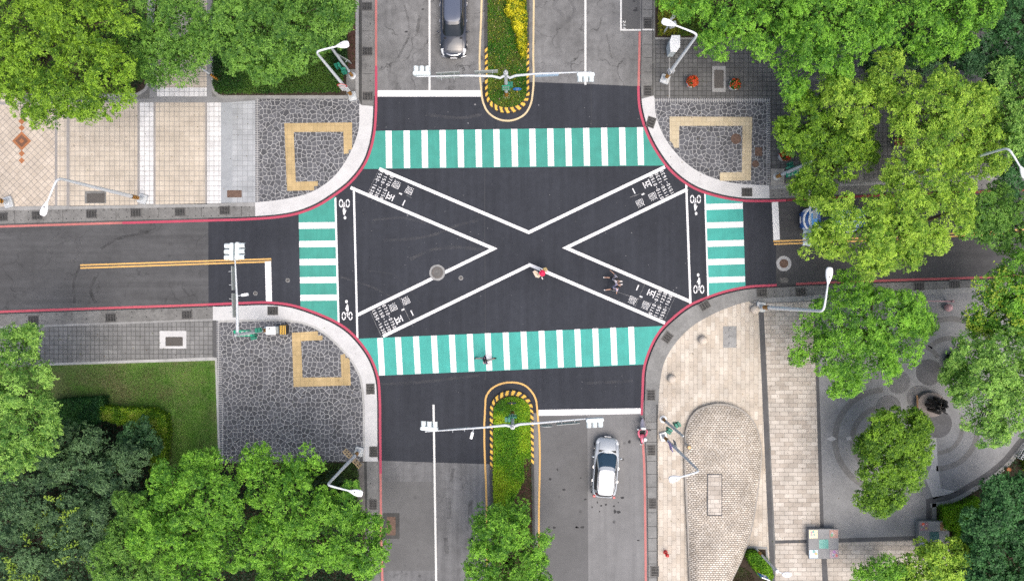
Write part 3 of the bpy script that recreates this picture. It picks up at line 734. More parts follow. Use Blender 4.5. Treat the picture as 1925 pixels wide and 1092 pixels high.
YS = smooth_path([(935, FAR), (914.6, 948), (912.3, 760), (913.5, 747), (922, 732.5), (938, 722.5), (962, 718.5), (985.3, 723.5), (999, 735.5), (1007, 750), (1010, 771), (1013, 992), (1040, FAR)], 5)
for c, m in ((YN, 'cream'), (YS, 'yellow')):
    mb = MB(); mb.ribbon(pxpoly(c), 3.4 / 27, 0.0124); struct('median_edge_line', mb, M[m])

# ---- lettering painted on the road: strokes in glyph boxes (0..1 x 0..1, y up)
DIG = {'0': [[(.15, .2), (.15, .8), (.35, 1), (.65, 1), (.85, .8), (.85, .2), (.65, 0), (.35, 0), (.15, .2)]],
 '1': [[(.25, .8), (.55, 1), (.55, 0)]],
 '2': [[(.12, .8), (.35, 1), (.68, 1), (.86, .8), (.8, .58), (.12, 0), (.9, 0)]],
 '3': [[(.12, .85), (.4, 1), (.7, 1), (.85, .8), (.7, .55), (.45, .53)], [(.7, .53), (.88, .3), (.7, 0), (.35, 0), (.1, .17)]],
 '4': [[(.7, 0), (.7, 1), (.1, .33), (.95, .33)]],
 '5': [[(.85, 1), (.2, 1), (.16, .55), (.6, .6), (.86, .4), (.8, .12), (.55, 0), (.1, .1)]],
 '6': [[(.78, .95), (.4, .95), (.16, .55), (.16, .2), (.4, 0), (.7, .04), (.86, .3), (.68, .52), (.2, .48)]],
 '7': [[(.1, 1), (.88, 1), (.45, 0)]],
 '-': [[(.1, .5), (.9, .5)]]}
ZHOU = [[(.08, .95), (.2, .82)], [(.02, .66), (.2, .66), (.12, .35), (.22, .2)], [(.0, .06), (.25, .16), (.5, .04), (1.0, .02)],
        [(.36, .95), (.36, .35), (.28, .18)], [(.36, .95), (.96, .95), (.96, .2), (.86, .2)],
        [(.48, .78), (.85, .78)], [(.66, .9), (.66, .6)], [(.46, .6), (.88, .6)], [(.5, .44), (.5, .22), (.82, .22), (.82, .44), (.5, .44)]]
WU = [[(.08, .97), (.92, .97)], [(.48, .97), (.36, .05)], [(.16, .56), (.78, .56), (.74, .05)], [(.0, .03), (1.0, .03)]]
YI = [[(.0, .5), (1.0, .5)]]
def strokes(mb, gl, o, u, v, w, h, lw, z):
    for st in gl:
        pts = []
        for a, b in st:
            x = o[0] + u[0] * (a - .5) * w + v[0] * (b - .5) * h; y = o[1] + u[1] * (a - .5) * w + v[1] * (b - .5) * h
            pts.append(G(x, y))
        mb.ribbon(pts, lw / 27, z)
for nm, ox, oy, ux, uy in (('se', 1222.4, 590.1, 165, -385), ('sw', 721.6, 573.7, 200, 415), ('nw', 737, 331.4, -180, 380), ('ne', 1244.7, 373.2, -185, -375)):
    l = math.hypot(ux, uy); u = (ux / l, uy / l); v = (u[1], -u[0])
    mb = MB()
    at = lambda a, b: (ox + u[0] * a + v[0] * b, oy + u[1] * a + v[1] * b)
    for r, txt in enumerate(('0710-0750', '1150-1230', '1550-1630')):
        for i, c in enumerate(txt):
            strokes(mb, DIG[c], at(1.0 + i * 5.6, -r * 10.9), u, v, 3.7, 5.8, 0.95, 0.0123)
    strokes(mb, ZHOU, at(10.5, 14.2), u, v, 14.5, 14, 0.82, 0.0123); strokes(mb, WU, at(36.5, 13.6), u, v, 14.5, 13, 1.9, 0.0123)
    strokes(mb, ZHOU, at(10, 41), u, v, 14.5, 14, 0.82, 0.0123); strokes(mb, YI, at(36, 41.5), u, v, 11, 8, 2.0, 0.0123)
    strokes(mb, YI, at(23, 28.8), v, u, 5.6, 8, 2.6, 0.0123)
    struct('road_lettering', mb, M['white'])
# parking bay number
mb = MB()
for i, c in enumerate('244'):
    strokes(mb, DIG[c], (1173.5, 41.5 + i * 6.1), (0, 1), (1, 0), 4.4, 4.6, 1.0, 0.0123)
struct('bay_number', mb, M['whiteold'])
# cyclist symbols
def cyclist(x, y, up):
    mb = MB()
    f = lambda a, b: G(x + a * up, y - b * up)
    for sx in (-6.3, 6.3):
        for k in (0, 1):
            mb.ribbon([f(sx + 3.1 * math.cos(t), 6.8 * math.sin(t)) for t in [k * PI + 0.12 + (PI - 0.24) * i / 12 for i in range(13)]], 1.9 / 27, 0.0122)
    mb.sheet([f(-1.2 + 2.5 * math.cos(t), 27 + 3.1 * math.sin(t)) for t in [2 * PI * i / 14 for i in range(14)]], 0.0122)
    mb.sheet([f(*p) for p in [(0.4, 23), (2.0, 20.5), (3.0, 14), (2.6, 9), (-1.6, 9), (-1.2, 14), (-2.8, 12.4), (-3.8, 13), (-1.4, 19)]], 0.0122)
    mb.ribbon([f(1.6, 8.2), (f(0.4, 3)), f(0.4, -2.2)], 1.6 / 27, 0.0123)
    mb.ribbon([f(-1.6, 6.5), f(-0.4, 4.2)], 1.2 / 27, 0.0124)
    struct('cyclist_symbol', mb, M['white'])
cyclist(652.6, 593.9, 1); cyclist(1313.6, 544, 1); cyclist(647.5, 382.5, -1); cyclist(1307.4, 374.6, -1)
# faint chalk setting-out lines and tyre arcs
def faint(name, col, dens):
    t = NT(name)
    t.fin(col, 0.9, 0.1)
    tr = t.n('ShaderNodeBsdfTransparent'); ms = t.n('ShaderNodeMixShader')
    f = t.math('MULTIPLY', t.ramp(t.noise(1.6, 5, 0.7), 0.35, 0.68, 0.0, dens), t.ramp(t.noise(16, 3, 0.7), 0.3, 0.7, 0.4, 1.0))
    t.l(f, ms.inputs[0]); t.l(tr.outputs[0], ms.inputs[1]); t.l(t.b.outputs[0], ms.inputs[2]); t.l(ms.outputs[0], t.out.inputs[0])
    return t.m
mchalk = faint('chalk', (0.6, 0.6, 0.6), 0.55); mtyre = faint('tyre_dust', (0.14, 0.14, 0.145), 0.5); mskid = faint('tyre_rubber', (0.03, 0.03, 0.03), 0.5)
mb = MB()
for p in ([(1148, 545), (1260, 581)], [(1212, 534), (1193, 578)], [(1269, 558), (1250, 600)], [(750, 558), (776, 614)], [(695, 584), (718, 634)], [(711, 322), (690, 366)], [(764, 367), (774, 372)], [(1184, 371), (1206, 364)]):
    mb.ribbon(pxpoly(p), 0.9 / 27, 0.0135)
struct('chalk_lines', mb, mchalk)
mb = MB()
for p, w in (([(720, 452), (780, 448), (820, 440), (860, 424), (900, 414)], 5), ([(700, 414), (760, 410), (800, 420)], 4), ([(770, 488), (810, 470), (860, 465), (910, 470)], 6), ([(740, 560), (700, 540), (640, 520)], 3),
             ([(90, 470), (100, 448), (125, 443), (145, 462), (138, 490), (110, 496), (90, 470)], 4), ([(150, 445), (152, 470), (140, 492)], 3), ([(1060, 30), (1040, 10), (1060, -6), (1080, 20), (1066, 44)], 6), ([(800, 215), (870, 222), (905, 216)], 6), ([(716, 722), (790, 718), (900, 705)], 5), ([(1100, 720), (1190, 716)], 5)):
    mb.ribbon(pxpoly(smooth_path(p, 5)), w / 27, 0.0065)
struct('tyre_arcs', mb, mtyre)
mb = MB()
for p, w in (([(150, 500), (139, 530), (140, 570)], 5), ([(180, 520), (170, 545), (180, 570)], 6), ([(190, 468), (220, 450), (260, 440), (280, 436)], 5), ([(760, 10), (770, 60), (748, 110)], 4), ([(790, 30), (782, 70)], 6), ([(843, 935), (845, 975)], 9), ([(884, 940), (884, 985)], 9), ([(848, 905), (852, 880)], 6), ([(838, 1010), (840, 1040)], 8), ([(1139, 62), (1150, 110)], 3)):
    mb.ribbon(pxpoly(smooth_path(p, 5)), w / 27, 0.0055)
struct('tyre_marks', mb, mskid)
mb = MB(); mb.ribbon(pxpoly([(912, 228), (911, 400), (913, 715)]), 0.9 / 27, 0.0056); mb.ribbon(pxpoly([(690, 508), (740, 515), (770, 545), (790, 570)]), 0.6 / 27, 0.0057); mb.ribbon(pxpoly([(1111, 160), (1112, 238)]), 0.7 / 27, 0.0056)
struct('asphalt_seam', mb, plain('asphalt_seam', (0.06, 0.062, 0.066), 0.9, 0.1))
# specks of paint and grit on the fresh asphalt
mb = MB(); rg = random.Random(9)
for i in range(260):
    x, y = rg.uniform(640, 1290), rg.uniform(190, 770); r = rg.choice([.25, .3, .35, .5, .7])
    if not (700 < x < 1210 or 360 < y < 560): continue
    mb.sheet(pxpoly([(x + r * math.cos(t) * rg.uniform(.6, 1.5), y + r * math.sin(t)) for t in [2 * PI * k / 5 for k in range(5)]]), 0.0062)
for x, y, r in ((893, 197, 1.6), (880, 232, 1.4), (1013, 198, 1.2), (766, 405, 1.2), (1187, 438, .9), (697, 580, 1.3), (700, 588, 1.0), (1266, 546, 1.3), (1272, 541, 1.0), (764, 640, 1.0)):
    mb.sheet(pxpoly([(x + r * math.cos(t) * rg.uniform(.5, 1.6), y + r * math.sin(t) * rg.uniform(.6, 1.3)) for t in [2 * PI * k / 7 for k in range(7)]]), 0.0064)
struct('paint_specks', mb, plain('pale_specks', (.22, .22, .225), .9, .1))
# oil stains and drips
mb = MB(); rg = random.Random(4)
for x, y in [(1123, 944), (1130, 950), (1139, 948), (1154, 951), (1162, 944), (1113, 953), (1127, 961), (1163, 962), (1156, 961), (1183, 830), (1092, 898), (1100, 938), (1084, 990), (1085, 991), (1032, 990), (1042, 991), (1048, 882), (1095, 990), (1200, 1015), (1196, 16), (1194, 20), (1192, 3), (1155, 860), (1170, 935), (1034, 900), (1060, 920), (808, 44), (764, 60), (795, 18)]:
    r = rg.uniform(1.2, 3.4); a = rg.uniform(0.7, 1.5)
    mb.sheet(pxpoly([(x + r * a * math.cos(t) * rg.uniform(.7, 1.2), y + r / a * math.sin(t) * rg.uniform(.7, 1.2)) for t in [2 * PI * i / 9 for i in range(9)]]), 0.0058)
struct('oil_stains', mb, plain('oil_stain', (0.045, 0.045, 0.047), 0.8, 0.2))

# ================================================================== MEDIANS
def median(name, outer, inner, soilm, stripe_ok, slant=1.1):
    """raised kerb between two px loops; painted in yellow and black bars where stripe_ok(y)"""
    mb = MB()
    n = len(outer)
    run = 0.0
    for i in range(n - 1):
        a, b, c, d = outer[i], outer[i + 1], inner[i + 1], inner[i]
        seg = math.dist(a, b)
        k = max(1, int(seg / 1.2)) if (stripe_ok(a[1]) and stripe_ok(b[1])) else 1
        for j in range(k):
            t0, t1 = j / k, (j + 1) / k
            L = lambda p, q, t: (p[0] + (q[0] - p[0]) * t, p[1] + (q[1] - p[1]) * t)
            a0, a1, d0, d1 = L(a, b, t0), L(a, b, t1), L(d, c, t0), L(d, c, t1)
            mid = run + seg * (t0 + t1) / 2
            on = stripe_ok((a[1] + b[1]) / 2)
            W4 = 4 if on else 1
            z0, z1 = -0.01, 0.20
            for q in range(W4):
                q0, q1 = q / W4, (q + 1) / W4
                e0, e1, f0, f1 = G(*L(a0, d0, q0)), G(*L(a1, d1, q0)), G(*L(a0, d0, q1)), G(*L(a1, d1, q1))
                mb.mi = (1 if ((mid + q * slant) % 11.8) < 6.2 else 2) if on else 0
                mb.add([(*e0, z1 - .02 * (q == 0)), (*e1, z1 - .02 * (q == 0)), (*f0, z1), (*f1, z1)], [(0, 1, 3, 2)])
                if q == 0: mb.add([(*e0, z0), (*e1, z0), (*e0, z1 - .02), (*e1, z1 - .02)], [(0, 1, 3, 2)])
                if q == W4 - 1: mb.add([(*f0, z1), (*f1, z1), (*f0, 0.0), (*f1, 0.0)], [(0, 1, 3, 2)])
        run += seg
    o = mb.build(name + '_kerb', [M['conc_dark'], M['kerby'], M['kerbk']], smooth=False); o['kind'] = 'structure'
    mb = MB(); mb.sheet(pxpoly(inner), 0.15); struct(name + '_soil', mb, soilm)
def arcpts(x0, x1, yc, ry, top, n=22):
    cx_, rx = (x0 + x1) / 2, (x1 - x0) / 2
    out = []
    for i in range(n + 1):
        t = PI * i / n
        out.append((cx_ - rx * math.cos(t), yc + (-1 if top else 1) * ry * math.sin(t)))
    return out
oN = [(911.5, -FAR), (911.5, 0), (911.5, 90), (912, 175)] + arcpts(912.2, 995.3, 176, 37.5, False) + [(994.5, 175), (994.5, 83), (994.5, 0), (994.5, -FAR)]
iN = [(917, -FAR), (917, 0), (917, 90), (917.5, 175)] + arcpts(918, 989.5, 176, 28, False) + [(989.5, 175), (989.5, 83), (989.5, 0), (989.5, -FAR)]
median('north_median', oN, iN, M['soil'], lambda y: y > 82)
oS = [(945, FAR), (925, 1092), (921.5, 880), (920.8, 775)] + arcpts(920.7, 1002, 772, 39, True) + [(1002.5, 775), (1003.5, 872), (1007, 1092), (1032, FAR)]
iS = [(951, FAR), (930.5, 1092), (926.5, 880), (926.5, 775)] + arcpts(926.7, 996.5, 772, 30, True) + [(997, 775), (998.5, 872), (1002, 1092), (1026, FAR)]
median('south_median', oS, iS, M['soilred'], lambda y: y < 881)

# raised oval mound of pale cobbles
MO = smooth_path([(1346, 756), (1327, 760), (1307, 769), (1294, 785), (1286, 810), (1284, 840), (1286, 925), (1290, 1010), (1294, 1110), (1300, 1300), (1330, 1320), (1352, 1200), (1371, 1092), (1390, 1052), (1404, 1015), (1412, 985), (1421.6, 925), (1427, 880), (1429, 850), (1425, 818), (1410, 784), (1393, 769), (1372, 759), (1346, 756)], 3)[:-1]
def ring(d):
    c = (1352, 930); out = []
    for x, y in MO:
        k = 1 - d / math.dist((x, y), c)
        out.append((c[0] + (x - c[0]) * k, c[1] + (y - c[1]) * k))
    return out
mb = MB()
lv = [(0, 0.12), (0, 0.42), (3.5, 0.45)]
vs, fs = [], []
n = len(MO)
for d, z in lv:
    vs += [(*G(*p), z) for p in ring(d)]
for r in range(len(lv) - 1):
    for i in range(n):
        j = (i + 1) % n
        fs.append((r * n + i, (r + 1) * n + i, (r + 1) * n + j, r * n + j))
mb.add(vs, fs); struct('mound_rim', mb, concrete('mound_rim_stone', (0.36, 0.335, 0.30), 0.15, 0.2, 0.12))
mb = MB(); vs, fs = [], []
lv = [(3.5, 0.45), (9, 0.55), (22, 0.72), (45, 0.85)]
for d, z in lv: vs += [(*G(*p), z) for p in ring(d)]
for r in range(len(lv) - 1):
    for i in range(n):
        j = (i + 1) % n
        fs.append((r * n + i, (r + 1) * n + i, (r + 1) * n + j, r * n + j))
cN = len(vs); vs.append((*G(1352, 930), 0.9))
for i in range(n): fs.append((3 * n + i, cN, 3 * n + (i + 1) % n))
mb.add(vs, fs); o_ = mb.build('cobble_mound', M['cobble']); o_['kind'] = 'structure'

mb = MB()
def dots(p0, p1, step, r=0.9):
    n_ = int(math.dist(p0, p1) / step)
    for i in range(n_ + 1):
        t = i / max(1, n_); x, y = p0[0] + (p1[0] - p0[0]) * t, p0[1] + (p1[1] - p0[1]) * t
        g_ = G(x, y); mb.sheet([(g_[0] + r / 27 * math.cos(a), g_[1] + r / 27 * math.sin(a)) for a in [2 * PI * k / 7 for k in range(7)]], Z2 + .001)
for p0, p1, st in [((-100, 402), (240, 394), 14), ((240, 394), (470, 390), 14), ((-100, 418), (240, 409), 14), ((240, 409), (470, 405), 14), ((-60, 596), (390, 581), 28), ((-60, 607), (390, 592), 28), ((697, -60), (697, 180), 26), ((697, 880), (698, 1100), 26), ((1440, 549), (1925, 526), 15), ((1440, 558), (1925, 535), 15), ((1452, 360), (1925, 346), 16), ((1452, 368), (1925, 352), 16)]:
    dots(p0, p1, st)
struct('weep_holes', mb, M['irond'])
mb = MB()
for y in (20, 35, 60, 85, 110, 137, 165, 792, 806, 830, 866, 890, 914, 938, 962, 988, 1010, 1034, 1058, 1084):
    x0, x1 = (1209, 1226) if y < 200 else (1214 + (y - 800) * .01, 1235)
    mb.ribbon(pxpoly([(x0, y), (x1, y)]), .03, Z2 + .0005)
for x in (30, 120, 220, 300, 380, 455): mb.ribbon(pxpoly([(x, 426 - x * .036 - 4), (x, 397 - x * .018)]), .025, Z2 + .0005)
for y in (60, 140): mb.ribbon(pxpoly([(682, y), (702, y)]), .025, Z2 + .0005)
mb.ribbon(pxpoly([(1234.5, 760), (1235, 1092), (1236, 2000)]), .08, Z2 + .0007); mb.ribbon(pxpoly([(1226.5, -500), (1226.5, 181)]), .05, Z2 + .0007)
struct('gutter_joints', mb, plain('dark_joint', (.05, .05, .048), .9, .1))  # one dark tone for the slab joints
# ================================================================== VEGETATION
def leaf_mesh(name, pos, nrm, direc, L, W, col, parent=None):
    """one folded leaf (a bent diamond) per row"""
    n = len(pos)
    d = direc - nrm * np.sum(direc * nrm, 1, keepdims=True)
    d /= np.linalg.norm(d, axis=1, keepdims=True) + 1e-9
    s = np.cross(d, nrm)
    L = L[:, None]; W = W[:, None]
    v = np.empty((n, 4, 3), np.float32)
    v[:, 0] = pos
    v[:, 1] = pos + d * L * 0.5 + s * W * 0.5 + nrm * L * 0.10
    v[:, 2] = pos + d * L - nrm * L * 0.10
    v[:, 3] = pos + d * L * 0.5 - s * W * 0.5 + nrm * L * 0.10
    me = bpy.data.meshes.new(name)
    me.vertices.add(n * 4); me.vertices.foreach_set('co', v.reshape(-1))
    me.loops.add(n * 4); me.loops.foreach_set('vertex_index', np.arange(n * 4, dtype=np.int32))
    me.polygons.add(n)
    me.polygons.foreach_set('loop_start', np.arange(0, n * 4, 4, dtype=np.int32))
    try: me.polygons.foreach_set('loop_total', np.full(n, 4, dtype=np.int32))
    except Exception: pass
    me.update(calc_edges=True)
    a = me.attributes.new('tint', 'FLOAT_COLOR', 'FACE')
    c4 = np.ones((n, 4), np.float32); c4[:, :3] = col
    a.data.foreach_set('color', c4.reshape(-1))
    me.materials.append(M['leaf'])
    o = bpy.data.objects.new(name, me); C.objects.link(o)
    if parent: o.parent = parent
    return o

def unit(v): return v / (np.linalg.norm(v, axis=1, keepdims=True) + 1e-9)

PAL = {  # mature leaf, fresh leaf
 'camphor': ((0.055, 0.150, 0.014), (0.340, 0.560, 0.050)),
 'lime': ((0.110, 0.250, 0.024), (0.480, 0.690, 0.090)),
 'mid': ((0.050, 0.150, 0.026), (0.240, 0.460, 0.075)),
 'bright': ((0.050, 0.175, 0.018), (0.300, 0.600, 0.065)),
 'fresh': ((0.070, 0.200, 0.034), (0.400, 0.660, 0.140)),
 'olive': ((0.055, 0.150, 0.016), (0.270, 0.480, 0.040)),
 'grey': ((0.030, 0.080, 0.036), (0.170, 0.300, 0.130)),
 'dark': ((0.024, 0.082, 0.034), (0.105, 0.240, 0.095)),
 'gloss': ((0.016, 0.070, 0.020), (0.095, 0.260, 0.080)),
}
def foliage(rg, lobes, pal, bump=0.62, gap=0.12, leafL=0.108, dens=1.0, inner=True, flat=0.0, sprig=0.0):
    """lobes: (x,y,z,rx,rz) in local metres -> leaf arrays. Leaves sit in rosettes, rosettes in bumps, bumps on the lobes."""
    A, B = PAL[pal]; A = np.array(A); B = np.array(B)
    P_, N_, D_, L_, W_, C_ = [], [], [], [], [], []
    lob = np.array([l[:5] for l in lobes], float)
    for li, (lx, ly, lz, rx, rz) in enumerate(lob):
        nb = max(6, int(2.0 * PI * rx * rx * 0.86 / (bump * bump)))
        dv = unit(rg.normal(size=(nb, 3))); dv[:, 2] = np.where(dv[:, 2] < -0.35, -dv[:, 2], dv[:, 2])
        rr = rg.uniform(0.74, 1.12, (nb, 1))
        bp = np.array([lx, ly, lz]) + dv * rr * np.array([rx, rx, rz])
        # drop bumps buried in other lobes
        keep = np.ones(nb, bool)
        for lj, (ox, oy, oz, orx, orz) in enumerate(lob):
            if lj == li: continue
            q = (bp - np.array([ox, oy, oz])) / np.array([orx, orx, orz])
            keep &= np.sum(q * q, 1) > 0.55
        keep &= rg.random(nb) > gap
        bp = bp[keep]; dv = dv[keep]; nb = len(bp)
        if nb == 0: continue
        bs = bump * rg.uniform(0.55, 1.1, nb)
        bt = np.clip(rg.normal(0.5, 0.22, nb), 0, 1)        # how much young growth a bough carries
        nc = int(27 * dens * (bump / 0.62) ** 2)
        for_b = np.repeat(np.arange(nb), nc)
        cd = unit(rg.normal(size=(nb * nc, 3)) + dv[for_b] * 0.75 + np.array([0, 0, 0.75]))
        cp = bp[for_b] + cd * (bs[for_b] * rg.uniform(0.72, 1.0, nb * nc))[:, None] * np.array([1, 1, 0.8])
        ct = np.clip(bt[for_b] + rg.normal(0, 0.34, nb * nc), 0, 1)
        nl = 8
        fl = np.repeat(np.arange(nb * nc), nl)
        m = len(fl)
        cn = unit(cd + np.array([0, 0, 0.9]))[fl]
        ang = rg.uniform(0, 2 * PI, m)
        ax = unit(np.cross(cn, np.array([0.3, 0.9, 0.2]))); ay = np.cross(cn, ax)
        out = ax * np.cos(ang)[:, None] + ay * np.sin(ang)[:, None]
        up = rg.uniform(0.0, 0.75, m)[:, None]
        ld = unit(out + cn * up); ln = unit(cn - out * up * 0.9 + rg.normal(0, 0.16, (m, 3)))
        pos = cp[fl] + out * 0.018 + rg.normal(0, 0.026, (m, 3))
        L = leafL * rg.uniform(0.7, 1.25, m)
        t = np.clip(ct[fl] + rg.normal(0, 0.10, m), 0, 1)[:, None]
        col = A * (1 - t) + B * t
        col *= rg.uniform(0.86, 1.14, (m, 1))
        P_.append(pos); N_.append(ln); D_.append(ld); L_.append(L); W_.append(L * rg.uniform(0.46, 0.6, m)); C_.append(col)
        if inner:       # leaves deeper inside the crown, tinted darker to paint in its inner shade
            m = int(nb * 26 * dens)
            dv2 = unit(rg.normal(size=(m, 3)))
            pos = np.array([lx, ly, lz]) + dv2 * (rg.uniform(0.25, 0.86, (m, 1))) * np.array([rx, rx, rz])
            ln = unit(rg.normal(size=(m, 3)) * 0.6 + np.array([0, 0, 1.0])); ld = unit(rg.normal(size=(m, 3)))
            L = leafL * 1.35 * rg.uniform(0.8, 1.2, m)
            t = rg.uniform(0, 0.45, (m, 1))
            P_.append(pos); N_.append(ln); D_.append(ld); L_.append(L); W_.append(L * 0.55); C_.append(A * (1 - t) + B * t)
    cat = lambda a: np.concatenate(a)
    return [cat(P_), cat(N_), cat(D_), cat(L_), cat(W_), cat(C_)]

def tree(name, label, lobes_px, top, pal, seed, group=None, bump=0.62, gap=0.12, dens=1.0, leafL=0.108, sat=3, squash=0.72, trunk_px=None, cat='tree', sprig=None, jit=1.0):
    """lobes_px: (x, y, r[, drop]) as the crown reads in the photo; drop lowers a lobe below the top"""
    rg = np.random.default_rng(seed)
    lob = []
    for l in lobes_px:
        x, y, r = l[:3]; drop = l[3] if len(l) > 3 else rg.uniform(0, 0.8)
        rw = r / S * 0.86
        z = max(2.2, top - drop - rw * squash)
        k = (H - z) / H
        rw *= k
        px_ = P(x, y, z)
        lob.append((px_[0], px_[1], z, rw * 0.86, rw * squash))
        for j in range(sat):
            a = rg.uniform(0, 2 * PI); q = rg.uniform(0.34, 0.5)
            e = rw * (1.0 - q * 0.72)
            zz = z - rw * squash * rg.uniform(-0.15, 0.6)
            lob.append((px_[0] + e * math.cos(a), px_[1] + e * math.sin(a), zz, rw * q, rw * q * 0.8))
    w = np.array([[l[0], l[1], l[3] ** 2] for l in lob])
    if trunk_px: bx, by = P(*trunk_px, 0)[:2]
    else: bx, by = (w[:, 0] * w[:, 2]).sum() / w[:, 2].sum(), (w[:, 1] * w[:, 2]).sum() / w[:, 2].sum()
    gx, gy = 0.0, 0.0
    ww = sum(l[2] ** 2 for l in lobes_px)
    gx = sum(l[0] * l[2] ** 2 for l in lobes_px) / ww; gy = sum(l[1] * l[2] ** 2 for l in lobes_px) / ww
    q_ = G(gx, gy); bx, by = bx * 0.30 + q_[0] * 0.70, by * 0.30 + q_[1] * 0.70
    root = thing(name, label, cat, (bx, by, 0.1), group=group)
    loc = [(l[0] - bx, l[1] - by, l[2] - 0.1, l[3], l[4]) for l in lob]
    data = foliage(rg, loc, pal, bump, gap, leafL, dens)
    if sprig:
        A = np.array(sprig[0])
        k = sprig[1]
        sel = rg.integers(0, len(data[0]), k)
        P2, N2, D2, L2, W2, C2 = [], [], [], [], [], []
        for i in sel:
            c = data[0][i]
            if c[2] < top * 0.55: continue
            m = 26
            dr = unit(rg.normal(size=(1, 3)) * np.array([1, 1, 0.1]))[0]
            tt = rg.uniform(-0.55, 0.55, (m, 1))
            P2.append(c + dr * tt + rg.normal(0, 0.09, (m, 3)) + np.array([0, 0, 0.28])); N2.append(unit(rg.normal(size=(m, 3)) * 0.4 + np.array([0, 0, 1.]))); D2.append(unit(rg.normal(size=(m, 3))))
            L2.append(np.full(m, 0.2)); W2.append(np.full(m, 0.09)); C2.append(A * rg.uniform(0.8, 1.15, (m, 1)))
        if P2:
            for q, arr in enumerate((P2, N2, D2, L2, W2, C2)): data[q] = np.concatenate([data[q], np.concatenate(arr)])
    leaf_mesh('crown', *data, parent=root)
    mb = MB(); rr = random.Random(seed)
    tr = 0.13 + 0.018 * top
    fork = top * 0.36
    mb.tube([(0, 0, -0.15), (0.02, 0.01, 0.3), (0.05, -0.03, fork * 0.6), (0.08, 0.04, fork)], [tr * 1.5, tr * 1.1, tr, tr * 0.85], 10)
    big = sorted(loc, key=lambda l: -l[3])[:14]
    for l in big:
        mx, my = l[0] * 0.45 + rr.uniform(-.3, .3), l[1] * 0.45 + rr.uniform(-.3, .3)
        mb.tube([(0.06, 0.02, fork * 0.9), (mx, my, fork + (l[2] - fork) * 0.55), (l[0] * 0.85, l[1] * 0.85, l[2] * 0.98), (l[0], l[1], l[2] + l[4] * 0.55)], [tr * 0.55, tr * 0.36, tr * 0.2, 0.02], 6)
    mb.build('trunk', M['bark'], root)
    return root

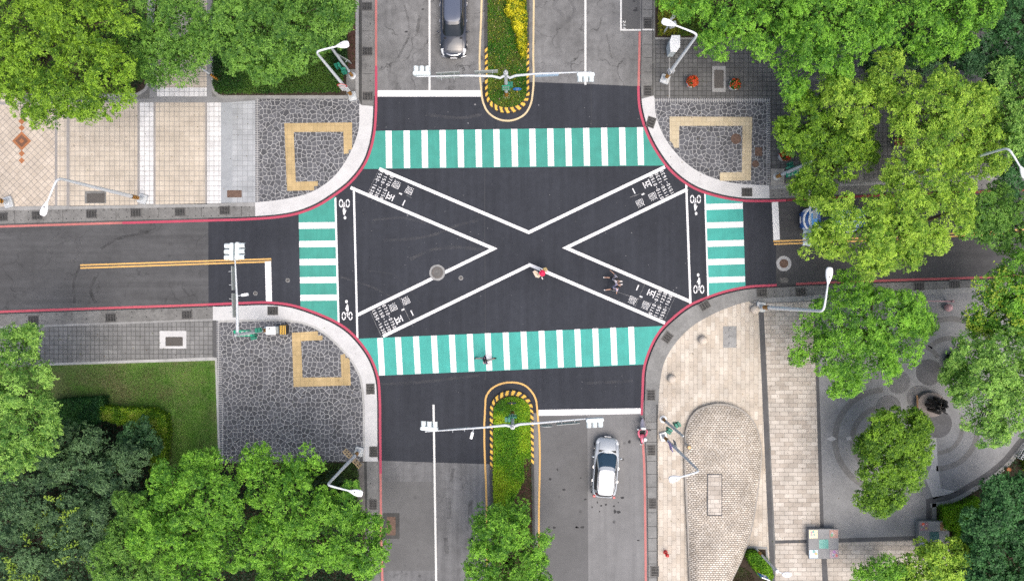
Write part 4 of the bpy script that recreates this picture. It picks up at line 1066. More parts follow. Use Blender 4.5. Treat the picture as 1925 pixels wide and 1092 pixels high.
GT = 'broadleaf trees round the crossing'
TREES = [
 ('camphor_tree', 'large yellow-green camphor tree overhanging the beige tiled walk in the upper left corner', [(60, 60, 78), (150, 45, 75), (60, 140, 72), (165, 130, 72), (110, 180, 54, .6), (95, 212, 32, 2.0), (160, 192, 40, 1.2), (208, 178, 40, 1.4), (215, 125, 34, 1.3), (50, 190, 36, 1.6), (20, 30, 60), (210, 45, 45), (20, 150, 40)], 10.5, 'camphor', 11, {}),
 ('camphor_tree', 'yellow-tipped tree over the tiled path left of the clipped bed', [(300, 40, 70, 1.2), (255, 75, 42, 2), (345, 115, 42, 1.2), (300, 120, 42, 1.8), (365, 90, 36, 2), (345, 40, 45), (285, 130, 24, 2.4)], 9.0, 'mid', 12, {}),
 ('camphor_tree', 'broad mid-green tree over the dark clipped bed beside the north road', [(440, 40, 75), (520, 50, 80), (600, 25, 65), (500, 105, 48, 1.2), (560, 85, 48), (440, 95, 40, 1.4), (400, 60, 35, 1.8), (630, 60, 34, 1.6), (510, 140, 22, 2.2), (650, -10, 40)], 9.6, 'mid', 13, dict(leafL=.12)),
 ('camphor_tree', 'bright green tree above the white cabinet at the upper right kerb', [(1362, 26, 46), (1400, 40, 58), (1352, 84, 32, 1.4), (1420, 80, 36, 1.2), (1300, -6, 38, 1), (1262, -12, 26, 1.6), (1450, 20, 58)], 8.6, 'bright', 14, {}),
 ('camphor_tree', 'tall green tree between the cabinet tree and the dark trees at the top edge', [(1530, 30, 62), (1590, 70, 55), (1520, 100, 48, 1), (1600, 20, 60), (1560, 125, 40, 1.6), (1490, 135, 34, 2.4), (1485, 160, 24, 3)], 9.6, 'bright', 15, {}),
 ('camphor_tree', 'bright green tree crown cut by the top edge right of centre', [(1700, 30, 66), (1770, 20, 70), (1830, 20, 50), (1740, 75, 42, 1.2), (1655, 50, 40, 1), (1800, 70, 40, 2)], 9.8, 'bright', 16, {}),
 ('broadleaf_tree', 'dull teal-green tree in the gap below the top right crowns', [(1720, 105, 44, 1), (1790, 105, 42, 1), (1830, 110, 30), (1850, 90, 40), (1660, 110, 30, 1.6)], 7.4, 'dark', 17, {}),
 ('broadleaf_tree', 'very dark tree in the upper right corner of the photo', [(1895, 40, 55), (1925, 70, 60), (1890, 90, 30, 1), (1930, 10, 50)], 8.6, 'gloss', 18, {}),
 ('camphor_tree', 'pale green tree cut by the right edge below the dark corner tree', [(1905, 145, 46, .8), (1925, 195, 46), (1900, 235, 32, 1.2), (1925, 250, 36)], 9.4, 'fresh', 19, {}),
 ('camphor_tree', 'olive-green tree at the paver edge beside the red planter', [(1510, 235, 46, 1), (1540, 210, 34, 1.4), (1498, 254, 32, 1.4), (1550, 270, 40, 1), (1590, 250, 30, 1.8), (1520, 200, 24, 1.8), (1480, 250, 20, 2.4)], 7.6, 'olive', 20, {}),
 ('camphor_tree', 'lime-green tree at the paver gap, upper of the yellow-green trees', [(1590, 185, 44, .8), (1620, 220, 30, 1.4), (1670, 140, 42, .6), (1690, 165, 40, .8), (1640, 180, 34, 1.6), (1575, 160, 24, 2)], 9.0, 'lime', 21, {}),
 ('camphor_tree', 'large lime-yellow tree over the bench and the east pavement', [(1740, 210, 58), (1770, 180, 44), (1720, 260, 46, 1), (1770, 260, 46), (1800, 210, 34, 1), (1700, 220, 30, 1.6), (1750, 300, 32, 1.6)], 10.2, 'lime', 22, {}),
 ('camphor_tree', 'lime-yellow tree left of the far right street lamp', [(1840, 195, 36, .6), (1850, 270, 36, 1), (1810, 290, 34, 1.6), (1860, 295, 28, 1.4), (1850, 240, 28, 1.6), (1835, 310, 26, 2)], 9.4, 'lime', 23, {}),
 ('camphor_tree', 'yellow-green tree hiding the green street signs at the east kerb', [(1540, 335, 46, .8), (1530, 352, 34, 1.4), (1580, 300, 40, 1), (1610, 280, 38, 1.4), (1552, 288, 30, 1.8), (1508, 352, 18, 2.2)], 7.8, 'camphor', 24, {}),
 ('camphor_tree', 'largest lime-yellow tree reaching over the east road and the blue car', [(1570, 415, 46, .8), (1620, 440, 52), (1680, 450, 48), (1710, 400, 46), (1640, 380, 36, 1.2), (1740, 360, 44, .8), (1700, 330, 36, 1.4), (1790, 360, 40, 1.2), (1740, 460, 40, 1), (1690, 490, 34, 1.4), (1560, 455, 32, 1.8), (1640, 490, 28, 2), (1790, 400, 34, 2), (1536, 462, 27, 2.2)], 10.0, 'lime', 25, {}),
 ('broadleaf_tree', 'deep green tree over the far end of the east road', [(1850, 400, 44, .8), (1830, 430, 36, 1.4), (1870, 440, 34, 1), (1910, 410, 40, .8), (1905, 450, 34, 1.2), (1880, 380, 26, 2)], 7.6, 'mid', 26, {}),
 ('broadleaf_tree', 'dark tree in the shadowed right margin above the road', [(1895, 310, 34, 1), (1915, 280, 34, 1), (1890, 345, 24, 1.6), (1870, 130, 40, 1.6), (1880, 165, 40, 2)], 6.0, 'gloss', 27, {}),
 ('broadleaf_tree', 'round deep green tree between the sandstone walk and the plaza', [(1600, 610, 78), (1660, 600, 62, .6), (1570, 660, 52, 1), (1630, 680, 60, .8), (1690, 650, 48, 1), (1550, 600, 44, 1.6), (1600, 550, 36, 1.8), (1700, 590, 40, 1.2), (1510, 655, 26, 2.4), (1590, 720, 26, 2.2), (1720, 580, 26, 2.2), (1735, 605, 16, 2.8)], 7.8, 'bright', 28, {}),
 ('broadleaf_tree', 'olive tree standing in the middle of the grey plaza', [(1665, 820, 48, .6), (1690, 860, 48, .5), (1650, 880, 44, 1), (1700, 800, 38, 1.2), (1670, 920, 36, 1), (1720, 850, 30, 1.6), (1640, 940, 24, 1.8), (1722, 805, 26, 2), (1690, 820, 44, .8), (1660, 850, 46, .8), (1700, 890, 36, 1.2), (1630, 850, 26, 2)], 6.6, 'olive', 29, dict(gap=.03, dens=1.4)),
 ('camphor_tree', 'pale green tree over the plaza beside the bronze sculpture', [(1850, 720, 62), (1890, 670, 56), (1834, 772, 46, .8), (1900, 770, 56), (1800, 722, 26, 1.6), (1860, 810, 34, 1.4), (1930, 720, 50), (1820, 670, 36, 1.2), (1795, 700, 20, 2.2)], 8.8, 'fresh', 30, dict(gap=.06, dens=1.15)),
 ('camphor_tree', 'spotty bright-tipped tree at the right edge below the road', [(1890, 545, 52, .6), (1925, 520, 52), (1860, 580, 38, 1.4), (1910, 600, 46, .8), (1840, 600, 24, 2.2), (1850, 620, 22, 2.4), (1930, 590, 40)], 8.2, 'bright', 31, dict(sprig=((0.34, 0.46, 0.05), 50))),
 ('glossy_tree', 'dark glossy tree filling the lower right corner', [(1870, 960, 50), (1900, 930, 44), (1882, 1020, 54, .6), (1925, 990, 60), (1920, 1060, 56), (1856, 1075, 40, 1), (1858, 1005, 24, 1.4)], 6.2, 'gloss', 32, dict(leafL=.17, bump=.7)),
 ('young_tree', 'bright lime young tree at the bottom edge below the second display table', [(1760, 1050, 36, .4), (1790, 1070, 34, .4), (1730, 1075, 34, .4), (1800, 1040, 22, 1)], 5.0, 'lime', 33, dict(leafL=.14)),
 ('young_tree', 'small green tree at the bottom edge right of the display table', [(1650, 1072, 32, .4), (1690, 1065, 28, .5), (1630, 1085, 24, .8), (1680, 1095, 34)], 4.6, 'bright', 34, {}),
 ('median_tree', 'round tree growing in the median strip at the bottom edge', [(945, 1010, 52), (970, 1060, 56), (910, 1050, 42, .8), (1000, 1020, 34, 1), (920, 975, 26, 1.6), (975, 970, 24, 1.8), (945, 1100, 60), (1010, 1075, 26, 1)], 6.8, 'bright', 35, {}),
 ('camphor_tree', 'large bright tree at the bottom left, left half beside the grey shrubs', [(400, 930, 72), (340, 980, 68), (430, 1010, 70), (330, 900, 44, 1), (380, 880, 38, 1.4), (300, 960, 44, 1.2), (360, 1060, 60, .5), (290, 1010, 40, 1.6)], 9.2, 'bright', 36, {}),
 ('camphor_tree', 'large bright tree at the bottom, right half reaching the south road kerb', [(560, 940, 66, .4), (600, 1000, 74), (660, 1030, 62), (500, 900, 52, 1), (520, 1020, 60), (570, 870, 34, 1.8), (640, 950, 40, 1.2), (700, 1050, 36, 1.4), (690, 990, 30, 1.8), (480, 865, 28, 2), (540, 1080, 56, .8)], 9.0, 'bright', 37, {}),
 ('broadleaf_tree', 'mid-green tree tucked under the large bright tree at the bottom left', [(250, 1010, 50, .6), (220, 1060, 48), (270, 960, 34, 1.2), (240, 960, 28, 1.4), (290, 1075, 50, .6)], 7.4, 'mid', 38, {}),
 ('camphor_tree', 'pale green tree cut by the left edge over the grey pavers', [(30, 720, 74), (45, 790, 62), (20, 660, 50, 1), (60, 640, 28, 2.0), (80, 770, 34, 1.6), (85, 820, 28, 2), (20, 860, 46, .8), (60, 690, 34, 1.6), (-20, 750, 80)], 9.2, 'fresh', 39, {}),
 ('grey_leaved_tree', 'grey-green tree behind the L-shaped hedge', [(180, 858, 48, .4), (232, 888, 42, .4), (140, 832, 38, 1), (256, 868, 26, 1.2), (200, 920, 46), (130, 880, 40), (110, 850, 34)], 5.2, 'grey', 40, dict(bump=.85, gap=.22)),
 ('grey_leaved_tree', 'grey-green tree with yellow sprays in the lower left corner', [(60, 930, 60), (120, 980, 60), (60, 1030, 60), (150, 1050, 56), (20, 970, 56), (170, 980, 40, 1), (10, 1080, 60), (110, 1085, 50)], 6.6, 'grey', 41, dict(bump=.85, gap=.22, sprig=((0.30, 0.45, 0.06), 26))),
 ('round_shrub', 'small dark shrub inside the corner of the L-shaped hedge', [(268, 810, 32, .2), (250, 830, 26, .4), (285, 830, 22, .4)], 2.8, 'dark', 42, dict(bump=.4, cat='shrub')),
]
for nm, lab, lb, top, pal, seed, kw in TREES:
    tree(nm, lab, lb, top, pal, seed, **kw)

# ---- ground cover, hedges and flowers
def inpoly(x, y, poly):
    c = np.zeros(len(x), bool)
    n = len(poly)
    for i in range(n):
        x1, y1 = poly[i]; x2, y2 = poly[i - 1]
        if abs(y1 - y2) < 1e-9: continue
        t = ((y1 > y) != (y2 > y)) & (x < (x2 - x1) * (y - y1) / (y2 - y1) + x1)
        c ^= t
    return c
def vnoise(rg, x, y, cell):
    """smooth random field sampled at points"""
    gx, gy = x / cell, y / cell
    ix, iy = np.floor(gx).astype(int), np.floor(gy).astype(int)
    fx, fy = gx - ix, gy - iy
    tab = rg.random((64, 64))
    f = lambda a, b: tab[a % 64, b % 64]
    sx, sy = fx * fx * (3 - 2 * fx), fy * fy * (3 - 2 * fy)
    return (f(ix, iy) * (1 - sx) + f(ix + 1, iy) * sx) * (1 - sy) + (f(ix, iy + 1) * (1 - sx) + f(ix + 1, iy + 1) * sx) * sy
def cover(name, poly_px, per_m2, zlo, zhi, cols, seed, leaf=0.09, w=0.5, upright=0.25, thin=None, parent=None, loc=None, patch=1.2):
    rg = np.random.default_rng(seed)
    pl = pxpoly(poly_px)
    xs = [p[0] for p in pl]; ys = [p[1] for p in pl]
    bb = (max(xs) - min(xs)) * (max(ys) - min(ys))
    n = int(bb * per_m2)
    x = rg.uniform(min(xs), max(xs), n); y = rg.uniform(min(ys), max(ys), n)
    k = inpoly(x, y, pl)
    if thin is not None: k &= rg.random(n) > thin(x * S + CX, CY - y * S)
    x, y = x[k], y[k]; n = len(x)
    if zhi > zlo:
        z = zlo + (zhi - zlo) * np.clip(0.45 + 0.55 * vnoise(rg, x, y, 0.35) - rg.random(n) ** 2 * 0.5, 0.05, 1)
    else: z = np.full(n, zlo)
    nr = unit(rg.normal(size=(n, 3)) * (0.35 + upright) + np.array([0, 0, 1.0])); d = unit(rg.normal(size=(n, 3)))
    f = np.clip(vnoise(rg, x, y, patch) * 1.3 - 0.15 + rg.normal(0, 0.22, n), 0, 0.999)
    cc = np.array(cols); q = f * (len(cc) - 1); i = q.astype(int); t = (q - i)[:, None]
    col = (cc[i] * (1 - t) + cc[np.minimum(i + 1, len(cc) - 1)] * t) * rg.uniform(0.8, 1.2, (n, 1))
    L = leaf * rg.uniform(0.7, 1.3, n)
    pos = np.stack([x, y, z], 1)
    if loc is not None: pos = pos - np.array(loc)
    return leaf_mesh(name, pos, nr, d, L, L * w, col, parent)
def stuff(o, label, cat): return tag(o, label, cat, kind='stuff')
# lawn
def worn(X, Y): return np.clip(0.2 + 0.6 / (1 + np.exp((X - 185) / 22)) + 0.4 * (X > 398) + 0.25 * (Y < 686), 0, 0.95)
stuff(cover('lawn_grass', [(75, 688), (404, 678), (410, 870), (320, 872), (330, 770), (205, 755), (70, 755)], 1500, 0.13, 0.16, [(0.17, 0.155, 0.08), (0.09, 0.20, 0.035), (0.13, 0.33, 0.04), (0.22, 0.40, 0.07)], 50, 0.07, 0.3, 0.7, worn), 'short worn lawn beside the crazy paving', 'grass')
# north-west clipped bed
stuff(cover('ground_cover', [(403, -60), (655, -60), (655, 130), (640, 176), (425, 179), (410, 176), (404, 165)], 900, 0.18, 0.55, [(0.014, 0.05, 0.010), (0.025, 0.09, 0.014), (0.05, 0.14, 0.02), (0.10, 0.20, 0.03)], 51, 0.10, 0.55, 0.3), 'dark green clipped shrub bed beside the north road', 'shrub bed')
stuff(cover('ground_cover', [(655, -60), (668, -60), (668, 130), (655, 130)], 90, 0.14, 0.2, [(0.10, 0.05, 0.03), (0.05, 0.09, 0.02)], 52, 0.08), 'sparse weeds on the reddish mulch strip by the kerb', 'weeds')
stuff(cover('ground_cover', [(640, 868), (676, 868), (676, 960), (600, 960), (560, 868)], 700, 0.16, 0.5, [(0.03, 0.06, 0.015), (0.05, 0.11, 0.02), (0.10, 0.15, 0.03)], 53, 0.10), 'shrubby ground cover under the lower left street lamp', 'shrub bed')
stuff(cover('ground_cover', [(1236, -60), (1320, -60), (1316, 70), (1236, 70)], 700, 0.16, 0.6, [(0.05, 0.12, 0.012), (0.10, 0.19, 0.016), (0.24, 0.27, 0.02), (0.33, 0.33, 0.03)], 54, 0.11), 'yellow-green shrub bed behind the white cabinet', 'shrub bed')
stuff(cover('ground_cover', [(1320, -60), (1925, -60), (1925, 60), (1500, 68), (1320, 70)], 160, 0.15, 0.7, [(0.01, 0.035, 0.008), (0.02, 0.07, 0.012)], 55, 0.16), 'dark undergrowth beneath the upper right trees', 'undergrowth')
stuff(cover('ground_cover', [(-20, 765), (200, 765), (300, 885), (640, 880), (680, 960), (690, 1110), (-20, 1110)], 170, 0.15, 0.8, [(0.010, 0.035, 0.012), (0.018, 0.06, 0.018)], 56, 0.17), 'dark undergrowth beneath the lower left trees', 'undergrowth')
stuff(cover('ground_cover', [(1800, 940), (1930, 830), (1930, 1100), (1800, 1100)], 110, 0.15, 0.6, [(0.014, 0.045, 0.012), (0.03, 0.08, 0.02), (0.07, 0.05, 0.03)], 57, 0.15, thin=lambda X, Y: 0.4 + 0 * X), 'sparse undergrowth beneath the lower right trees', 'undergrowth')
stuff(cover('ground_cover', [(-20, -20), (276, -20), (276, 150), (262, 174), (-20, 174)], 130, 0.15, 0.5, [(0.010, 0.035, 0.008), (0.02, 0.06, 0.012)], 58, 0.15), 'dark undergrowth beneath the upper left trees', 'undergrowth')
stuff(cover('ground_cover', [(1374, 1092), (1388, 1060), (1412, 1075), (1420, 1100), (1374, 1100)], 500, 0.14, 0.2, [(0.06, 0.03, 0.02), (0.05, 0.09, 0.015)], 59, 0.08), 'weedy soil beside the cobble mound', 'weeds')
# medians
stuff(cover('median_grass', [(917, -60), (990, -60), (989.5, 176)] + list(reversed(arcpts(918, 989, 176, 27, False)))[1:-1] + [(917.5, 176)], 1500, 0.15, 0.30, [(0.035, 0.14, 0.016), (0.075, 0.24, 0.022), (0.12, 0.29, 0.026), (0.20, 0.20, 0.055), (0.18, 0.32, 0.03)], 60, 0.085, 0.4, 0.5, patch=0.8), 'green grass with yellow specks in the upper median', 'grass')
stuff(cover('flower_specks', [(919, -10), (986, -10), (986, 190), (960, 202), (930, 198), (919, 180)], 22, 0.28, 0.34, [(0.62, 0.50, 0.03), (0.62, 0.52, 0.06), (0.6, 0.40, 0.36)], 61, 0.06, 0.8, 0.2, patch=0.3), 'tiny yellow and pink flowers scattered in the upper median grass', 'flowers')
stuff(cover('median_plants', [(928, 850), (928, 775)] + arcpts(928, 996, 772, 28, True)[1:-1] + [(996, 775), (998, 868), (985, 900), (965, 940), (930, 1000), (927, 900)], 1500, 0.15, 0.42, [(0.06, 0.21, 0.02), (0.15, 0.37, 0.022), (0.30, 0.54, 0.026), (0.44, 0.58, 0.035)], 62, 0.085, 0.5, 0.4, patch=0.9,
      thin=lambda X, Y: np.clip(0.0 + 0.85 * (X > 985) * (Y > 860) + 0.3 * (Y < 760), 0, 0.9)), 'leafy green ground cover filling the lower median', 'ground cover')
stuff(cover('median_plants', [(930, 940), (1000, 868), (1002, 1092), (930, 1092)], 260, 0.15, 0.3, [(0.06, 0.035, 0.028), (0.05, 0.09, 0.02), (0.06, 0.13, 0.02)], 63, 0.08), 'thin plants on the bare dark soil of the lower median', 'weeds')
def solid_plant(name, label, cat, poly, cols, z0, z1, seed, dens=1300, leaf=0.10, group=None, core=None, patch=0.5):
    c = (sum(p[0] for p in poly) / len(poly), sum(p[1] for p in poly) / len(poly)); g = G(*c)
    root = thing(name, label, cat, (g[0], g[1], 0.12), group=group)
    cover('foliage', poly, dens, z0, z1, cols, seed, leaf, 0.55, 0.45, parent=root, loc=(g[0], g[1], 0.12), patch=patch)
    # a hedge has sides as well as a top: leaves down the outline
    rg = np.random.default_rng(seed + 500); pl = np.array(pxpoly(poly))
    pos, nr = [], []
    for i in range(len(pl)):
        a, b = pl[i - 1], pl[i]
        m = int(np.linalg.norm(b - a) * (z1 - 0.12) * 420)
        if m < 1: continue
        t = rg.random((m, 1)); q = a + (b - a) * t
        e = b - a; nn = np.array([e[1], -e[0], 0.0]); nn /= np.linalg.norm(nn) + 1e-9
        z = rg.uniform(0.05, z1 - 0.16, (m, 1))
        pos.append(np.hstack([q - np.array(g), z]) + rg.normal(0, 0.05, (m, 3))); nr.append(unit(nn + rg.normal(0, 0.5, (m, 3)) + np.array([0, 0, .4])))
    pos = np.concatenate(pos); nr = np.concatenate(nr); m = len(pos)
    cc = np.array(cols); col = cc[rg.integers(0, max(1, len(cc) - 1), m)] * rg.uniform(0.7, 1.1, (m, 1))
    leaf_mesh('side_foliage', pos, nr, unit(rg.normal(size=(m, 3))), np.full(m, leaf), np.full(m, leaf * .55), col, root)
    mb = MB(); q = pxpoly(poly); k = 0.86; q = [((x - g[0]) * k, (y - g[1]) * k) for x, y in q]
    for x, y in q[::2]:
        mb = MB(); mb.tube([(x * .8, y * .8, 0), (x * .88, y * .88, (z1 - .12) * .8)], [0.03, 0.01], 5); mb.build('stem', M['bark'], root)
    return root
solid_plant('flowering_shrub', 'yellow flowering shrub row along the right kerb of the upper median', 'shrub', [(950, -60), (986, -60), (988, -10), (983, 20), (989.5, 32), (988, 60), (989, 84), (986, 112), (982, 113), (976, 98), (972, 84), (975, 76), (966, 60), (964, 48), (966, 40), (953, 34), (950, 24), (956, 10), (945, -4)], [(0.06, 0.17, 0.02), (0.30, 0.36, 0.02), (0.74, 0.68, 0.03), (0.80, 0.76, 0.05)], 0.25, 0.66, 70, 1000, 0.12, patch=0.22)
HG = [(0.08, 0.20, 0.016), (0.19, 0.36, 0.024), (0.32, 0.48, 0.03), (0.36, 0.42, 0.09)]
solid_plant('box_hedge', 'yellow-green L-shaped hedge at the corner of the lawn', 'hedge', [(206, 760), (240, 763), (300, 766), (322, 776), (326, 800), (322, 850), (316, 880), (296, 880), (298, 845), (300, 805), (290, 792), (240, 792), (206, 782)], HG, 0.75, 1.15, 71)
solid_plant('box_hedge', 'dark green hedge joining the yellow-green L-shaped hedge', 'hedge', [(112, 752), (140, 747), (208, 744), (206, 785), (170, 800), (112, 800)], [(0.02, 0.08, 0.026), (0.035, 0.13, 0.036), (0.08, 0.21, 0.05)], 0.7, 1.1, 72)
solid_plant('box_hedge', 'bright green hedge behind the second display table', 'hedge', [(1761, 948), (1795, 942), (1826, 930), (1828, 990), (1826, 1030), (1792, 1020), (1784, 990), (1761, 985)], [(0.12, 0.30, 0.016), (0.22, 0.46, 0.022), (0.32, 0.56, 0.03)], 0.6, 0.95, 73)
solid_plant('box_hedge', 'small bright hedge patch beside the short lamp at the bottom edge', 'hedge', [(1402, 1031), (1420, 1031), (1440, 1050), (1446, 1075), (1443, 1082), (1424, 1076), (1408, 1056), (1400, 1040)], [(0.08, 0.24, 0.016), (0.17, 0.38, 0.02), (0.28, 0.50, 0.03)], 0.6, 0.95, 74)
solid_plant('box_hedge', 'bright bush behind the white picket fence at the right edge', 'hedge', [(1915, 860), (1935, 850), (1935, 885), (1918, 880)], HG, 0.6, 1.0, 75)
solid_plant('round_shrub', 'dark round shrub at the plaza edge left of the pale tree', 'shrub', [(1775, 668), (1790, 660), (1800, 680), (1796, 706), (1782, 710), (1773, 690)], [(0.014, 0.055, 0.012), (0.03, 0.10, 0.018)], 0.5, 0.95, 76)

# fallen leaves scattered over the pavements and gutters
rg_ = np.random.default_rng(90); X = []
for (x0, y0, x1, y1, n_) in ((130, 200, 480, 385, 40), (0, 200, 105, 385, 16), (420, 610, 680, 860, 40), (1240, 590, 1520, 1080, 90), (1545, 570, 1780, 1000, 60), (1240, 80, 1450, 340, 60), (110, 688, 400, 745, 70), (75, 610, 400, 670, 30)):
    X.append(np.stack([rg_.uniform(x0, x1, n_), rg_.uniform(y0, y1, n_)], 1))
X = np.concatenate(X); m_ = len(X)
pos_ = np.stack([(X[:, 0] - CX) / S, (CY - X[:, 1]) / S, np.full(m_, 0.16)], 1)
cc_ = np.array([(0.16, 0.09, 0.03), (0.22, 0.16, 0.04), (0.09, 0.06, 0.03), (0.12, 0.16, 0.03)])
stuff(leaf_mesh('fallen_leaves', pos_, unit(rg_.normal(size=(m_, 3)) * .15 + np.array([0, 0, 1.])), unit(rg_.normal(size=(m_, 3))), rg_.uniform(.05, .10, m_), rg_.uniform(.03, .055, m_), cc_[rg_.integers(0, 4, m_)]), 'scattered fallen leaves on the pavements', 'leaves')
# ================================================================== STREET FURNITURE
def up_at(base_px, h):
    x, y, _ = P(*base_px); return (x, y, 0.12)
def dir_to(base_px, tip_px, h):
    """ground heading (radians) from a pole at base_px to a point seen at tip_px that is h metres up"""
    b = P(*base_px); t = P(*tip_px, h)
    return math.atan2(t[1] - b[1], t[0] - b[0]), math.hypot(t[0] - b[0], t[1] - b[1])
def band_mesh(r, z0, n=4, hgt=0.11):
    mb = MB()
    for i in range(n * 2):
        mb.mi = i % 2
        mb.lathe([(r, z0 + i * hgt), (r, z0 + (i + 1) * hgt)], n=14)
    return mb
def mk_lamp():
    """cobra-head street lamp, 9.8 m, arm along +X"""
    r = thing('street_lamp', 'x', 'street lamp')
    mb = MB(); mb.box((0, 0, 0.10), (0.62, 0.62, 0.20), 0, 0.05); mb.build('footing', M['metal'], r)
    mb = MB(); mb.lathe([(0.17, 0.2), (0.17, 0.26), (0.13, 0.30), (0.12, 0.8)], n=14)
    for a in range(4): mb.tube([(0.2 * math.cos(a * PI / 2 + .78), 0.2 * math.sin(a * PI / 2 + .78), 0.19), (0.2 * math.cos(a * PI / 2 + .78), 0.2 * math.sin(a * PI / 2 + .78), 0.29)], 0.025, 6)
    mb.build('base_flange', M['pole'], r)
    band_mesh(0.135, 0.8).build('warning_band', [M['warny'], M['black']], r)
    mb = MB(); mb.tube([(0, 0, 0.8), (0, 0, 3), (0, 0, 6), (0, 0, 9.35), (0.03, 0, 9.58), (0.12, 0, 9.74), (0.28, 0, 9.82)], [0.128, 0.118, 0.10, 0.075, 0.07, 0.066, 0.062], 12); mb.build('pole', M['polew'], r)
    mb = MB(); mb.tube([(0.28, 0, 9.82), (0.7, 0, 9.88), (1.45, 0, 9.93)], [0.060, 0.052, 0.046], 10); mb.build('arm', M['polew'], r)
    # teardrop head
    mb = MB(); vs, fs = [], []
    st = [(1.36, .055, .05), (1.5, .10, .08), (1.66, .165, .11), (1.84, .205, .12), (2.02, .205, .115), (2.14, .175, .09), (2.2, .11, .05)]
    n = 12
    for x, w_, h_ in st:
        for k in range(n):
            t = 2 * PI * k / n
            vs.append((x, w_ * math.copysign(abs(math.cos(t)) ** .8, math.cos(t)), 9.95 + h_ * (math.sin(t) if math.sin(t) > 0 else 0.45 * math.sin(t))))
    for i in range(len(st) - 1):
        for k in range(n):
            fs.append((i * n + k, i * n + (k + 1) % n, (i + 1) * n + (k + 1) % n, (i + 1) * n + k))
    fs.append(tuple(reversed(range(n)))); fs.append(tuple(range((len(st) - 1) * n, len(st) * n)))
    mb.add(vs, fs); hd = mb.build('lamp_head', M['lampw'], r, ang=60)
    mb = MB(); mb.lathe([(0.035, 0), (0.035, 0.035), (0.02, 0.045)], (1.72, 0.02, 10.055), 8); mb.build('photocell', M['black'], hd)
    mb = MB(); mb.box((1.93, 0, 9.893), (0.36, 0.26, 0.02), 0, 0.03); mb.build('lens', M['signw'], hd)
    return r
LG = 'street lamps round the crossing'
lamps = [((664, 183), (651, 87), 9.8, 1.0, 'white street lamp with a red-ringed round sign beside the clipped bed'),
 ((1249, 151), (1250, 45), 9.2, .94, 'white street lamp on the dark pavers at the upper right, arching over the white cabinet'),
 ((271, 375), (86, 398), 9.9, 1.0, 'street lamp leaning over the beige tiled walk beside the west road'),
 ((676, 847), (676, 924), 9.0, .92, 'street lamp carrying two ochre signs at the lower left corner of the crazy paving'),
 ((1428, 577), (1555, 512), 10.6, 1.08, 'white street lamp beside the topmost stone ball on the sandstone corner'),
 ((1246, 819), (1262, 898), 10.1, 1.03, 'grey street lamp with a purple sign standing by the cobble mound'),
 ((1714, 330), (1920, 330), 10.0, 1.02, 'street lamp half hidden in the lime-yellow trees at the right edge'),
 ((20, 381), (-180, 420), 9.9, 1.0, 'street lamp base and pole at the left edge of the beige diagonal tiles')]
L0 = mk_lamp()
lamp_objs = []
for i, (b, t, h, s_, lab) in enumerate(lamps):
    o = L0 if i == 0 else copy_tree(L0)
    a, l = dir_to(b, t, h)
    x, y, z = up_at(b, h); o.location = (x, y, z); o.rotation_euler = (0, 0, a); o.scale = (l / 1.95 if l < 4 else 1, 1, s_)
    tag(o, lab, None, LG); lamp_objs.append((o, a))
def face_plate(o, a, nm, z, w_, h_, wa, mat, off=0.12, label=None, marks=None, round_=False, rim=None, lat=0.0):
    """a sign plate on pole o at height z facing world heading wa"""
    la = wa - a
    c, s_ = math.cos(la), math.sin(la)
    f = lambda u, v, d: (c * d - s_ * (u + lat), s_ * d + c * (u + lat), z + v)
    def plate(w2, h2, d0, d1, rnd):
        pts = [(w2 * math.cos(t), h2 * math.sin(t)) for t in [2 * PI * i / 24 for i in range(24)]] if rnd else [(-w2, -h2), (w2, -h2), (w2, h2), (-w2, h2)]
        n = len(pts)
        mb = MB(); mb.add([f(u, v, d0) for u, v in pts] + [f(u, v, d1) for u, v in pts], [tuple(reversed(range(n))), tuple(range(n, 2 * n))] + [(i, (i + 1) % n, n + (i + 1) % n, n + i) for i in range(n)])
        return mb
    p = plate(w_ / 2, h_ / 2, off, off + .02, round_).build(nm, mat, o)
    if label: p['label'] = label
    if rim:
        plate(w_ / 2 * .74, h_ / 2 * .74, off + .019, off + .024, round_).build('sign_face', rim, p)
    mb = MB(); mb.tube([(0, 0, z), f(0, 0, off)], 0.03, 6); mb.build('clamp', M['metal'], p)
    if marks:
        mb = MB()
        for u0, v0, u1, v1, t in marks:
            du, dv = u1 - u0, v1 - v0; l = math.hypot(du, dv) or 1; nu, nv = -dv / l * t / 2, du / l * t / 2
            mb.add([f(u, v, off + .026) for u, v in ((u0 + nu, v0 + nv), (u0 - nu, v0 - nv), (u1 - nu, v1 - nv), (u1 + nu, v1 + nv))], [(0, 1, 2, 3)])
        mk = 'ink' if mat in (M['signw'], M['signred'], M['signy']) else 'signw'
        mb.build('lettering', M[mk], p, smooth=False)
    return p
def wl(w_, h_, rows, rg, per=5):
    """short illegible character strokes on a sign, as far as the photo resolves them"""
    out = []
    for r in range(rows):
        ch = h_ / rows * .62; cw = w_ * .84 / per
        for c in range(per):
            u = -w_ * .42 + cw * (c + .5); v = h_ / 2 - h_ / rows * (r + .5)
            for k in range(2): out.append((u - cw * .33, v + ch * (.28 - .5 * k), u + cw * .33, v + ch * (.28 - .5 * k), ch * .16))
            out.append((u + cw * rg.uniform(-.1, .1), v - ch * .45, u, v + ch * .45, ch * .16))
    return out
rgs = random.Random(3)
SOUTH, NORTH, EAST, WEST = -PI / 2, PI / 2, 0.0, PI
o, a = lamp_objs[0]
face_plate(o, a, 'round_sign', 3.3, .74, .74, SOUTH, M['signred'], label='red-ringed white round sign', round_=True, rim=M['signw'], marks=[(-.2, .04, .2, .04, .05), (-.16, -.06, .16, -.06, .05)])
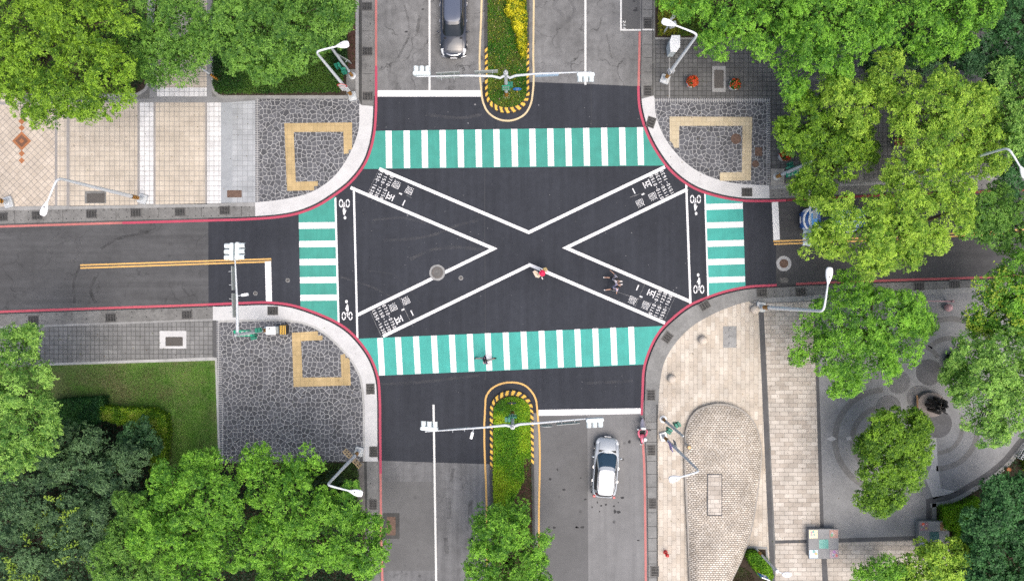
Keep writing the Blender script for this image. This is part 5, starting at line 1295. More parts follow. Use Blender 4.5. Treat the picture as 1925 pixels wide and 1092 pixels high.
face_plate(o, a, 'notice_plate', 2.45, .62, .85, SOUTH, M['signw'], label='white rectangular notice plate', marks=wl(.62, .85, 4, rgs, 4))
o, a = lamp_objs[1]
face_plate(o, a, 'notice_plate', 2.2, .35, .7, WEST + .4, M['signw'], marks=wl(.35, .7, 4, rgs, 2)); face_plate(o, a, 'notice_plate', 2.2, .35, .7, EAST + .4, M['signw'])
o, a = lamp_objs[3]
face_plate(o, a, 'square_sign', 3.0, .66, 1.15, PI / 4, M['signy'], .16, label='ochre sign nearer the crazy paving', marks=wl(.66, 1.15, 2, rgs, 3), lat=.46); face_plate(o, a, 'square_sign', 3.0, .66, 1.15, PI / 4, M['signy'], .16, label='ochre sign nearer the shrubs', marks=wl(.66, 1.15, 2, rgs, 2), lat=-.46)
o, a = lamp_objs[5]
face_plate(o, a, 'direction_sign', 3.0, .62, .9, WEST + .3, M['purple'], .2, label='purple direction sign', marks=wl(.62, .9, 3, rgs, 2)); face_plate(o, a, 'sign_back', 3.0, .6, .9, EAST + .2, M['signback'], .2)

M['greend2'] = plain('signal_green', (.015, .20, .13), .45, .4, 0, .08)
# ---- traffic signal masts
def signal_head(root, c, axis, face, h=None, count=3):
    """row of signal lamps along unit vector axis; visors reach out along face (both horizontal)"""
    ax, ay = axis; fx, fy = face
    mb = MB()
    w2 = 0.56; d2 = 0.13
    ang = math.atan2(ay, ax)
    mb.box(c, (1.10, 0.24, 0.36), ang, 0.06)
    o = mb.build('signal_head', M['sig'], root)
    for i in range(count):
        u = (i - 1) * 0.36
        bx, by = c[0] + ax * u + fx * 0.12, c[1] + ay * u + fy * 0.12
        # open visor: a curved hood
        mb = MB(); vs, fs = [], []
        n = 12
        for d in (0.0, 0.33):
            for k in range(n + 1):
                t = -0.35 + (PI + 0.7) * k / n
                rr = 0.155
                vs.append((bx + fx * d + ax * rr * math.cos(t), by + fy * d + ay * rr * math.cos(t), c[2] + rr * math.sin(t)))
        for k in range(n): fs.append((k, k + 1, n + 2 + k, n + 1 + k))
        m = len(vs)
        for d in (0.0, 0.33):
            for k in range(n + 1):
                t = -0.35 + (PI + 0.7) * k / n
                rr = 0.140
                vs.append((bx + fx * d + ax * rr * math.cos(t), by + fy * d + ay * rr * math.cos(t), c[2] + rr * math.sin(t)))
        for k in range(n): fs.append((m + k, m + n + 1 + k, m + n + 2 + k, m + k + 1))
        for k in range(n): fs.append((n + 1 + k, n + 2 + k, m + n + 2 + k, m + n + 1 + k))
        mb.add(vs, fs); mb.build('visor', M['sig'], o)
        mb = MB(); mb.tube([(bx - fx * .02, by - fy * .02, c[2]), (bx + fx * .02, by + fy * .02, c[2])], 0.135, 14); mb.build('lens', M['black'] if i != 1 else M['sigd'], o)
    return o
def plate_on(root, name, c, along, length, height, mat, tilt=0.0, d=0.03):
    a = math.atan2(along[1], along[0]); mb = MB(); mb.box(c, (length, d, height), a); o = mb.build(name, mat, root)
    mb = MB()
    for u in (-.28, .28):
        mb2 = MB(); q = (c[0] + along[0] * length * u, c[1] + along[1] * length * u, c[2] + height * .3)
        n = (-along[1], along[0]); s_ = 1
        mb2.tube([(q[0] - n[0] * .02, q[1] - n[1] * .02, q[2]), (q[0] - n[0] * .2 * s_, q[1] - n[1] * .2 * s_, q[2] + .06)], 0.02, 6); mb2.build('bracket', M['metal'], o)
    return o
def camera_part(root, p, d, z):
    """small white box camera on a bracket: p bracket foot, d horizontal direction"""
    mb = MB(); c = (p[0] + d[0] * .42, p[1] + d[1] * .42, z - .05); mb.box(c, (.44, .17, .15), math.atan2(d[1], d[0]), .03); o = mb.build('camera', M['lampw'], root)
    mb = MB(); mb.tube([(p[0], p[1], z + .05), (p[0] + d[0] * .25, p[1] + d[1] * .25, z - .02)], .03, 6); mb.build('bracket', M['metal'], o)
def street_sign(root, c, along, length, hgt, seed, tilt=0.0):
    rg = random.Random(seed); a = math.atan2(along[1], along[0]); c0 = c; c = (0, 0, 0); mb = MB(); mb.box(c, (length, .04, hgt), a); o = mb.build('street_sign', M['green'], root)
    o.location = c0; o.rotation_mode = 'AXIS_ANGLE'; o.rotation_axis_angle = (tilt, along[0], along[1], 0)
    n = (-along[1], along[0]); mb = MB()
    for sd in (1, -1):
        for u0, v0, u1, v1, t in wl(length, hgt, 2, rg, 3):
            du, dv = u1 - u0, v1 - v0; l = math.hypot(du, dv) or 1; nu, nv = -dv / l * t / 2, du / l * t / 2
            mb.add([(c[0] + along[0] * u * sd + n[0] * .024 * sd, c[1] + along[1] * u * sd + n[1] * .024 * sd, c[2] + v) for u, v in ((u0 + nu, v0 + nv), (u0 - nu, v0 - nv), (u1 - nu, v1 - nv), (u1 + nu, v1 + nv))], [(0, 1, 2, 3)])
    mb.build('lettering', M['signw'], o, smooth=False)
    return o
def ped_head(root, c, face, mat='greend'):
    """boxy pedestrian signal with a hood"""
    fx, fy = face; a = math.atan2(fy, fx)
    mb = MB(); mb.box(c, (.17, .32, .68), a, .04); o = mb.build('pedestrian_signal', M['greend2'], root)
    for dz in (.19, -.17):
        mb = MB(); mb.box((c[0] + fx * .2, c[1] + fy * .2, c[2] + dz + .15), (.17, .30, .02), a); mb.build('hood', M['greend'], o)
        mb = MB(); mb.box((c[0] + fx * .115, c[1] + fy * .115, c[2] + dz), (.02, .3, .26), a); mb.build('lens', M['black'], o)
def mast_pole(root, h, r0=.125, foot=True, band_from=.15):
    mb = MB(); mb.lathe([(.26, 0), (.26, .04), (.15, .06), (r0, .16)], n=14); mb.build('base_flange', M['metal'], root)
    band_mesh(r0 + .006, band_from, 4, .12).build('warning_band', [M['warny'], M['black']], root)
    mb = MB(); mb.tube([(0, 0, .1), (0, 0, h * .5), (0, 0, h)], [r0, r0 * .9, r0 * .8], 14); mb.build('pole', M['pole'], root)
    mb = MB(); mb.lathe([(r0 * .85, 0), (r0 * .6, .05), (.03, .09)], (0, 0, h), 12); mb.build('pole_cap', M['metal'], root)
def rel(px, z, base): p = P(*px, z); return (p[0] - base[0], p[1] - base[1], z - base[2])
MG = 'traffic signal masts'
# north median mast
b = (*P(952, 181)[:2], .12); m1 = thing('traffic_signal_mast', 'two-armed traffic signal mast standing in the grass of the upper median', 'traffic light', b, 0, MG)
mast_pole(m1, 5.75)
r_ = lambda x, y, z: rel((x, y), z, b)
mb = MB(); mb.tube([(0, 0, 5.0), r_(940, 147, 5.25), r_(925, 143.5, 5.45), r_(880, 142.5, 5.55), r_(783, 144.5, 5.6)], [.09, .085, .08, .062, .035], 10); mb.build('arm', M['pole'], m1)
mb = MB(); mb.tube([(0, 0, 5.0), r_(958, 147, 5.25), r_(970, 142.5, 5.45), r_(1010, 139, 5.55), r_(1112, 135.5, 5.6)], [.09, .085, .08, .062, .035], 10); mb.build('arm', M['pole'], m1)
mb = MB(); mb.lathe([(.14, 0), (.15, .03), (.15, .4), (.14, .43)], (0, 0, 5.1), 14); mb.build('collar', M['metal'], m1)
signal_head(m1, r_(793, 139, 5.62), (1, 0), (0, 1)); signal_head(m1, r_(1101, 141.5, 5.62), (1, 0), (0, -1))
plate_on(m1, 'sign_board', r_(842, 138.5, 5.45), (.998, .06), 1.45, .62, M['signback']); plate_on(m1, 'sign_board', r_(914, 135.5, 5.45), (.998, .05), 1.45, .62, M['signback'])
plate_on(m1, 'sign_board', r_(1028, 142.5, 5.42), (-.998, -.05), 1.45, .36, plain('faded_blue_sign', (.36, .48, .62), .4, .4))
plate_on(m1, 'sign_board', r_(842, 146, 5.5), (.998, .05), 1.4, .3, M['signback'])
street_sign(m1, (0, -.16, 2.55), (1, 0), .55, 1.1, 1); 
ped_head(m1, (0.16, 0.0, 2.6), (1, 0))
# south median mast
b = (*P(963.5, 775)[:2], .12); m2 = thing('traffic_signal_mast', 'two-armed traffic signal mast with a white camera standing in the lower median', 'traffic light', b, 0, MG)
mast_pole(m2, 5.6)
r_ = lambda x, y, z: rel((x, y), z, b)
mb = MB(); mb.tube([(0, 0, 5.25), r_(950, 799, 5.42), r_(910, 803, 5.5), r_(799, 811, 5.6)], [.10, .085, .065, .035], 10); mb.build('arm', M['pole'], m2)
mb = MB(); mb.tube([(0, 0, 5.25), r_(978, 797, 5.42), r_(1015, 794.5, 5.5), r_(1127, 784.5, 5.6)], [.10, .085, .065, .035], 10); mb.build('arm', M['pole'], m2)
mb = MB(); mb.lathe([(.14, 0), (.15, .03), (.15, .4), (.14, .43)], (0, 0, 5.1), 14); mb.build('collar', M['metal'], m2)
signal_head(m2, r_(807, 805, 5.62), (.999, -.05), (0, 1)); signal_head(m2, r_(1118, 789, 5.62), (.998, .06), (0, -1))
plate_on(m2, 'sign_board', r_(1068, 795.5, 5.42), (-.996, -.08), 1.45, .6, M['signback'])
plate_on(m2, 'sign_board', r_(862, 805, 5.42), (.996, .08), 1.3, .3, M['signback'])
mb = MB(); c = r_(1027, 800, 5.3); mb.tube([(c[0], c[1] - .02, c[2]), (c[0], c[1] + .02, c[2])], .40, 24); mb.build('round_sign', M['signback'], m2)
camera_part(m2, r_(890, 806.5, 5.5), (-.25, -.97), r_(890, 806, 5.45)[2])
street_sign(m2, (0, .16, 2.4), (1, 0), .55, 1.1, 2)
ped_head(m2, (-.22, 0, 2.5), (-1, 0))
# west mast
b = (*P(503, 620)[:2], .12); m3 = thing('traffic_signal_mast', 'single-armed traffic signal mast reaching over the west road from the crazy paving', 'traffic light', b, 0, MG)
mast_pole(m3, 5.9)
r_ = lambda x, y, z: rel((x, y), z, b)
mb = MB(); mb.tube([(0, 0, 5.6), r_(446.5, 608, 5.62), r_(445.5, 560, 5.7), r_(441.5, 480, 5.8)], [.10, .085, .065, .035], 10); mb.build('arm', M['pole'], m3)
signal_head(m3, r_(436.5, 473, 5.8), (0.02, 1), (-1, 0)); signal_head(m3, r_(447, 472, 5.8), (0.02, 1), (1, 0))
plate_on(m3, 'sign_board', r_(439, 523, 5.6), (.03, -1), 1.48, .62, M['signback']); plate_on(m3, 'sign_board', r_(440, 574, 5.55), (.03, -1), 1.48, .62, M['signback'])
camera_part(m3, r_(447, 556, 5.7), (.97, .15), r_(447, 556, 5.65)[2])
street_sign(m3, (-.55, -.05, 3.1), (1, 0.02), 1.15, .55, 3, -.85)
ped_head(m3, (-.05, -.22, 2.5), (.3, -.95)); ped_head(m3, (.2, .12, 2.5), (1, .1))
# east mast under the trees
b = (*P(1459, 333)[:2], .12); m4 = thing('traffic_signal_mast', 'traffic signal mast with green signs, its arm hidden by trees, east kerb', 'traffic light', b, 0, MG)
mast_pole(m4, 5.9)
r_ = lambda x, y, z: rel((x, y), z, b)
mb = MB(); mb.tube([(0, 0, 5.6), r_(1518, 318, 5.62), r_(1522, 380, 5.7), r_(1526, 450, 5.8)], [.10, .085, .065, .035], 10); mb.build('arm', M['polew'], m4)
signal_head(m4, r_(1522, 446, 5.8), (0.02, 1), (-1, 0)); signal_head(m4, r_(1534, 446, 5.8), (0.02, 1), (1, 0))
plate_on(m4, 'sign_board', r_(1532, 396, 5.55), (.03, -1), 1.0, .62, M['signw'])
street_sign(m4, (.55, .12, 3.2), (.95, .3), 1.15, .55, 4, -.85)
street_sign(m4, (.35, -.05, 2.0), (.95, .3), .9, .42, 5, -.85)
ped_head(m4, (-.05, .25, 2.6), (-.3, .95))
# pedestrian signal poles
def ped_pole(label, base, h, heads, cap=True, band=True):
    b = (*P(*base)[:2], .12); r = thing('pedestrian_signal_pole', label, 'traffic light', b, 0, 'pedestrian signal poles')
    mast_pole(r, h, .10)
    for c, f in heads: ped_head(r, c, f)
    return r
q = ped_pole('grey pole with two green pedestrian signals and back-to-back boards beside the clipped bed', (663, 144), 6.2, [((-.25, -.12, 2.7), (-.9, -.4)), ((-.02, -.3, 2.4), (.2, -1))])
plate_on(q, 'sign_board', (.12, .26, 3.0), (.85, -.5), .95, .62, M['signback'])
ped_pole('grey pole with two green pedestrian signals on the kerb by the cobble mound', (1246, 787), 6.0, [((.22, .12, 2.9), (.9, .45)), ((-.12, -.22, 2.6), (-.5, -.85))])
mb = MB(); q2 = thing('sign_post', 'short pole with a white sign panel beside the upper right street lamp head', 'sign', (*P(1247, 64)[:2], .12))
mb.tube([(0, 0, 0), (0, 0, 3.6)], .06, 10); mb.build('pole', M['pole'], q2)
mb = MB(); mb.box((0, 0, 3.2), (.42, .04, 1.1), .5); mb.build('sign_panel', M['signw'], q2)
mb = MB(); mb.box((.2, -.12, 2.0), (.4, .3, .5), .3, .04); mb.build('meter_box', M['pole'], q2)
# keep-side signs on the median noses
def keep_sign(label, base, mat, rz=0.0):
    r = thing('keep_side_sign', label, 'sign', (*P(*base)[:2], .15), rz)
    mb = MB(); mb.tube([(0, 0, 0), (0, 0, 1.0)], .05, 10)
    mb.build('post', M['kerby'], r)
    mb = MB()
    for z in (.55, .8): mb.lathe([(.055, z), (.055, z + .1)], n=10)
    mb.build('black_band', M['black'], r)
    mb = MB(); mb.tube([(0, -.05, 1.05), (0, -.08, 1.05)], .30, 24); p = mb.build('sign_disc', mat, r)
    mb = MB(); mb.add([(-.16, -.085, 1.18), (.02, -.085, .98), (.02, -.085, 1.06), (.15, -.085, 1.06), (.15, -.085, 1.13), (-.05, -.085, 1.15)], [(0, 1, 2, 5), (2, 3, 4, 5)]); mb.build('arrow', M['signw'], p, smooth=False)
    return r
keep_sign('round blue sign on a yellow post in the upper median grass', (972, 175), M['blue'])
keep_sign('round dark blue sign on a yellow post in the tip of the lower median', (962, 754), plain('dark_sign_blue', (.03, .05, .10), .5, .4), PI)
q3 = thing('sign_post', 'blue and white sign on a yellow post at the bottom edge by the small hedge', 'sign', (*P(1417, 1064)[:2], .14))
mb = MB(); mb.tube([(0, 0, 0), (0, 0, 1.9)], .05, 10); mb.build('post', M['kerby'], q3)
mb = MB(); mb.box((.05, .02, 1.75), (.62, .05, .7), -.35); p_ = mb.build('sign_panel', M['blue'], q3)
mb = MB(); mb.box((.05, .02, 2.16), (.6, .06, .12), -.35); mb.build('sign_header', M['signw'], p_)
mb = MB(); mb.box((.05, .06, 1.75), (.1, .05, .45), -.35); mb.box((.1, .05, 1.62), (.3, .05, .08), -.35); mb.build('arrow', M['signw'], p_)
# short lamp at the bottom edge
b = (*P(1420, 1030)[:2], .12); q4 = thing('street_lamp', 'short grey lamp post with a small white head at the bottom edge by the hedge', 'street lamp', b, 0, LG)
band_mesh(.085, .7, 3, .1).build('warning_band', [M['warny'], M['black']], q4)
mb = MB(); mb.tube([(0, 0, 0), (0, 0, 3.6), (0, 0, 3.65), (0, 0, 4.2)], [.08, .075, .12, .11], 12); mb.build('pole', M['pole'], q4)
t_ = rel((1478, 1078), 4.3, b); u_ = Vector((t_[0], t_[1], 0)).normalized()
mb = MB(); mb.tube([(0, 0, 4.15), (t_[0] * .6, t_[1] * .6, 4.25)], [.035, .03], 8); mb.build('arm', M['polew'], q4)
mb = MB(); mb.ball((t_[0], t_[1], 4.3), .32, 14, (1, .55, .28)); hd = mb.build('lamp_head', M['lampw'], q4)
mb = MB(); mb.ball((t_[0] - .1, t_[1] + .02, 4.37), .04, 8); mb.build('photocell', M['black'], hd)
# striped post by the tiled path, globe-topped
b = (*P(412, 152)[:2], .12); q5 = thing('striped_post', 'orange and black banded post at the corner of the clipped bed and tiled path', 'post', b)
mb = MB(); mb.lathe([(.11, 0), (.11, .18), (.09, .2)], n=12); mb.build('base_flange', M['pole'], q5)
band_mesh(.085, .2, 5, .14).build('warning_band', [M['warny'], M['black']], q5)
mb = MB(); mb.tube([(0, 0, 1.5), (0, 0, 3.0), (0, 0, 4.6)], [.08, .07, .05], 10); mb.build('pole', M['pole'], q5)
# yellow beacon bollard by the mound
q6 = thing('bollard_lamp', 'small bollard with a round yellow top at the edge of the cobble mound', 'bollard', (*G(1287, 833), .44))
mb = MB(); mb.lathe([(.10, 0), (.09, .8)], n=14); mb.build('post', M['metal'], q6)
mb = MB(); mb.lathe([(.155, .78), (.16, .86), (.15, .88)], n=18); mb.build('rim', M['iron'], q6)
mb = MB(); mb.lathe([(.125, .87), (.12, .93), (.08, .97), (.03, .98)], n=18); mb.build('top', M['signy'], q6)
# control cabinets
q7 = thing('signal_cabinet', 'control box with pale lid and black-yellow striped base on the crazy paving', 'cabinet', (*G(530, 619), .124))
mb = MB()
for i in range(9):
    mb.mi = i % 2; x = .02 + .055 * i; mb.add([(x, -.32, 0), (x + .055, -.32, 0), (x + .055, .32, 0), (x, .32, 0), (x + .05, -.30, .7), (x + .105, -.30, .7), (x + .09, .30, .7), (x + .035, .30, .7)], [(4, 5, 6, 7), (0, 1, 5, 4), (1, 2, 6, 5), (2, 3, 7, 6), (3, 0, 4, 7)])
mb.build('striped_base', [M['kerbk'], M['kerby']], q7, smooth=False)
mb = MB(); mb.box((-.22, 0, .8), (.46, .46, 1.6), 0, .02); p_ = mb.build('box', M['sig'], q7)
mb = MB(); mb.box((-.22, 0, 1.62), (.64, .54, .05), 0, .03); mb.build('lid', M['lampw'], p_)
mb = MB(); mb.lathe([(.05, 0), (.05, .06)], (-.3, .14, 1.64), 10); mb.build('lifting_eye', M['iron'], p_)
q8 = thing('white_cabinet', 'white electrical cabinet with clipped corners on the pavers at the upper right kerb', 'cabinet', (*G(1261, 104), .124))
pp = [G(x, y) for x, y in [(1256, 75), (1272, 75), (1272, 97), (1265, 106), (1254, 106), (1252, 88)]]; bb_ = G(1261, 104)
c_ = [(x - G(1263, 90)[0], y - G(1263, 90)[1]) for x, y in pp]
mb = MB(); mb.prism([(x * .9, y * .9 + .34) for x, y in c_], .1, 1.30); mb.build('body', M['sig'], q8)
mb = MB(); mb.prism([(x * .98, y * .98 + .34) for x, y in c_], 1.30, 1.36, .02); mb.build('lid', M['lampw'], q8)
mb = MB(); mb.prism([(x * .82, y * .82 + .34) for x, y in c_], 0, .1); mb.build('plinth', M['conc_old'], q8)
# stone balls
sb = thing('stone_ball', 'x', 'bollard'); mb = MB(); mb.ball((0, 0, .29), .31, 26); mb.build('ball', M['sphere'], sb)
mb = MB(); mb.lathe([(.2, 0), (.2, .03)], n=20); mb.build('seat_ring', M['conc_mid'], sb)
for i, (px, lab) in enumerate([((1416, 582), 'stone ball bollard touching the street lamp base on the sandstone corner'), ((1319, 639), 'middle stone ball bollard on the sandstone corner near the hatch plate'), ((1261, 711), 'stone ball bollard nearest the lower crosswalk end on the sandstone corner')]):
    o = sb if i == 0 else copy_tree(sb); o.location = (*G(*px), .124); tag(o, lab, None, 'stone ball bollards on the corner')
# hydrant
q9 = thing('fire_hydrant', 'red fire hydrant on the sandstone by the lower right kerb', 'hydrant', (*G(1250, 1036), .124))
mb = MB(); mb.lathe([(.15, 0), (.15, .05), (.10, .07), (.10, .55), (.13, .58), (.13, .64), (.10, .72), (.04, .77)], n=16); mb.build('barrel', plain('hydrant_red', (.55, .02, .02), .35, .5), q9)
for s_ in (1, -1):
    mb = MB(); mb.tube([(0, 0, .45), (.10 * s_, -.14 * s_, .45), (.12 * s_, -.17 * s_, .45)], [.06, .065, .065], 10); mb.build('nozzle', plain('hydrant_red_cap', (.5, .025, .025), .4, .5), q9)
# flower planters
def planter(label, px, cols, n, seed):
    g = G(*px); r = thing('flower_planter', label, 'planter', (*g, .124), 0, 'white flower planters on the dark pavers')
    mb = MB(); mb.lathe([(.26, 0), (.30, .05), (.36, .5), (.385, .56), (.37, .58), (.33, .56), (.32, .5)], n=22); mb.build('pot', M['lampw'], r)
    rg = np.random.default_rng(seed); m = 700
    dv = unit(rg.normal(size=(m, 3))); dv[:, 2] = np.abs(dv[:, 2])
    pos = np.array([0, 0, .58]) + dv * np.array([.36, .36, .38]) * rg.uniform(.6, 1.05, (m, 1))
    cc = np.array(cols); col = cc[rg.integers(0, len(cc), m)] * rg.uniform(.8, 1.2, (m, 1))
    leaf_mesh('foliage', pos, unit(dv + rg.normal(0, .4, (m, 3)) + np.array([0, 0, .5])), unit(rg.normal(size=(m, 3))), np.full(m, .11), np.full(m, .07), col, r)
    dv = unit(rg.normal(size=(n, 3))); dv[:, 2] = np.abs(dv[:, 2]); m = n * 6; f = np.repeat(np.arange(n), 6)
    pos = (np.array([0, 0, .60]) + dv * np.array([.36, .36, .42]))[f] + rg.normal(0, .022, (m, 3))
    leaf_mesh('blossoms', pos, unit(dv[f] + rg.normal(0, .3, (m, 3)) + np.array([0, 0, .8])), unit(rg.normal(size=(m, 3))), np.full(m, .085), np.full(m, .07), np.array([[.62, .06, .02]]) * rg.uniform(.7, 1.25, (m, 1)) + np.array([[0, .05, .01]]) * rg.random((m, 1)), r)
    return r
gc = [(.03, .08, .012), (.06, .14, .02), (.09, .17, .03)]
planter('white planter full of red flowers, left of the hatch on the dark pavers', (1297, 159), gc, 90, 1)
planter('white planter with few red flowers, right of the hatch on the dark pavers', (1376, 164), gc, 24, 2)
planter('white planter half hidden under the olive tree by the green street signs', (1469, 296), gc, 60, 3)
# display tables
def table(label, px, seed, gcol):
    rg = random.Random(seed); g = G(*px); r = thing('display_table', label, 'table', (*g, .124), .01, 'square stone display tables')
    mb = MB(); mb.box((0, 0, .24), (1.9, 1.9, .48)); mb.build('base', M['plaza'], r)
    mb = MB(); mb.box((0, 0, .55), (2.06, 2.04, .14), 0, .02); top = mb.build('top', concrete('table_stone', (.30, .30, .30), .1, .12, .1), r)
    mb = MB(); mb.box((0, 0, .626), (.64, .62, .02)); mb.build('centre_panel', gcol, top)
    mb = MB()
    for s_ in (-1, 1): mb.box((.335 * s_, 0, .627), (.03, .64, .02))
    for k, (sx, sy) in enumerate(((-1, 1), (1, 1), (-1, -1), (1, -1))):
        if label.startswith('dark') and sy < 0 and sx > 0: continue
        base = [(.70, .66, .42), (.40, .24, .20), (.50, .62, .72), (.38, .28, .32)][k] if not label.startswith('shaded') else [(.30, .20, .22), (.34, .18, .10), (.3, .34, .4), (.3, .25, .25)][k]  # shaded table gets darker tile colours, its shade painted in
        mbp = MB(); mbp.box((.70 * sx, .68 * sy, .627), (.58, .56, .02)); p = mbp.build('picture_tile', plain('picture_ground', base, .4, .4, 0, .1), top)
        for q in range(5):      # plain blots of colour, no picture
            mbq = MB(); x, y = .70 * sx + rg.uniform(-.18, .18), .68 * sy + rg.uniform(-.17, .17); rr = rg.uniform(.04, .11)
            mbq.sheet([(x + rr * math.cos(t) * rg.uniform(.7, 1.2), y + rr * math.sin(t) * rg.uniform(.7, 1.2)) for t in [2 * PI * i / 9 for i in range(9)]], .640 + q * .002)
            c = random.Random(seed * 10 + k * 5 + q); mbq.build('colour_blot', plain('blot', (c.uniform(.05, .7), c.uniform(.05, .5), c.uniform(.05, .5)), .4, .4), p, smooth=False)
table('square grey stone display table with four picture tiles and a green centre on the sandstone', (1540, 1015), 1, plain('green_glass', (.12, .34, .30), .25, .5, 0, .2, 20))
table('shaded stone display table beside the bright hedge at the plaza corner', (1745, 1001), 2, plain('shaded_green_glass', (.05, .13, .13), .25, .5, 0, .2, 20))  # darker copy of the green glass, shade put into its colour
# bronze sculpture
g = G(*Q(526, 477)); q10 = thing('bronze_sculpture', 'dark bronze group of figures on a pale curved base in the plaza', 'sculpture', (*g, Z4))
mb = MB(); pl = [(.95 * math.cos(t) * (1 if math.cos(t) > 0 else 1.1), .85 * math.sin(t)) for t in [2 * PI * i / 28 for i in range(28)]]
mb.prism(pl, 0, .35, .03); mb.build('plinth', concrete('pink_granite', (.25, .22, .205), .12, .2, .1), q10)
mb = MB(); mb.ribbon([(-1.0 + .08 * math.cos(t) - .1, .9 * math.sin(t) * .8) for t in [-1.2 + 2.4 * i / 10 for i in range(11)]], .12, .37); mb.build('plinth_edge', plain('brown_stone_edge', (.16, .09, .04), .6, .3), q10, smooth=False)
bz = plain('dark_bronze', (.014, .013, .012), .35, .6, .3, .3, 10)
rg = random.Random(8)
for k in range(8):
    a = 2 * PI * k / 8; x, y = .50 * math.cos(a) + .12, .42 * math.sin(a)
    hx, hy = x * .5 + rg.uniform(-.1, .1), y * .5 + rg.uniform(-.1, .1); hh = rg.uniform(1.0, 1.5)
    mb = MB(); mb.tube([(x * 1.15, y * 1.15, .34), (x * 1.1, y * 1.1, .34 + hh * .3), (x, y, .34 + hh * .55), (hx, hy, .34 + hh * .86), (hx * .9, hy * .9, .34 + hh * .9)], [.10, .13, .15, .13, .07], 10)
    mb.ball((hx * .85, hy * .85, .34 + hh), .10, 10)
    for s_ in (1, -1):
        mb.tube([(hx, hy, .34 + hh * .82), (hx + rg.uniform(-.25, .25), hy + rg.uniform(-.25, .25), .34 + hh * .75), (hx + rg.uniform(-.4, .4), hy + rg.uniform(-.4, .4), .34 + hh * .95)], [.055, .045, .03], 8)
    mb.build('bronze_figure', bz, q10)
# pink barrier with ball
q11 = thing('pink_barrier', 'pink rail barrier ending in a pink ball near the east road pavement', 'barrier', (*G(1777, 566), .124))
mp = plain('pink_paint', (.50, .30, .31), .45, .4)
mb = MB(); mb.lathe([(.07, 0), (.06, .75), (.09, .78), (.07, .85)], n=12); mb.build('post', mp, q11)
mb = MB(); mb.tube([(-2.3, .02, .6), (0, 0, .6)], .04, 8); mb.build('rail', mp, q11)
mb = MB(); mb.ball((0, -.45, .26), .27, 20); mb.build('ball', mp, q11)
mb = MB(); mb.tube([(-2.3, .02, 0), (-2.3, .02, .64)], .05, 8); mb.build('post', mp, q11)
# bench under trees
q12 = thing('bench', 'reddish-brown bench with a pale edge glimpsed through the lime trees', 'bench', (*G(1690, 270), .124), .05)
mb = MB(); mb.box((0, 0, .42), (1.2, .55, .07), 0, .02); mb.build('seat', plain('red_brown_wood', (.16, .055, .035), .6, .3, 0, .2), q12)
mb = MB(); mb.box((0, -.32, .42), (1.2, .09, .09)); mb.build('edge', M['conc_mid'], q12)
for s_ in (-1, 1):
    mb = MB(); mb.box((.45 * s_, 0, .19), (.12, .5, .38)); mb.build('leg', M['conc_mid'], q12)
# picket fence
q13 = thing('picket_fence', 'white picket fence at the right edge by the bright bush', 'fence', (*G(1907, 858), .124))
dx, dy = G(1935, 818)[0] - G(1907, 858)[0], G(1935, 818)[1] - G(1907, 858)[1]; fl = math.hypot(dx, dy); fa = math.atan2(dy, dx)
for i in range(12):
    t = i / 11; mb = MB(); mb.box((dx * t, dy * t, .36), (.07, .03, .72), fa, .0); mb.build('picket', M['signw'], q13)
for z in (.25, .55):
    mb = MB(); mb.box((dx / 2 - .03 * math.sin(fa), dy / 2 + .03 * math.cos(fa), z), (fl, .03, .06), fa); mb.build('rail', M['signw'], q13)
q14 = thing('terracotta_pot', 'small orange pot on the soil by the plaza edge at the right', 'pot', (*G(1890, 880), .13))
mb = MB(); mb.lathe([(.10, 0), (.15, .24), (.165, .26), (.15, .28), (.13, .24)], n=16); mb.build('pot', M['diam'], q14)
mb = MB(); mb.lathe([(.12, .2), (.03, .23)], n=12); mb.build('earth', M['soil'], q14)

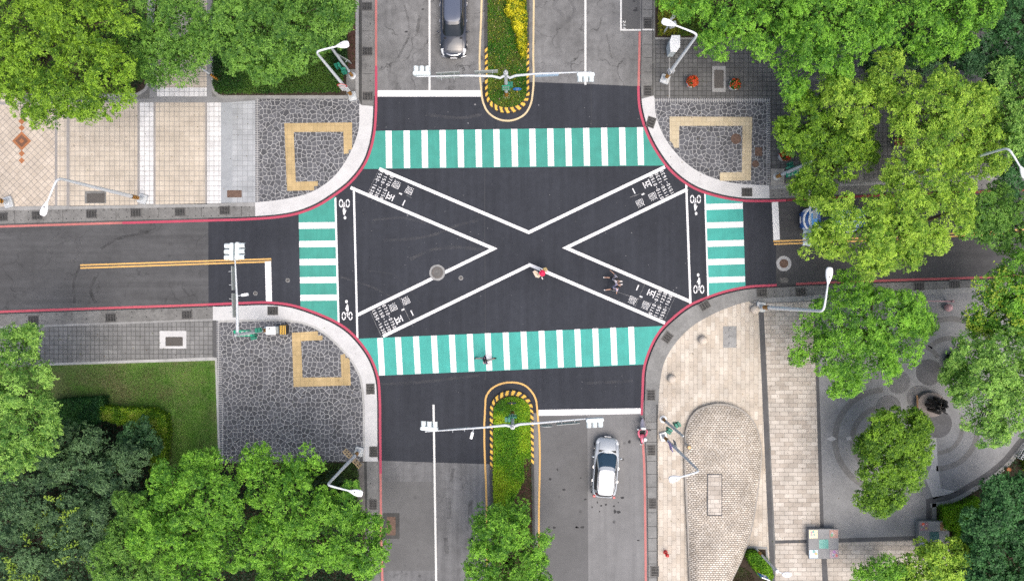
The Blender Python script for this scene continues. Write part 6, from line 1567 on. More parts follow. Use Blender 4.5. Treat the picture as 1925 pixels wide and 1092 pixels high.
# ---- drain grates, manholes and access covers
def mk_grate():
    r = thing('drain_grate', 'x', 'drain grate')
    mb = MB(); mb.box((0, 0, .004), (.70, .56, .006)); mb.build('pit', M['irond'], r)
    mb = MB()
    for s_ in (-1, 1): mb.box((.345 * s_, 0, .012), (.05, .60, .018)); mb.box((0, .275 * s_, .0115), (.64, .05, .017))
    mb.build('frame', M['iron'], r)
    mb = MB()
    for i in range(6): mb.box((0, -.21 + .084 * i, .0105), (.64, .030, .015))
    for i in range(3): mb.box((-.2 + .2 * i, 0, .0085), (.025, .50, .013))
    mb.build('bars', M['iron'], r)
    return r
g0 = mk_grate()
grates = [((690.5, 14), 0, 'drain grate in the left gutter at the top edge, level with the black car'), ((691, 98), 0, 'drain grate in the left gutter beside the pole with green signals'), ((692, 182), 0, 'drain grate in the left gutter level with the upper stop line'),
 ((7, 408), .03, 'drain grate at the left edge of the upper west gutter'), ((72, 405.5), .03, 'drain grate under the tiled-walk street lamp head'), ((174, 402.5), .03, 'drain grate in the west gutter left of the walk hatch'), ((257, 400.5), .03, 'drain grate in the west gutter below the tiled-walk street lamp base'), ((340, 399), .03, 'drain grate in the west gutter below the right beige tiles'), ((424, 396), .03, 'drain grate in the west gutter below the blue-grey granite'),
 ((65, 601), .03, 'drain grate in the lower west gutter beside the left edge tree'), ((210, 597), .03, 'drain grate in the lower west gutter above the grey pavers'), ((353, 591.5), .03, 'drain grate in the lower west gutter above the white-framed hatch'),
 ((514, 584), 0, 'pale-set drain grate in the new concrete above the signal cabinet'), ((697, 730.5), 1.6, 'drain grate in the new concrete right of the lower yellow tactile strip'), ((703, 848), 1.57, 'drain grate in the new concrete beside the ochre-signed lamp'), ((702, 947), 1.57, 'drain grate in the left gutter beside the lower left lamp head'),
 ((1217, 46), 1.57, 'drain grate behind the parking bay end line'), ((1217, 172), 1.57, 'drain grate in the right gutter level with the fresh asphalt edge'), ((1223, 231), 1.25, 'light grey drain grate in the new concrete by the upper crosswalk'), ((1403, 362), 0, 'light grey drain grate in the new concrete by the east stop line'),
 ((1324, 574), .55, 'tilted drain grate in the corner gutter above the middle stone ball'), ((1254, 634), .95, 'tilted drain grate in the corner gutter at the lower crosswalk end'), ((1431, 550), .04, 'drain grate in the east gutter above the topmost stone ball'), ((1504, 549), .04, 'drain grate in the east gutter left of the round green tree'), ((1726, 538), .04, 'drain grate in the east gutter above the pink barrier'), ((1793, 534), .04, 'drain grate in the east gutter left of the spotty tree'),
 ((1223, 742), 1.57, 'drain grate in the right gutter level with the lower median tip'), ((1224, 845), 1.57, 'drain grate in the right gutter just behind the scooter'), ((1226, 945), 1.57, 'drain grate in the right gutter level with the silver car tail'), ((1230, 1072), 1.57, 'drain grate in the right gutter below the red hydrant')]
for i, (px, rz, lab) in enumerate(grates):
    o = g0 if i == 0 else copy_tree(g0)
    o.location = (*G(*px), Z2 + .002); o.rotation_euler = (0, 0, rz); tag(o, lab, None, 'drain grates along the gutters')
def manhole(label, px, r, z, ring=None, mat='iron', rmat='conc_mid', group=None):
    g = G(*px); o = thing('manhole_cover', label, 'manhole', (*g, z), 0, group)
    if ring:
        rg = random.Random(int(px[0])); mb = MB(); mb.sheet([(ring * math.cos(t) * rg.uniform(.97, 1.03), ring * math.sin(t) * rg.uniform(.97, 1.03)) for t in [2 * PI * i / 30 for i in range(30)]], .003); mb.build('collar', M[rmat], o, smooth=False)
    mb = MB(); mb.lathe([(r, .002), (r, .012), (r * .97, .014), (r * .9, .010), (r * .86, .014), (r * .62, .014), (r * .58, .010), (r * .52, .014), (r * .2, .014), (r * .17, .010), (.01, .012)], n=28); mb.build('cover', M[mat], o)
    mb = MB()
    for k in range(16):
        t = 2 * PI * k / 16; mb.box((r * .74 * math.cos(t), r * .74 * math.sin(t), .016), (r * .2, r * .06, .008), t)
    mb.build('tread', M['rust'], o)
manhole('large manhole with a rough grey collar crossed by the diagonal line', (822, 512.5), .42, .0175, .56, 'iron')
manhole('tiny round valve cover right of the large manhole', (866.5, 522.5), .11, .006, .16)
manhole('tiny round valve cover just left of the west crosswalk', (541, 527), .11, .006, .15)
manhole('tiny round valve cover left of the west stop line', (480, 551.5), .11, .006, .15)
manhole('manhole with a wide pale ring on the east road', (1473.5, 495.5), .31, .006, .53, 'rust', 'plaza_pale')
manhole('brown round manhole inside the upper right tactile strip', (1382.5, 262), .36, Z2, None, 'rust')
manhole('small brown cover on the crazy paving right of the tactile strip', (1419, 309), .24, Z2, None, 'rust')
def hatch(label, px, w_, h_, z, frame=None, mat='hatch', fm='conc_mid', rz=0.0, nm='access_hatch', domes=0):
    o = thing(nm, label, 'hatch', (*G(*px), z), rz)
    if frame:
        mb = MB(); mb.box((frame[2] if len(frame) > 2 else 0, frame[3] if len(frame) > 3 else 0, .002), (frame[0], frame[1], .006)); mb.build('frame', M[fm], o)
    mb = MB(); mb.box((0, 0, .008), (w_, h_, .012), 0, .03); mb.build('cover', M[mat], o)
    for sx, sy in ((-1, -1), (1, 1)):
        mb = MB(); mb.box((sx * w_ * .38, sy * h_ * .38, .016), (.06, .03, .008)); mb.build('lift_slot', M['irond'], o)
    for k in range(domes):
        mb = MB(); mb.lathe([(.13, .012), (.11, .05), (.05, .07)], (0, (k - 1) * h_ * .34, 0), 14); mb.build('dome', M[mat], o)
    return o
hatch('dark rectangular hatch in a pale frame between the two flower planters', (1350.5, 150), .67, 1.27, Z2, (.93, 1.8), 'hatch', 'conc_mid')
hatch('brown hatch in a white frame on the grey pavers above the lawn', (329, 641.5), 1.22, .65, Z2, (1.85, 1.22, -.08, .12), 'hatch', 'conc_new')
hatch('dark grille hatch in the beige tiles beside the west gutter', (182, 373), 1.26, .66, Z2, (1.48, .85, -.02, .06), 'hatch', 'conc_old')
hatch('grey-brown hatch at the foot of the blue-grey granite', (442, 365), 1.02, .5, Z2, None, 'rust')
hatch('rusty inspection cover in a dark frame on the lower left lane', (735.5, 988), .62, 1.3, .008, (1.15, 1.78), 'rust', 'conc_dark')
hatch('square cover cut into the east road beside the red line', (1474, 527), .56, .36, .006, None, 'iron')
hatch('small dark hatch in a pale square on the pavers under the trees', (1529, 161), .5, .55, Z2, (.95, 1.15), 'iron', 'conc_old')
hatch('pale plate with three domes on the sandstone corner', (1371, 633), .93, 1.5, Z2, None, 'conc_mid', domes=3)
hatch('long sandstone hatch set into the cobble mound', (1337, 923), .92, 2.75, .90, (1.02, 2.86), 'slabh', 'darkband')
hatch('faint square cover on the crazy paving beside the tactile strip', (1425, 286), .5, .6, Z2, None, 'rust')
hatch('dark hatch under the olive trees beside the east gutter', (1601, 330), .9, .8, Z2, (1.5, 1.2), 'iron', 'conc_old')
# ================================================================== VEHICLES
def glassmat(name, c):
    return plain(name, c, .06, .6, 0, .02)
M['glass'] = glassmat('car_glass', (.012, .016, .02)); M['glassb'] = glassmat('windscreen_tint', (.02, .045, .075))
M['chrome'] = plain('chrome', (.75, .75, .76), .18, .5, .85, .02); M['lampglass'] = plain('headlight_glass', (.70, .72, .74), .1, .6, 0, .05)
M['taillight'] = plain('tail_light_red', (.45, .02, .03), .2, .5, 0, .05); M['platew'] = plain('plate_white', (.75, .75, .75), .4, .4, 0, .02)
def paintmat(name, c, metal=0.0, rough=.35): return plain(name, c, rough, .5, metal, .03, 2, coat=.9)
def car(name, label, loc, rz, L, W, Hh, body_m, roof_m, prof, gh, trim='black', wind='glass', chrome=False, tail=True):
    """prof: [(y fraction 0 rear..1 front, half width factor, shoulder z, centre z)]; gh: greenhouse (rear base y, front base y, rear roof y, front roof y, base halfwidth, roof halfwidth, base z)"""
    r = thing(name, label, 'car', (*loc, 0.013), rz)
    # --- body shell
    xs = np.array([p[0] for p in prof]); cols = [np.array([p[i] for p in prof]) for i in (1, 2, 3)]
    N = 34
    t = np.concatenate([np.linspace(0, .12, 8, endpoint=False), np.linspace(.12, .86, 18, endpoint=False), np.linspace(.86, 1, 9)])
    def interp(c):
        y = np.interp(t, xs, c); k = np.array([.25, .5, .25]); z = y.copy(); z[1:-1] = np.convolve(y, k, 'valid'); return z
    hw, zs, zc = [interp(c) for c in cols]
    vs, fs = [], []
    sec = lambda w, s, c: [(-w * .93, .20), (-w * .985, .30), (-w, .50), (-w * .985, s - .12), (-w * .95, s - .03), (-w * .86, s), (-w * .62, (s + c) / 2 + .005), (-w * .3, c), (0, c + .008), (w * .3, c), (w * .62, (s + c) / 2 + .005), (w * .86, s), (w * .95, s - .03), (w * .985, s - .12), (w, .50), (w * .985, .30), (w * .93, .20)]
    K = 17
    for i in range(len(t)):
        y = -L / 2 + L * t[i]; w = hw[i] * W / 2
        for x, z in sec(w, zs[i], zc[i]): vs.append((x, y, z))
    for i in range(len(t) - 1):
        for k in range(K - 1): fs.append((i * K + k, (i + 1) * K + k, (i + 1) * K + k + 1, i * K + k + 1))
        fs.append((i * K + K - 1, (i + 1) * K + K - 1, (i + 1) * K, i * K))
    fs.append(tuple(range(K))); fs.append(tuple(reversed(range((len(t) - 1) * K, len(t) * K))))
    mb = MB(); mb.add(vs, fs); bo = mb.build('body', body_m, r, ang=50)
    # --- greenhouse
    yb0, yb1, yt0, yt1, wb, wt, zb = gh
    n = 64; lev = 6
    rings = []
    for k in range(lev):
        q = k / (lev - 1); y0, y1 = yb0 + (yt0 - yb0) * q, yb1 + (yt1 - yb1) * q; w = wb + (wt - wb) * q; z = zb + (Hh - .05 - zb) * (1 - (1 - q) ** 1.25)
        ring = []
        for i in range(n):
            a = 2 * PI * (i + .5) / n; ca, sa = math.cos(a), math.sin(a); e = 2 / 4.6
            x = w * math.copysign(abs(ca) ** e, ca); yy = (y0 + y1) / 2 + (y1 - y0) / 2 * math.copysign(abs(sa) ** e, sa)
            if yy > (y0 + y1) / 2: yy += .10 * (1 - (x / w) ** 2) * (1 - q * .5)
            else: yy -= .06 * (1 - (x / w) ** 2) * (1 - q * .5)
            ring.append((x, yy, z))
        rings.append(ring)
    parts = {'windshield': [], 'rear_window': [], 'side_window_a': [], 'side_window_b': [], 'pillars': []}
    allv = [v for rg_ in rings for v in rg_]
    for k in range(lev - 1):
        for i in range(n):
            j = (i + 1) % n; a = 2 * PI * (i + 1) / n; f = (k * n + i, k * n + j, (k + 1) * n + j, (k + 1) * n + i)
            ca, sa = math.cos(a), math.sin(a)
            side = abs(ca) > .5; x = allv[f[0]][0]; w_here = wb + (wt - wb) * k / (lev - 1)
            fx = abs((allv[f[0]][0] + allv[f[1]][0]) / 2) / w_here
            if fx < .88: nm = 'windshield' if sa > 0 else 'rear_window'
            elif fx > .965 and abs(sa) < .80 and k < lev - 2: nm = 'side_window_a' if ca < 0 else 'side_window_b'
            else: nm = 'pillars'
            if k == lev - 2: nm = 'pillars'
            parts[nm].append(f)
    for nm, ff in parts.items():
        if not ff: continue
        used = sorted({i for f in ff for i in f}); mp = {i: k for k, i in enumerate(used)}
        mb = MB(); mb.add([allv[i] for i in used], [tuple(mp[i] for i in f) for f in ff])
        m = body_m if nm == 'pillars' else (M[wind] if nm == 'windshield' else M['glass'])
        mb.build(nm.replace('_a', '').replace('_b', ''), m, r, ang=60)
    top = rings[-1]; cx0 = (yt0 + yt1) / 2
    vs = [v for v in top]; fs = []
    for s_, dz in ((.9, .028), (.6, .045), (.25, .05)): vs += [(x * s_, cx0 + (y - cx0) * s_, z + dz) for x, y, z in top]
    for k in range(3):
        for i in range(n): fs.append((k * n + i, k * n + (i + 1) % n, (k + 1) * n + (i + 1) % n, (k + 1) * n + i))
    vs.append((0, cx0, top[0][2] + .052)); fs += [(3 * n + i, 3 * n + (i + 1) % n, 4 * n) for i in range(n)]
    mb = MB(); mb.add(vs, fs); ro = mb.build('roof', roof_m, r, ang=50)
    for s_ in (-1, 1):
        mb = MB(); mb.tube([(s_ * wt * .90, yt0 * .92, Hh + .01), (s_ * wt * .93, 0, Hh + .02), (s_ * wt * .88, yt1 * .85 + .05, Hh + .005)], .018, 6); mb.build('roof_rail', M.get(trim, body_m), ro)
    mb = MB(); mb.tube([(0, yt0 + .28, Hh), (0, yt0 + .12, Hh + .06)], [.012, .006], 6); mb.build('aerial', M['black'], ro)
    # --- wheels
    for sx in (-1, 1):
        for yy in (-L * .30, L * .31):
            x = sx * (W / 2 - .105)
            w_ = thing('wheel', None, None); w_.parent = r; w_.location = (x, yy, .32)
            mb = MB(); mb.tube([(-.10, 0, 0), (-.07, 0, 0), (.07, 0, 0), (.10, 0, 0)], [.29, .32, .32, .29], 22); mb.build('tyre', M['rubber'], w_)
            mb = MB(); mb.tube([(sx * .085, 0, 0), (sx * .115, 0, 0)], .21, 18); mb.build('rim', M['chrome'], w_)
    # --- lights, mirrors, plates, bumpers
    wf = W / 2
    zf = float(np.interp(.93, t, zs)); 
    for sx in (-1, 1):
        mb = MB()
        st = [(.90, .90), (.935, .86), (.965, .78), (.985, .66)]
        vs, fs = [], []
        for q, fx in st:
            ww = float(np.interp(q, t, hw)) * wf; zz = float(np.interp(q, t, zs)); 
            vs += [(sx * ww * 1.005, -L / 2 + L * q, zz - .13), (sx * ww * .965, -L / 2 + L * q, zz - .008), (sx * ww * (fx - .12), -L / 2 + L * q, zz + .018)]
        for i in range(3):
            for k in range(2): fs.append((i * 3 + k, i * 3 + k + 1, i * 3 + k + 4, i * 3 + k + 3))
        mb.add(vs, fs); mb.build('headlight', M['lampglass'], r, smooth=True, ang=70)
        if tail:
            mb = MB(); q = .02; ww = float(np.interp(q, t, hw)) * wf; zz = float(np.interp(q, t, zs)); mb.box((sx * ww * .93, -L / 2 + .07, zz - .06), (.17, .16, .30), sx * .35, .03); mb.build('tail_light', M['taillight'], r)
        mb = MB(); mb.ball((sx * (wf + .09), gh[1] - .32, gh[6] + .06), .115, 12, (1, .55, .7)); mb.tube([(sx * (wf - .08), gh[1] - .28, gh[6] - .02), (sx * (wf + .06), gh[1] - .31, gh[6] + .03)], .03, 6); mb.build('mirror', body_m, r)
        for yy in (.0, -.95):
            mb = MB(); mb.box((sx * (wf + .002), yy * L / 4.2, gh[6] - .14), (.03, .18, .035), 0, .01); mb.build('door_handle', M['chrome'], r)
    for nm, yy in (('front_bumper', L / 2 - .05), ('rear_bumper', -L / 2 + .05)):
        q = .985 if yy > 0 else .015; ww = float(np.interp(q, t, hw)) * wf; s_ = 1 if yy > 0 else -1
        pts = [(x * ww * 1.16, yy - s_ * .22 * abs(x) ** 2.6, .40) for x in np.linspace(-1, 1, 13)]
        mb = MB(); mb.tube(pts, .10, 8); mb.build(nm, body_m if trim == 'body' else M['black'], r)
        mb = MB(); mb.box((0, yy + s_ * .115, .46), (.46, .03, .17)); mb.build('number_plate', M['platew'], r)
    if chrome:
        pts = [(x * wf * .86, L / 2 - .04 - .42 * abs(x) ** 2.2, .70 + .03 * (1 - abs(x))) for x in np.linspace(-1, 1, 15)]
        mb = MB(); mb.tube(pts, [.035 + .02 * (1 - abs(x)) for x in np.linspace(-1, 1, 15)], 8); mb.build('grille_trim', M['chrome'], r)
        for sx in (-1, 1):
            pts = [(sx * wf * x, L / 2 + .03 - .35 * (x - .45) ** 1.3, .46) for x in np.linspace(.58, .92, 6)]
            mb = MB(); mb.tube(pts, .02, 6); mb.build('bumper_trim', M['chrome'], r)
    # hood lines, wipers
    for sx in (-1, 1):
        pts = []
        for q in np.linspace(.745, .93, 7):
            ww = float(np.interp(q, t, hw)) * wf; pts.append((sx * ww * .70, -L / 2 + L * q, float(np.interp(q, t, zs)) * .42 + float(np.interp(q, t, zc)) * .58 + .006))
        mb = MB(); mb.tube(pts, .008, 5); mb.build('hood_seam', M['black'], r)
        mb = MB(); mb.tube([(sx * .12 - .1, gh[1] + .05, gh[6] + .06), (sx * .35 - .2, gh[1] - .25, gh[6] + .16)], .012, 5); mb.build('wiper', M['black'], r)
    mb = MB(); mb.box((0, gh[1] + .10, gh[6] + .0), (wb * 1.5, .14, .05), 0, .02); mb.build('cowl', M['black'], r)
    return r
hatch_p = [(0, .74, .80, .84), (.02, .86, .84, .88), (.06, .93, .88, .92), (.14, .985, .90, .94), (.35, 1, .90, .95), (.6, 1, .90, .98), (.70, .985, .90, 1.0), (.80, .97, .86, .93), (.90, .93, .76, .83), (.955, .84, .68, .74), (.985, .70, .62, .66), (1, .56, .56, .60)]
silver = paintmat('silver_paint', (.40, .43, .455), .35, .3); silverroof = paintmat('white_roof_paint', (.80, .80, .80), 0, .3)  # body silver darkened to paint in its shaded sides; roof kept brighter
cs = car('parked_car', 'silver hatchback with a white roof waiting in the lower right lane', G(1136.5, 874), -.075, 4.05, 1.74, 1.52, silver, silverroof, hatch_p, (-1.92, 1.06, -1.66, -.04, .77, .585, .90), 'black', 'glassb')
cs.name = 'silver_car'
suv_p = [(0, .80, .86, .90), (.03, .90, .90, .94), (.10, .97, .94, .98), (.35, 1, .95, 1.0), (.6, 1, .95, 1.04), (.72, .985, .95, 1.06), (.82, .975, .92, 1.0), (.91, .95, .83, .90), (.96, .88, .74, .80), (.985, .78, .66, .70), (1, .66, .58, .62)]
blackp = paintmat('black_paint', (.020, .025, .038), 0, .25); blackroof_sheen = paintmat('black_roof_sky_sheen', (.070, .085, .125), 0, .2)  # roof tone carries painted sky reflection; body tinted blue for the same sheen
cb = car('black_car', 'black people carrier with a silver grille strip in the upper left lane', G(854, 48), PI, 4.75, 1.84, 1.68, blackp, blackroof_sheen, suv_p, (-2.28, 1.12, -2.05, .30, .80, .62, .98), 'black', 'glass', True)
mb = MB()
for x in (-.36, -.02, .34): mb.box((x, .80, 1.17), (.17, .16, .02)); 
for y in (.1, -.55):
    mb.tube([(-.56, y, 1.735), (.56, y, 1.735)], .008, 5)
bluep = paintmat('blue_paint', (.02, .09, .30), 0, .3); 
cbl = car('blue_car', 'blue and white car nosing out from under the lime trees', G(1558, 415), PI / 2, 4.2, 1.74, 1.5, bluep, paintmat('pale_blue_roof', (.30, .45, .62), 0, .3), hatch_p, (-1.9, .98, -1.55, .2, .74, .60, .90), 'body', 'glass')
mb = MB()
pts = [(x * .84, 2.02 - .50 * abs(x) ** 2.4, .72) for x in np.linspace(-1, 1, 15)]; mb.tube(pts, .075, 8); mb.build('white_nose_band', M['signw'], cbl)
mb = MB()
pts = [(x * .60, 1.72 - .30 * abs(x) ** 2.4, .86) for x in np.linspace(-1, 1, 15)]; mb.tube(pts, .05, 8); mb.build('bonnet_band', M['signw'], cbl)
mb = MB(); vs = [(x * .5, 1.70 - .22 * abs(x) ** 2.4, .845) for x in np.linspace(-1, 1, 9)] + [(x * .5, 1.18, 1.0) for x in np.linspace(-1, 1, 9)]
mb.add(vs, [(i, i + 1, 10 + i, 9 + i) for i in range(8)]); mb.build('bonnet_panel', paintmat('bright_blue_panel', (.10, .33, .68), 0, .3), cbl)

# ---- scooter at the kerb
sc_ = thing('scooter', 'pink and grey motor scooter with a white helmet on its seat at the right kerb', 'scooter', (*G(1204.5, 808), .0), -.05)
pink = paintmat('pink_paint', (.56, .11, .17), 0, .3); grey = paintmat('lilac_grey_paint', (.38, .36, .42), .2, .3)
def wheel_(y, r_):
    w_ = thing('wheel', None, None); w_.parent = sc_; w_.location = (0, y, r_)
    mb = MB(); mb.tube([(-.05, 0, 0), (-.035, 0, 0), (.035, 0, 0), (.05, 0, 0)], [r_ * .8, r_, r_, r_ * .8], 20); mb.build('tyre', M['rubber'], w_)
    mb = MB(); mb.tube([(-.055, 0, 0), (.055, 0, 0)], r_ * .55, 16); mb.build('rim', M['metal'], w_)
wheel_(.62, .24); wheel_(-.58, .24)
def loft(st, n=12, z=0):
    vs, fs = [], []
    for y, w_, zc, h_ in st:
        for k in range(n):
            t = 2 * PI * k / n; vs.append((w_ * math.cos(t), y, zc + h_ * math.sin(t)))
    for i in range(len(st) - 1):
        for k in range(n): fs.append((i * n + k, (i + 1) * n + k, (i + 1) * n + (k + 1) % n, i * n + (k + 1) % n))
    fs.append(tuple(range(n))); fs.append(tuple(reversed(range((len(st) - 1) * n, len(st) * n))))
    mb = MB(); mb.add(vs, fs); return mb
loft([(.92, .03, .48, .05), (.82, .10, .52, .08), (.62, .17, .58, .12), (.42, .20, .72, .16), (.34, .19, .84, .12)]).build('front_fairing', grey, sc_, ang=60)
loft([(.36, .16, .95, .05), (.28, .20, .99, .06), (.20, .15, .97, .04)]).build('instrument_cowl', M['lampw'], sc_, ang=60)
mb = MB(); mb.tube([(-.36, .16, .99), (-.2, .22, 1.0), (0, .25, .98), (.2, .22, 1.0), (.36, .16, .99)], .022, 8); mb.build('handlebar', M['black'], sc_)
mb = MB(); mb.tube([(-.27, .17, .93), (-.29, .0, .80), (-.25, -.2, .70), (-.16, -.38, .68)], [.05, .065, .075, .07], 10); mb.build('side_panel', pink, sc_)
mb = MB(); mb.tube([(.27, .17, .93), (.29, .0, .80), (.25, -.2, .70), (.16, -.38, .68)], [.05, .065, .075, .07], 10); mb.build('side_panel', pink, sc_)
mb = MB(); mb.tube([(-.27, .17, .93), (-.1, .24, .95), (.1, .24, .95), (.27, .17, .93)], .05, 10); mb.build('leg_shield', pink, sc_)
mb = MB(); mb.box((0, -.02, .42), (.36, .42, .06), 0, .03); mb.build('footboard', M['black'], sc_)
loft([(-.16, .12, .66, .05), (-.28, .15, .72, .08), (-.48, .14, .74, .08), (-.66, .10, .76, .06), (-.76, .05, .76, .03)]).build('seat', pink, sc_, ang=60)
loft([(-.15, .12, .50, .14), (-.4, .15, .55, .14), (-.7, .12, .62, .10), (-.86, .05, .66, .04)]).build('tail_body', M['black'], sc_, ang=60)
mb = MB(); mb.box((-.02, -.86, .6), (.2, .05, .14), 0, .02); mb.build('number_plate', M['platew'], sc_)
mb = MB(); mb.tube([(.17, -.3, .3), (.17, -.85, .36)], [.04, .055], 8); mb.build('exhaust', M['metal'], sc_)
for s_ in (-1, 1):
    mb = MB(); mb.tube([(s_ * .3, .2, 1.0), (s_ * .38, .24, 1.14)], .012, 6); mb.ball((s_ * .41, .24, 1.16), .08, 10, (1, .45, .7)); mb.build('mirror', M['lampw'] if s_ < 0 else M['black'], sc_)
mb = MB(); mb.tube([(-.15, -.1, .38), (-.3, -.2, .02)], .018, 6); mb.build('side_stand', M['metal'], sc_)
hb = G(1209, 821.5)
hm = thing('helmet', 'white and grey open helmet resting on the scooter seat', 'helmet', (hb[0] - .02, hb[1] + .02, .80))
mb = MB(); mb.ball((0, 0, .12), .14, 16, (.92, 1.05, .9)); mb.build('shell', M['lampw'], hm)
mb = MB(); mb.ball((.03, .06, .12), .125, 14, (.85, .9, .6)); mb.build('visor', M['sigd'], hm)

# ================================================================== PEOPLE
def skin_mesh(name, chains, mat, parent, root=0, sub=2):
    """chains: list of [(x,y,z,r),...]; the first point of later chains is welded to the nearest existing point"""
    pts, rad, ed = [], [], []
    for ch in chains:
        prev = None
        for i, p in enumerate(ch):
            q = Vector(p[:3]); hit = None
            if i == 0 and pts:
                j = min(range(len(pts)), key=lambda k: (pts[k] - q).length)
                if (pts[j] - q).length < .03: hit = j
            if hit is None:
                pts.append(q); rad.append(p[3]); hit = len(pts) - 1
            if prev is not None: ed.append((prev, hit))
            prev = hit
    me = bpy.data.meshes.new(name); me.from_pydata([tuple(p) for p in pts], ed, [])
    o = bpy.data.objects.new(name, me); C.objects.link(o)
    bm = bmesh.new(); bm.from_mesh(me); ly = bm.verts.layers.skin.verify(); bm.verts.ensure_lookup_table()
    for i, v in enumerate(bm.verts):
        v[ly].radius = (rad[i], rad[i]); v[ly].use_root = (i == root)
    bm.to_mesh(me); bm.free()
    m = o.modifiers.new('skin', 'SKIN'); m.use_smooth_shade = True; m.branch_smoothing = .4
    s = o.modifiers.new('sub', 'SUBSURF'); s.levels = sub; s.render_levels = sub
    dg = bpy.context.evaluated_depsgraph_get(); dg.update()
    me2 = bpy.data.meshes.new_from_object(o.evaluated_get(dg)); me2.name = name
    bpy.data.objects.remove(o)
    o = bpy.data.objects.new(name, me2); C.objects.link(o); me2.materials.clear(); me2.materials.append(mat); o.parent = parent
    me2.polygons.foreach_set('use_smooth', [True] * len(me2.polygons))
    return o
skinm = plain('skin', (.50, .30, .22), .5, .3, 0, .03); hairm = plain('black_hair', (.010, .009, .009), .45, .4, 0, .2, 30)
def person(label, px, heading, pose, cl, group=None, hat=None, bag=None, scale=1.0):
    """heading: ground direction the person faces. pose: stride (m), arm swings (l, r) forward metres, out (l, r)"""
    r = thing('person', label, 'person', (*G(*px), .012), heading - PI / 2, group); r.scale = (scale,) * 3
    st, aL, aR, oL, oR, lean = pose
    lead = 1 if st >= 0 else -1; s = abs(st)
    ft = {1: (s * .55, .06, 0), -1: (-s * .60, .14, .10)}        # toe forward / heel lifted for the trailing foot
    J = {}
    for side in (-1, 1):
        f, az, _ = ft[side * lead]
        hip = (side * .095, 0, .90)
        ank = (side * .09, f, .085 if f > 0 else .20)
        kn = (side * .095, f * .5 + (.07 if f > 0 else .10), .49 if f > 0 else .47)
        toe = (side * .095, f + .15, .035) if f > 0 else (side * .095, f + .10, .05)
        J[side] = (hip, kn, ank, toe)
    sh = {}
    for side, a_, o_ in ((-1, aL, oL), (1, aR, oR)):
        S0 = (side * .165, .02 + lean, 1.37); E = (side * (.20 + o_ * .5), .0 + a_ * .35 + lean, 1.12); Wr = (side * (.20 + o_), a_ + lean, .93 + abs(a_) * .28)
        sh[side] = (S0, E, Wr)
    body = [[(0, 0, .93, .115), (0, .01 + lean * .4, 1.1, .105), (0, .02 + lean, 1.27, .112), (0, .02 + lean, 1.40, .068), (0, .04 + lean, 1.47, .052), (0, .055 + lean, 1.54, .078), (0, .06 + lean, 1.61, .092), (0, .055 + lean, 1.68, .07)],
            [(0, .055 + lean, 1.54, .078), (0, .135 + lean, 1.53, .03)], [(0, .06 + lean, 1.61, .092), (0, .155 + lean, 1.575, .016)],
            [(0, .06 + lean, 1.61, .09), (.088, .055 + lean, 1.60, .018)], [(0, .06 + lean, 1.61, .09), (-.088, .055 + lean, 1.60, .018)]]
    for side in (-1, 1):
        hip, kn, ank, toe = J[side]
        body.append([(0, 0, .93, .115), (*hip, .085), (*[(hip[i] + kn[i]) / 2 for i in range(3)], .075), (*kn, .056), (*[(kn[i] * .6 + ank[i] * .4) for i in range(3)], .054), (*ank, .036), (*toe, .032)])
        S0, E, Wr = sh[side]
        d = Vector(Wr) - Vector(E); d.normalize(); pm = Vector(Wr) + d * .06
        body.append([(0, .02 + lean, 1.40, .075), (*S0, .058), (*[(S0[i] + E[i]) / 2 for i in range(3)], .047), (*E, .038), (*Wr, .025), (*pm, .034)])
        lat = d.cross(Vector((side, 0, 0))); lat = lat.normalized() if lat.length > .1 else Vector((0, 1, 0))
        for q, (off, ln_) in enumerate(((-.024, .062), (-.008, .075), (.009, .070), (.024, .055))):
            b0 = pm + lat * off + d * .015; m1_ = b0 + d * ln_ * .55 + Vector((-side * .008, 0, 0)); t1 = b0 + d * ln_ + Vector((-side * .03, 0, 0))
            body.append([tuple(pm) + (.03,), tuple(b0 + d * .012) + (.0095,), tuple(m1_) + (.0085,), tuple(t1) + (.007,)])
        th = pm - d * .03 + lat * .03; body.append([tuple(pm) + (.03,), tuple(th + lat * .012) + (.011,), tuple(th + lat * .03 + d * .035) + (.009,)])
    skin_mesh('body', body, skinm, r, 0, 1)
    for side in (-1, 1):
        mb = MB(); mb.ball((side * .034, .140 + lean, 1.615), .013, 8); mb.build('eye', M['black'], r)
    mb = MB(); mb.box((0, .148 + lean, 1.545), (.045, .012, .008)); mb.build('mouth', plain('lips', (.36, .13, .12), .5), r)
    # clothing
    top = [[(0, 0, .80, .14), (0, 0, .90, .14), (0, .01 + lean * .4, 1.1, .128), (0, .02 + lean, 1.28, .168), (0, .02 + lean, 1.41, .108)]]
    for side in (-1, 1):
        S0, E, Wr = sh[side]
        k = cl.get('sleeve', .8)
        end = [S0[i] + (E[i] - S0[i]) * min(1, k) for i in range(3)] if k <= 1 else [E[i] + (Wr[i] - E[i]) * (k - 1) for i in range(3)]
        ch = [(0, .02 + lean, 1.41, .108), (*S0, .086 * cl.get('bulk', 1))]
        if k > 1: ch.append((*E, .058 * cl.get('bulk', 1)))
        ch.append((*end, .055 * cl.get('bulk', 1)))
        top.append(ch)
    skin_mesh('top', top, cl['top'], r, 0, 1)
    leg = [[(0, 0, .96, .125), (0, 0, .92, .13)]]
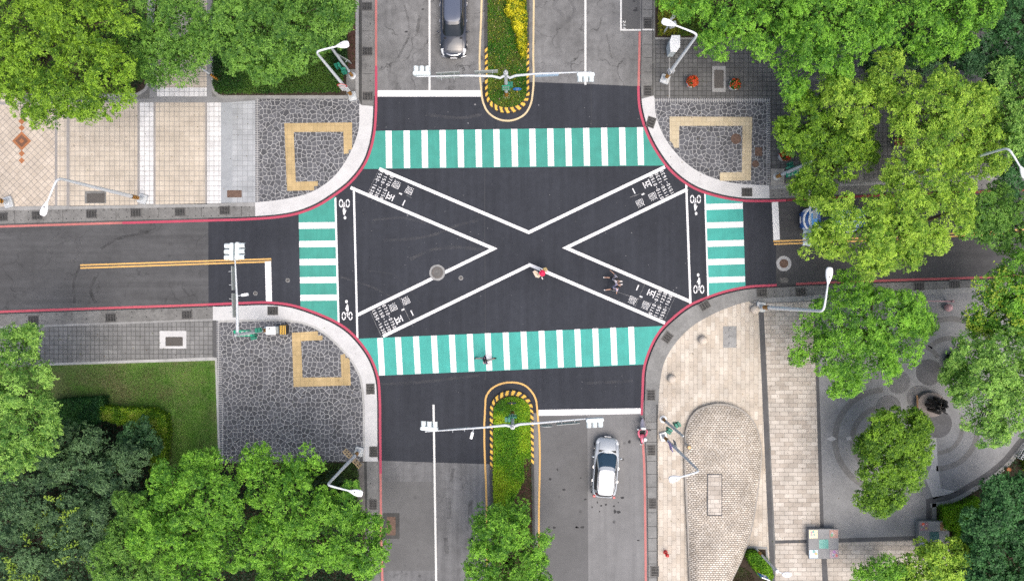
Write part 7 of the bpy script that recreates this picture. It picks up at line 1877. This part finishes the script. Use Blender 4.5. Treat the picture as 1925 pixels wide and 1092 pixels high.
    for side in (-1, 1):
        hip, kn, ank, toe = J[side]; k = cl.get('leg', 1.0)
        e = [kn[i] + (ank[i] - kn[i]) * (k * 1.0 - .0) for i in range(3)] if k > 0 else kn
        ch = [(0, 0, .92, .13), (*hip, .105), (*[(hip[i] + kn[i]) / 2 for i in range(3)], .092), (*kn, .072)]
        if k > 0: ch.append((*e, .055))
        leg.append(ch)
        mb = MB(); a_, t_ = Vector(ank), Vector(toe); mb.tube([a_ + Vector((0, -.07, -.045)), a_ + Vector((0, 0, -.03)), t_, t_ + Vector((0, .06, .0))], [.035, .05, .045, .025], 10); mb.build('shoe', cl['shoe'], r)
    skin_mesh('trousers', leg, cl['leg_m'], r, 0, 1)
    if not hat:
        mb = MB(); mb.ball((0, .035 + lean, 1.655), .112, 16, (.95, 1.0, .92)); mb.build('hair', hairm, r)
        if cl.get('tail'):
            mb = MB(); mb.tube([(0, -.06 + lean, 1.66), (0, -.14 + lean, 1.60), (0, -.15 + lean, 1.46)], [.04, .045, .02], 10); mb.build('ponytail', hairm, r)
    else:
        mb = MB(); mb.ball((0, .01 + lean, 1.56), .105, 14, (1, 1, 1.1)); mb.build('hair', hairm, r)
        mb = MB(); mb.lathe([(.21, 1.655), (.205, 1.668), (.125, 1.69), (.118, 1.76), (.09, 1.795), (.03, 1.805)], (0, .05 + lean, 0), 24); mb.build('hat', hat, r)
    return r
greyt = plain('grey_tshirt', (.40, .38, .42), .8, .2, 0, .08); lil = plain('lilac_tshirt', (.40, .38, .52), .8, .2, 0, .08); navy = plain('navy_shirt', (.018, .025, .075), .8, .2, 0, .15)
darkp = plain('dark_shorts', (.03, .03, .036), .8, .2); grp = plain('grey_trousers', (.30, .295, .275), .8, .2, 0, .1); beige = plain('beige_jacket', (.62, .50, .38), .8, .2, 0, .06); tan = plain('tan_cloth', (.50, .38, .18), .8, .2, 0, .1)
whs = plain('white_shoe', (.72, .68, .66), .6, .3); bks = plain('black_shoe', (.02, .02, .022), .6, .3)
pA = person('person in a wide red hat and beige jacket stepping over the lower diagonal line', (1017, 513.5), math.radians(-62), (.42, .10, .05, .16, .16, .0), dict(top=beige, sleeve=1.5, bulk=1.45, leg_m=darkp, leg=.9, shoe=whs), hat=plain('red_hat', (.62, .03, .09), .7, .2, 0, .05))
pB = person('person with black hair in a light grey top, upper of the pair walking right', (1150.5, 525), math.radians(-4), (.95, -.30, .35, .32, .22, .06), dict(top=greyt, sleeve=.75, leg_m=darkp, leg=0, bulk=1.15, shoe=whs, tail=True), 'pair walking along the diagonal crossing')
pC = person('person with black hair in a lilac top, lower of the pair walking right', (1151.5, 540), math.radians(10), (-.95, .22, .0, .06, .22, .08), dict(top=lil, sleeve=.75, leg_m=darkp, leg=0, bulk=1.15, shoe=whs, tail=True), 'pair walking along the diagonal crossing')
pD = person('person in a navy shirt and grey trousers walking along the lower crosswalk', (911.5, 673.5), math.radians(8), (1.0, .05, .28, .08, .10, .05), dict(top=navy, sleeve=.95, bulk=1.35, leg_m=grp, leg=.95, shoe=bks), scale=1.06)
# things carried
ps = thing('tan_bag', 'tan shoulder bag carried by the person in the red hat', 'bag', (*G(1023, 507.5), .95), math.radians(28))
mb = MB(); mb.box((0, 0, .16), (.30, .26, .36), 0, .06); mb.build('sack', tan, ps, ang=60)
mb = MB(); mb.tube([(-.1, 0, .32), (-.12, -.05, .5), (0, -.1, .56), (.1, -.02, .34)], .018, 6); mb.build('strap', tan, ps)
ps = thing('beige_parcel', 'flat beige parcel held under the arm of the person in the red hat', 'parcel', (*G(1008, 516), .80), math.radians(-55))
mb = MB(); mb.prism([(-.30, -.14), (.12, -.19), (.28, -.05), (.26, .14), (-.10, .16), (-.30, .05)], .02, .40, .03); mb.build('wrap', plain('beige_card', (.60, .50, .41), .8, .2, 0, .05), ps)
mb = MB(); mb.box((0, 0, .405), (.5, .035, .012), .1); mb.build('tape', tan, ps)
ps = thing('pink_pouch', 'small pale pink pouch at the back of the person in the navy shirt', 'bag', (*G(911, 678), 1.12), .2)
mb = MB(); mb.box((0, 0, .08), (.10, .17, .20), 0, .03); mb.build('pouch', plain('pale_pink', (.66, .45, .48), .7, .3), ps)
mb = MB(); mb.tube([(0, -.06, .17), (.02, 0, .28), (0, .06, .17)], .012, 6); mb.build('strap', M['black'], ps)
# ================================================================== CAMERA, LIGHT
cam = bpy.data.cameras.new('camera'); co = bpy.data.objects.new('camera', cam); C.objects.link(co)
co.location = (0, 0, H); co.rotation_euler = (0, 0, 0)
cam.sensor_width = 36; cam.lens = 36 * S * H / 1925; cam.clip_end = 2000; cam.clip_start = 0.5
bpy.context.scene.camera = co
w = bpy.data.worlds.new('World'); bpy.context.scene.world = w; w.use_nodes = True
nt = w.node_tree
sky = nt.nodes.new('ShaderNodeTexSky'); sky.sky_type = 'NISHITA'; sky.sun_disc = False
EL, AZ = 68.0, 150.0
sky.sun_elevation = math.radians(EL); sky.sun_rotation = math.radians(AZ)
sky.air_density = 1.0; sky.dust_density = 6.0; sky.ozone_density = 1.0
nt.links.new(sky.outputs[0], nt.nodes['Background'].inputs[0]); nt.nodes['Background'].inputs[1].default_value = 0.15
sun = bpy.data.lights.new('sun', 'SUN'); sun.energy = 1.3; sun.angle = math.radians(55); sun.color = (1.0, 0.96, 0.90)
so = bpy.data.objects.new('sun', sun); C.objects.link(so); so.location = (0, 0, 80)
# sun direction: azimuth measured from +Y clockwise
d = Vector((math.sin(math.radians(AZ)) * math.cos(math.radians(EL)), math.cos(math.radians(AZ)) * math.cos(math.radians(EL)), math.sin(math.radians(EL))))
so.rotation_euler = d.to_track_quat('Z', 'Y').to_euler()
sc = bpy.context.scene
sc.view_settings.view_transform = 'Standard'; sc.view_settings.look = 'None'; sc.view_settings.exposure = 0.50; sc.view_settings.gamma = 1.0
sc.cycles.max_bounces = 6; sc.cycles.transparent_max_bounces = 6; sc.cycles.use_denoising = False
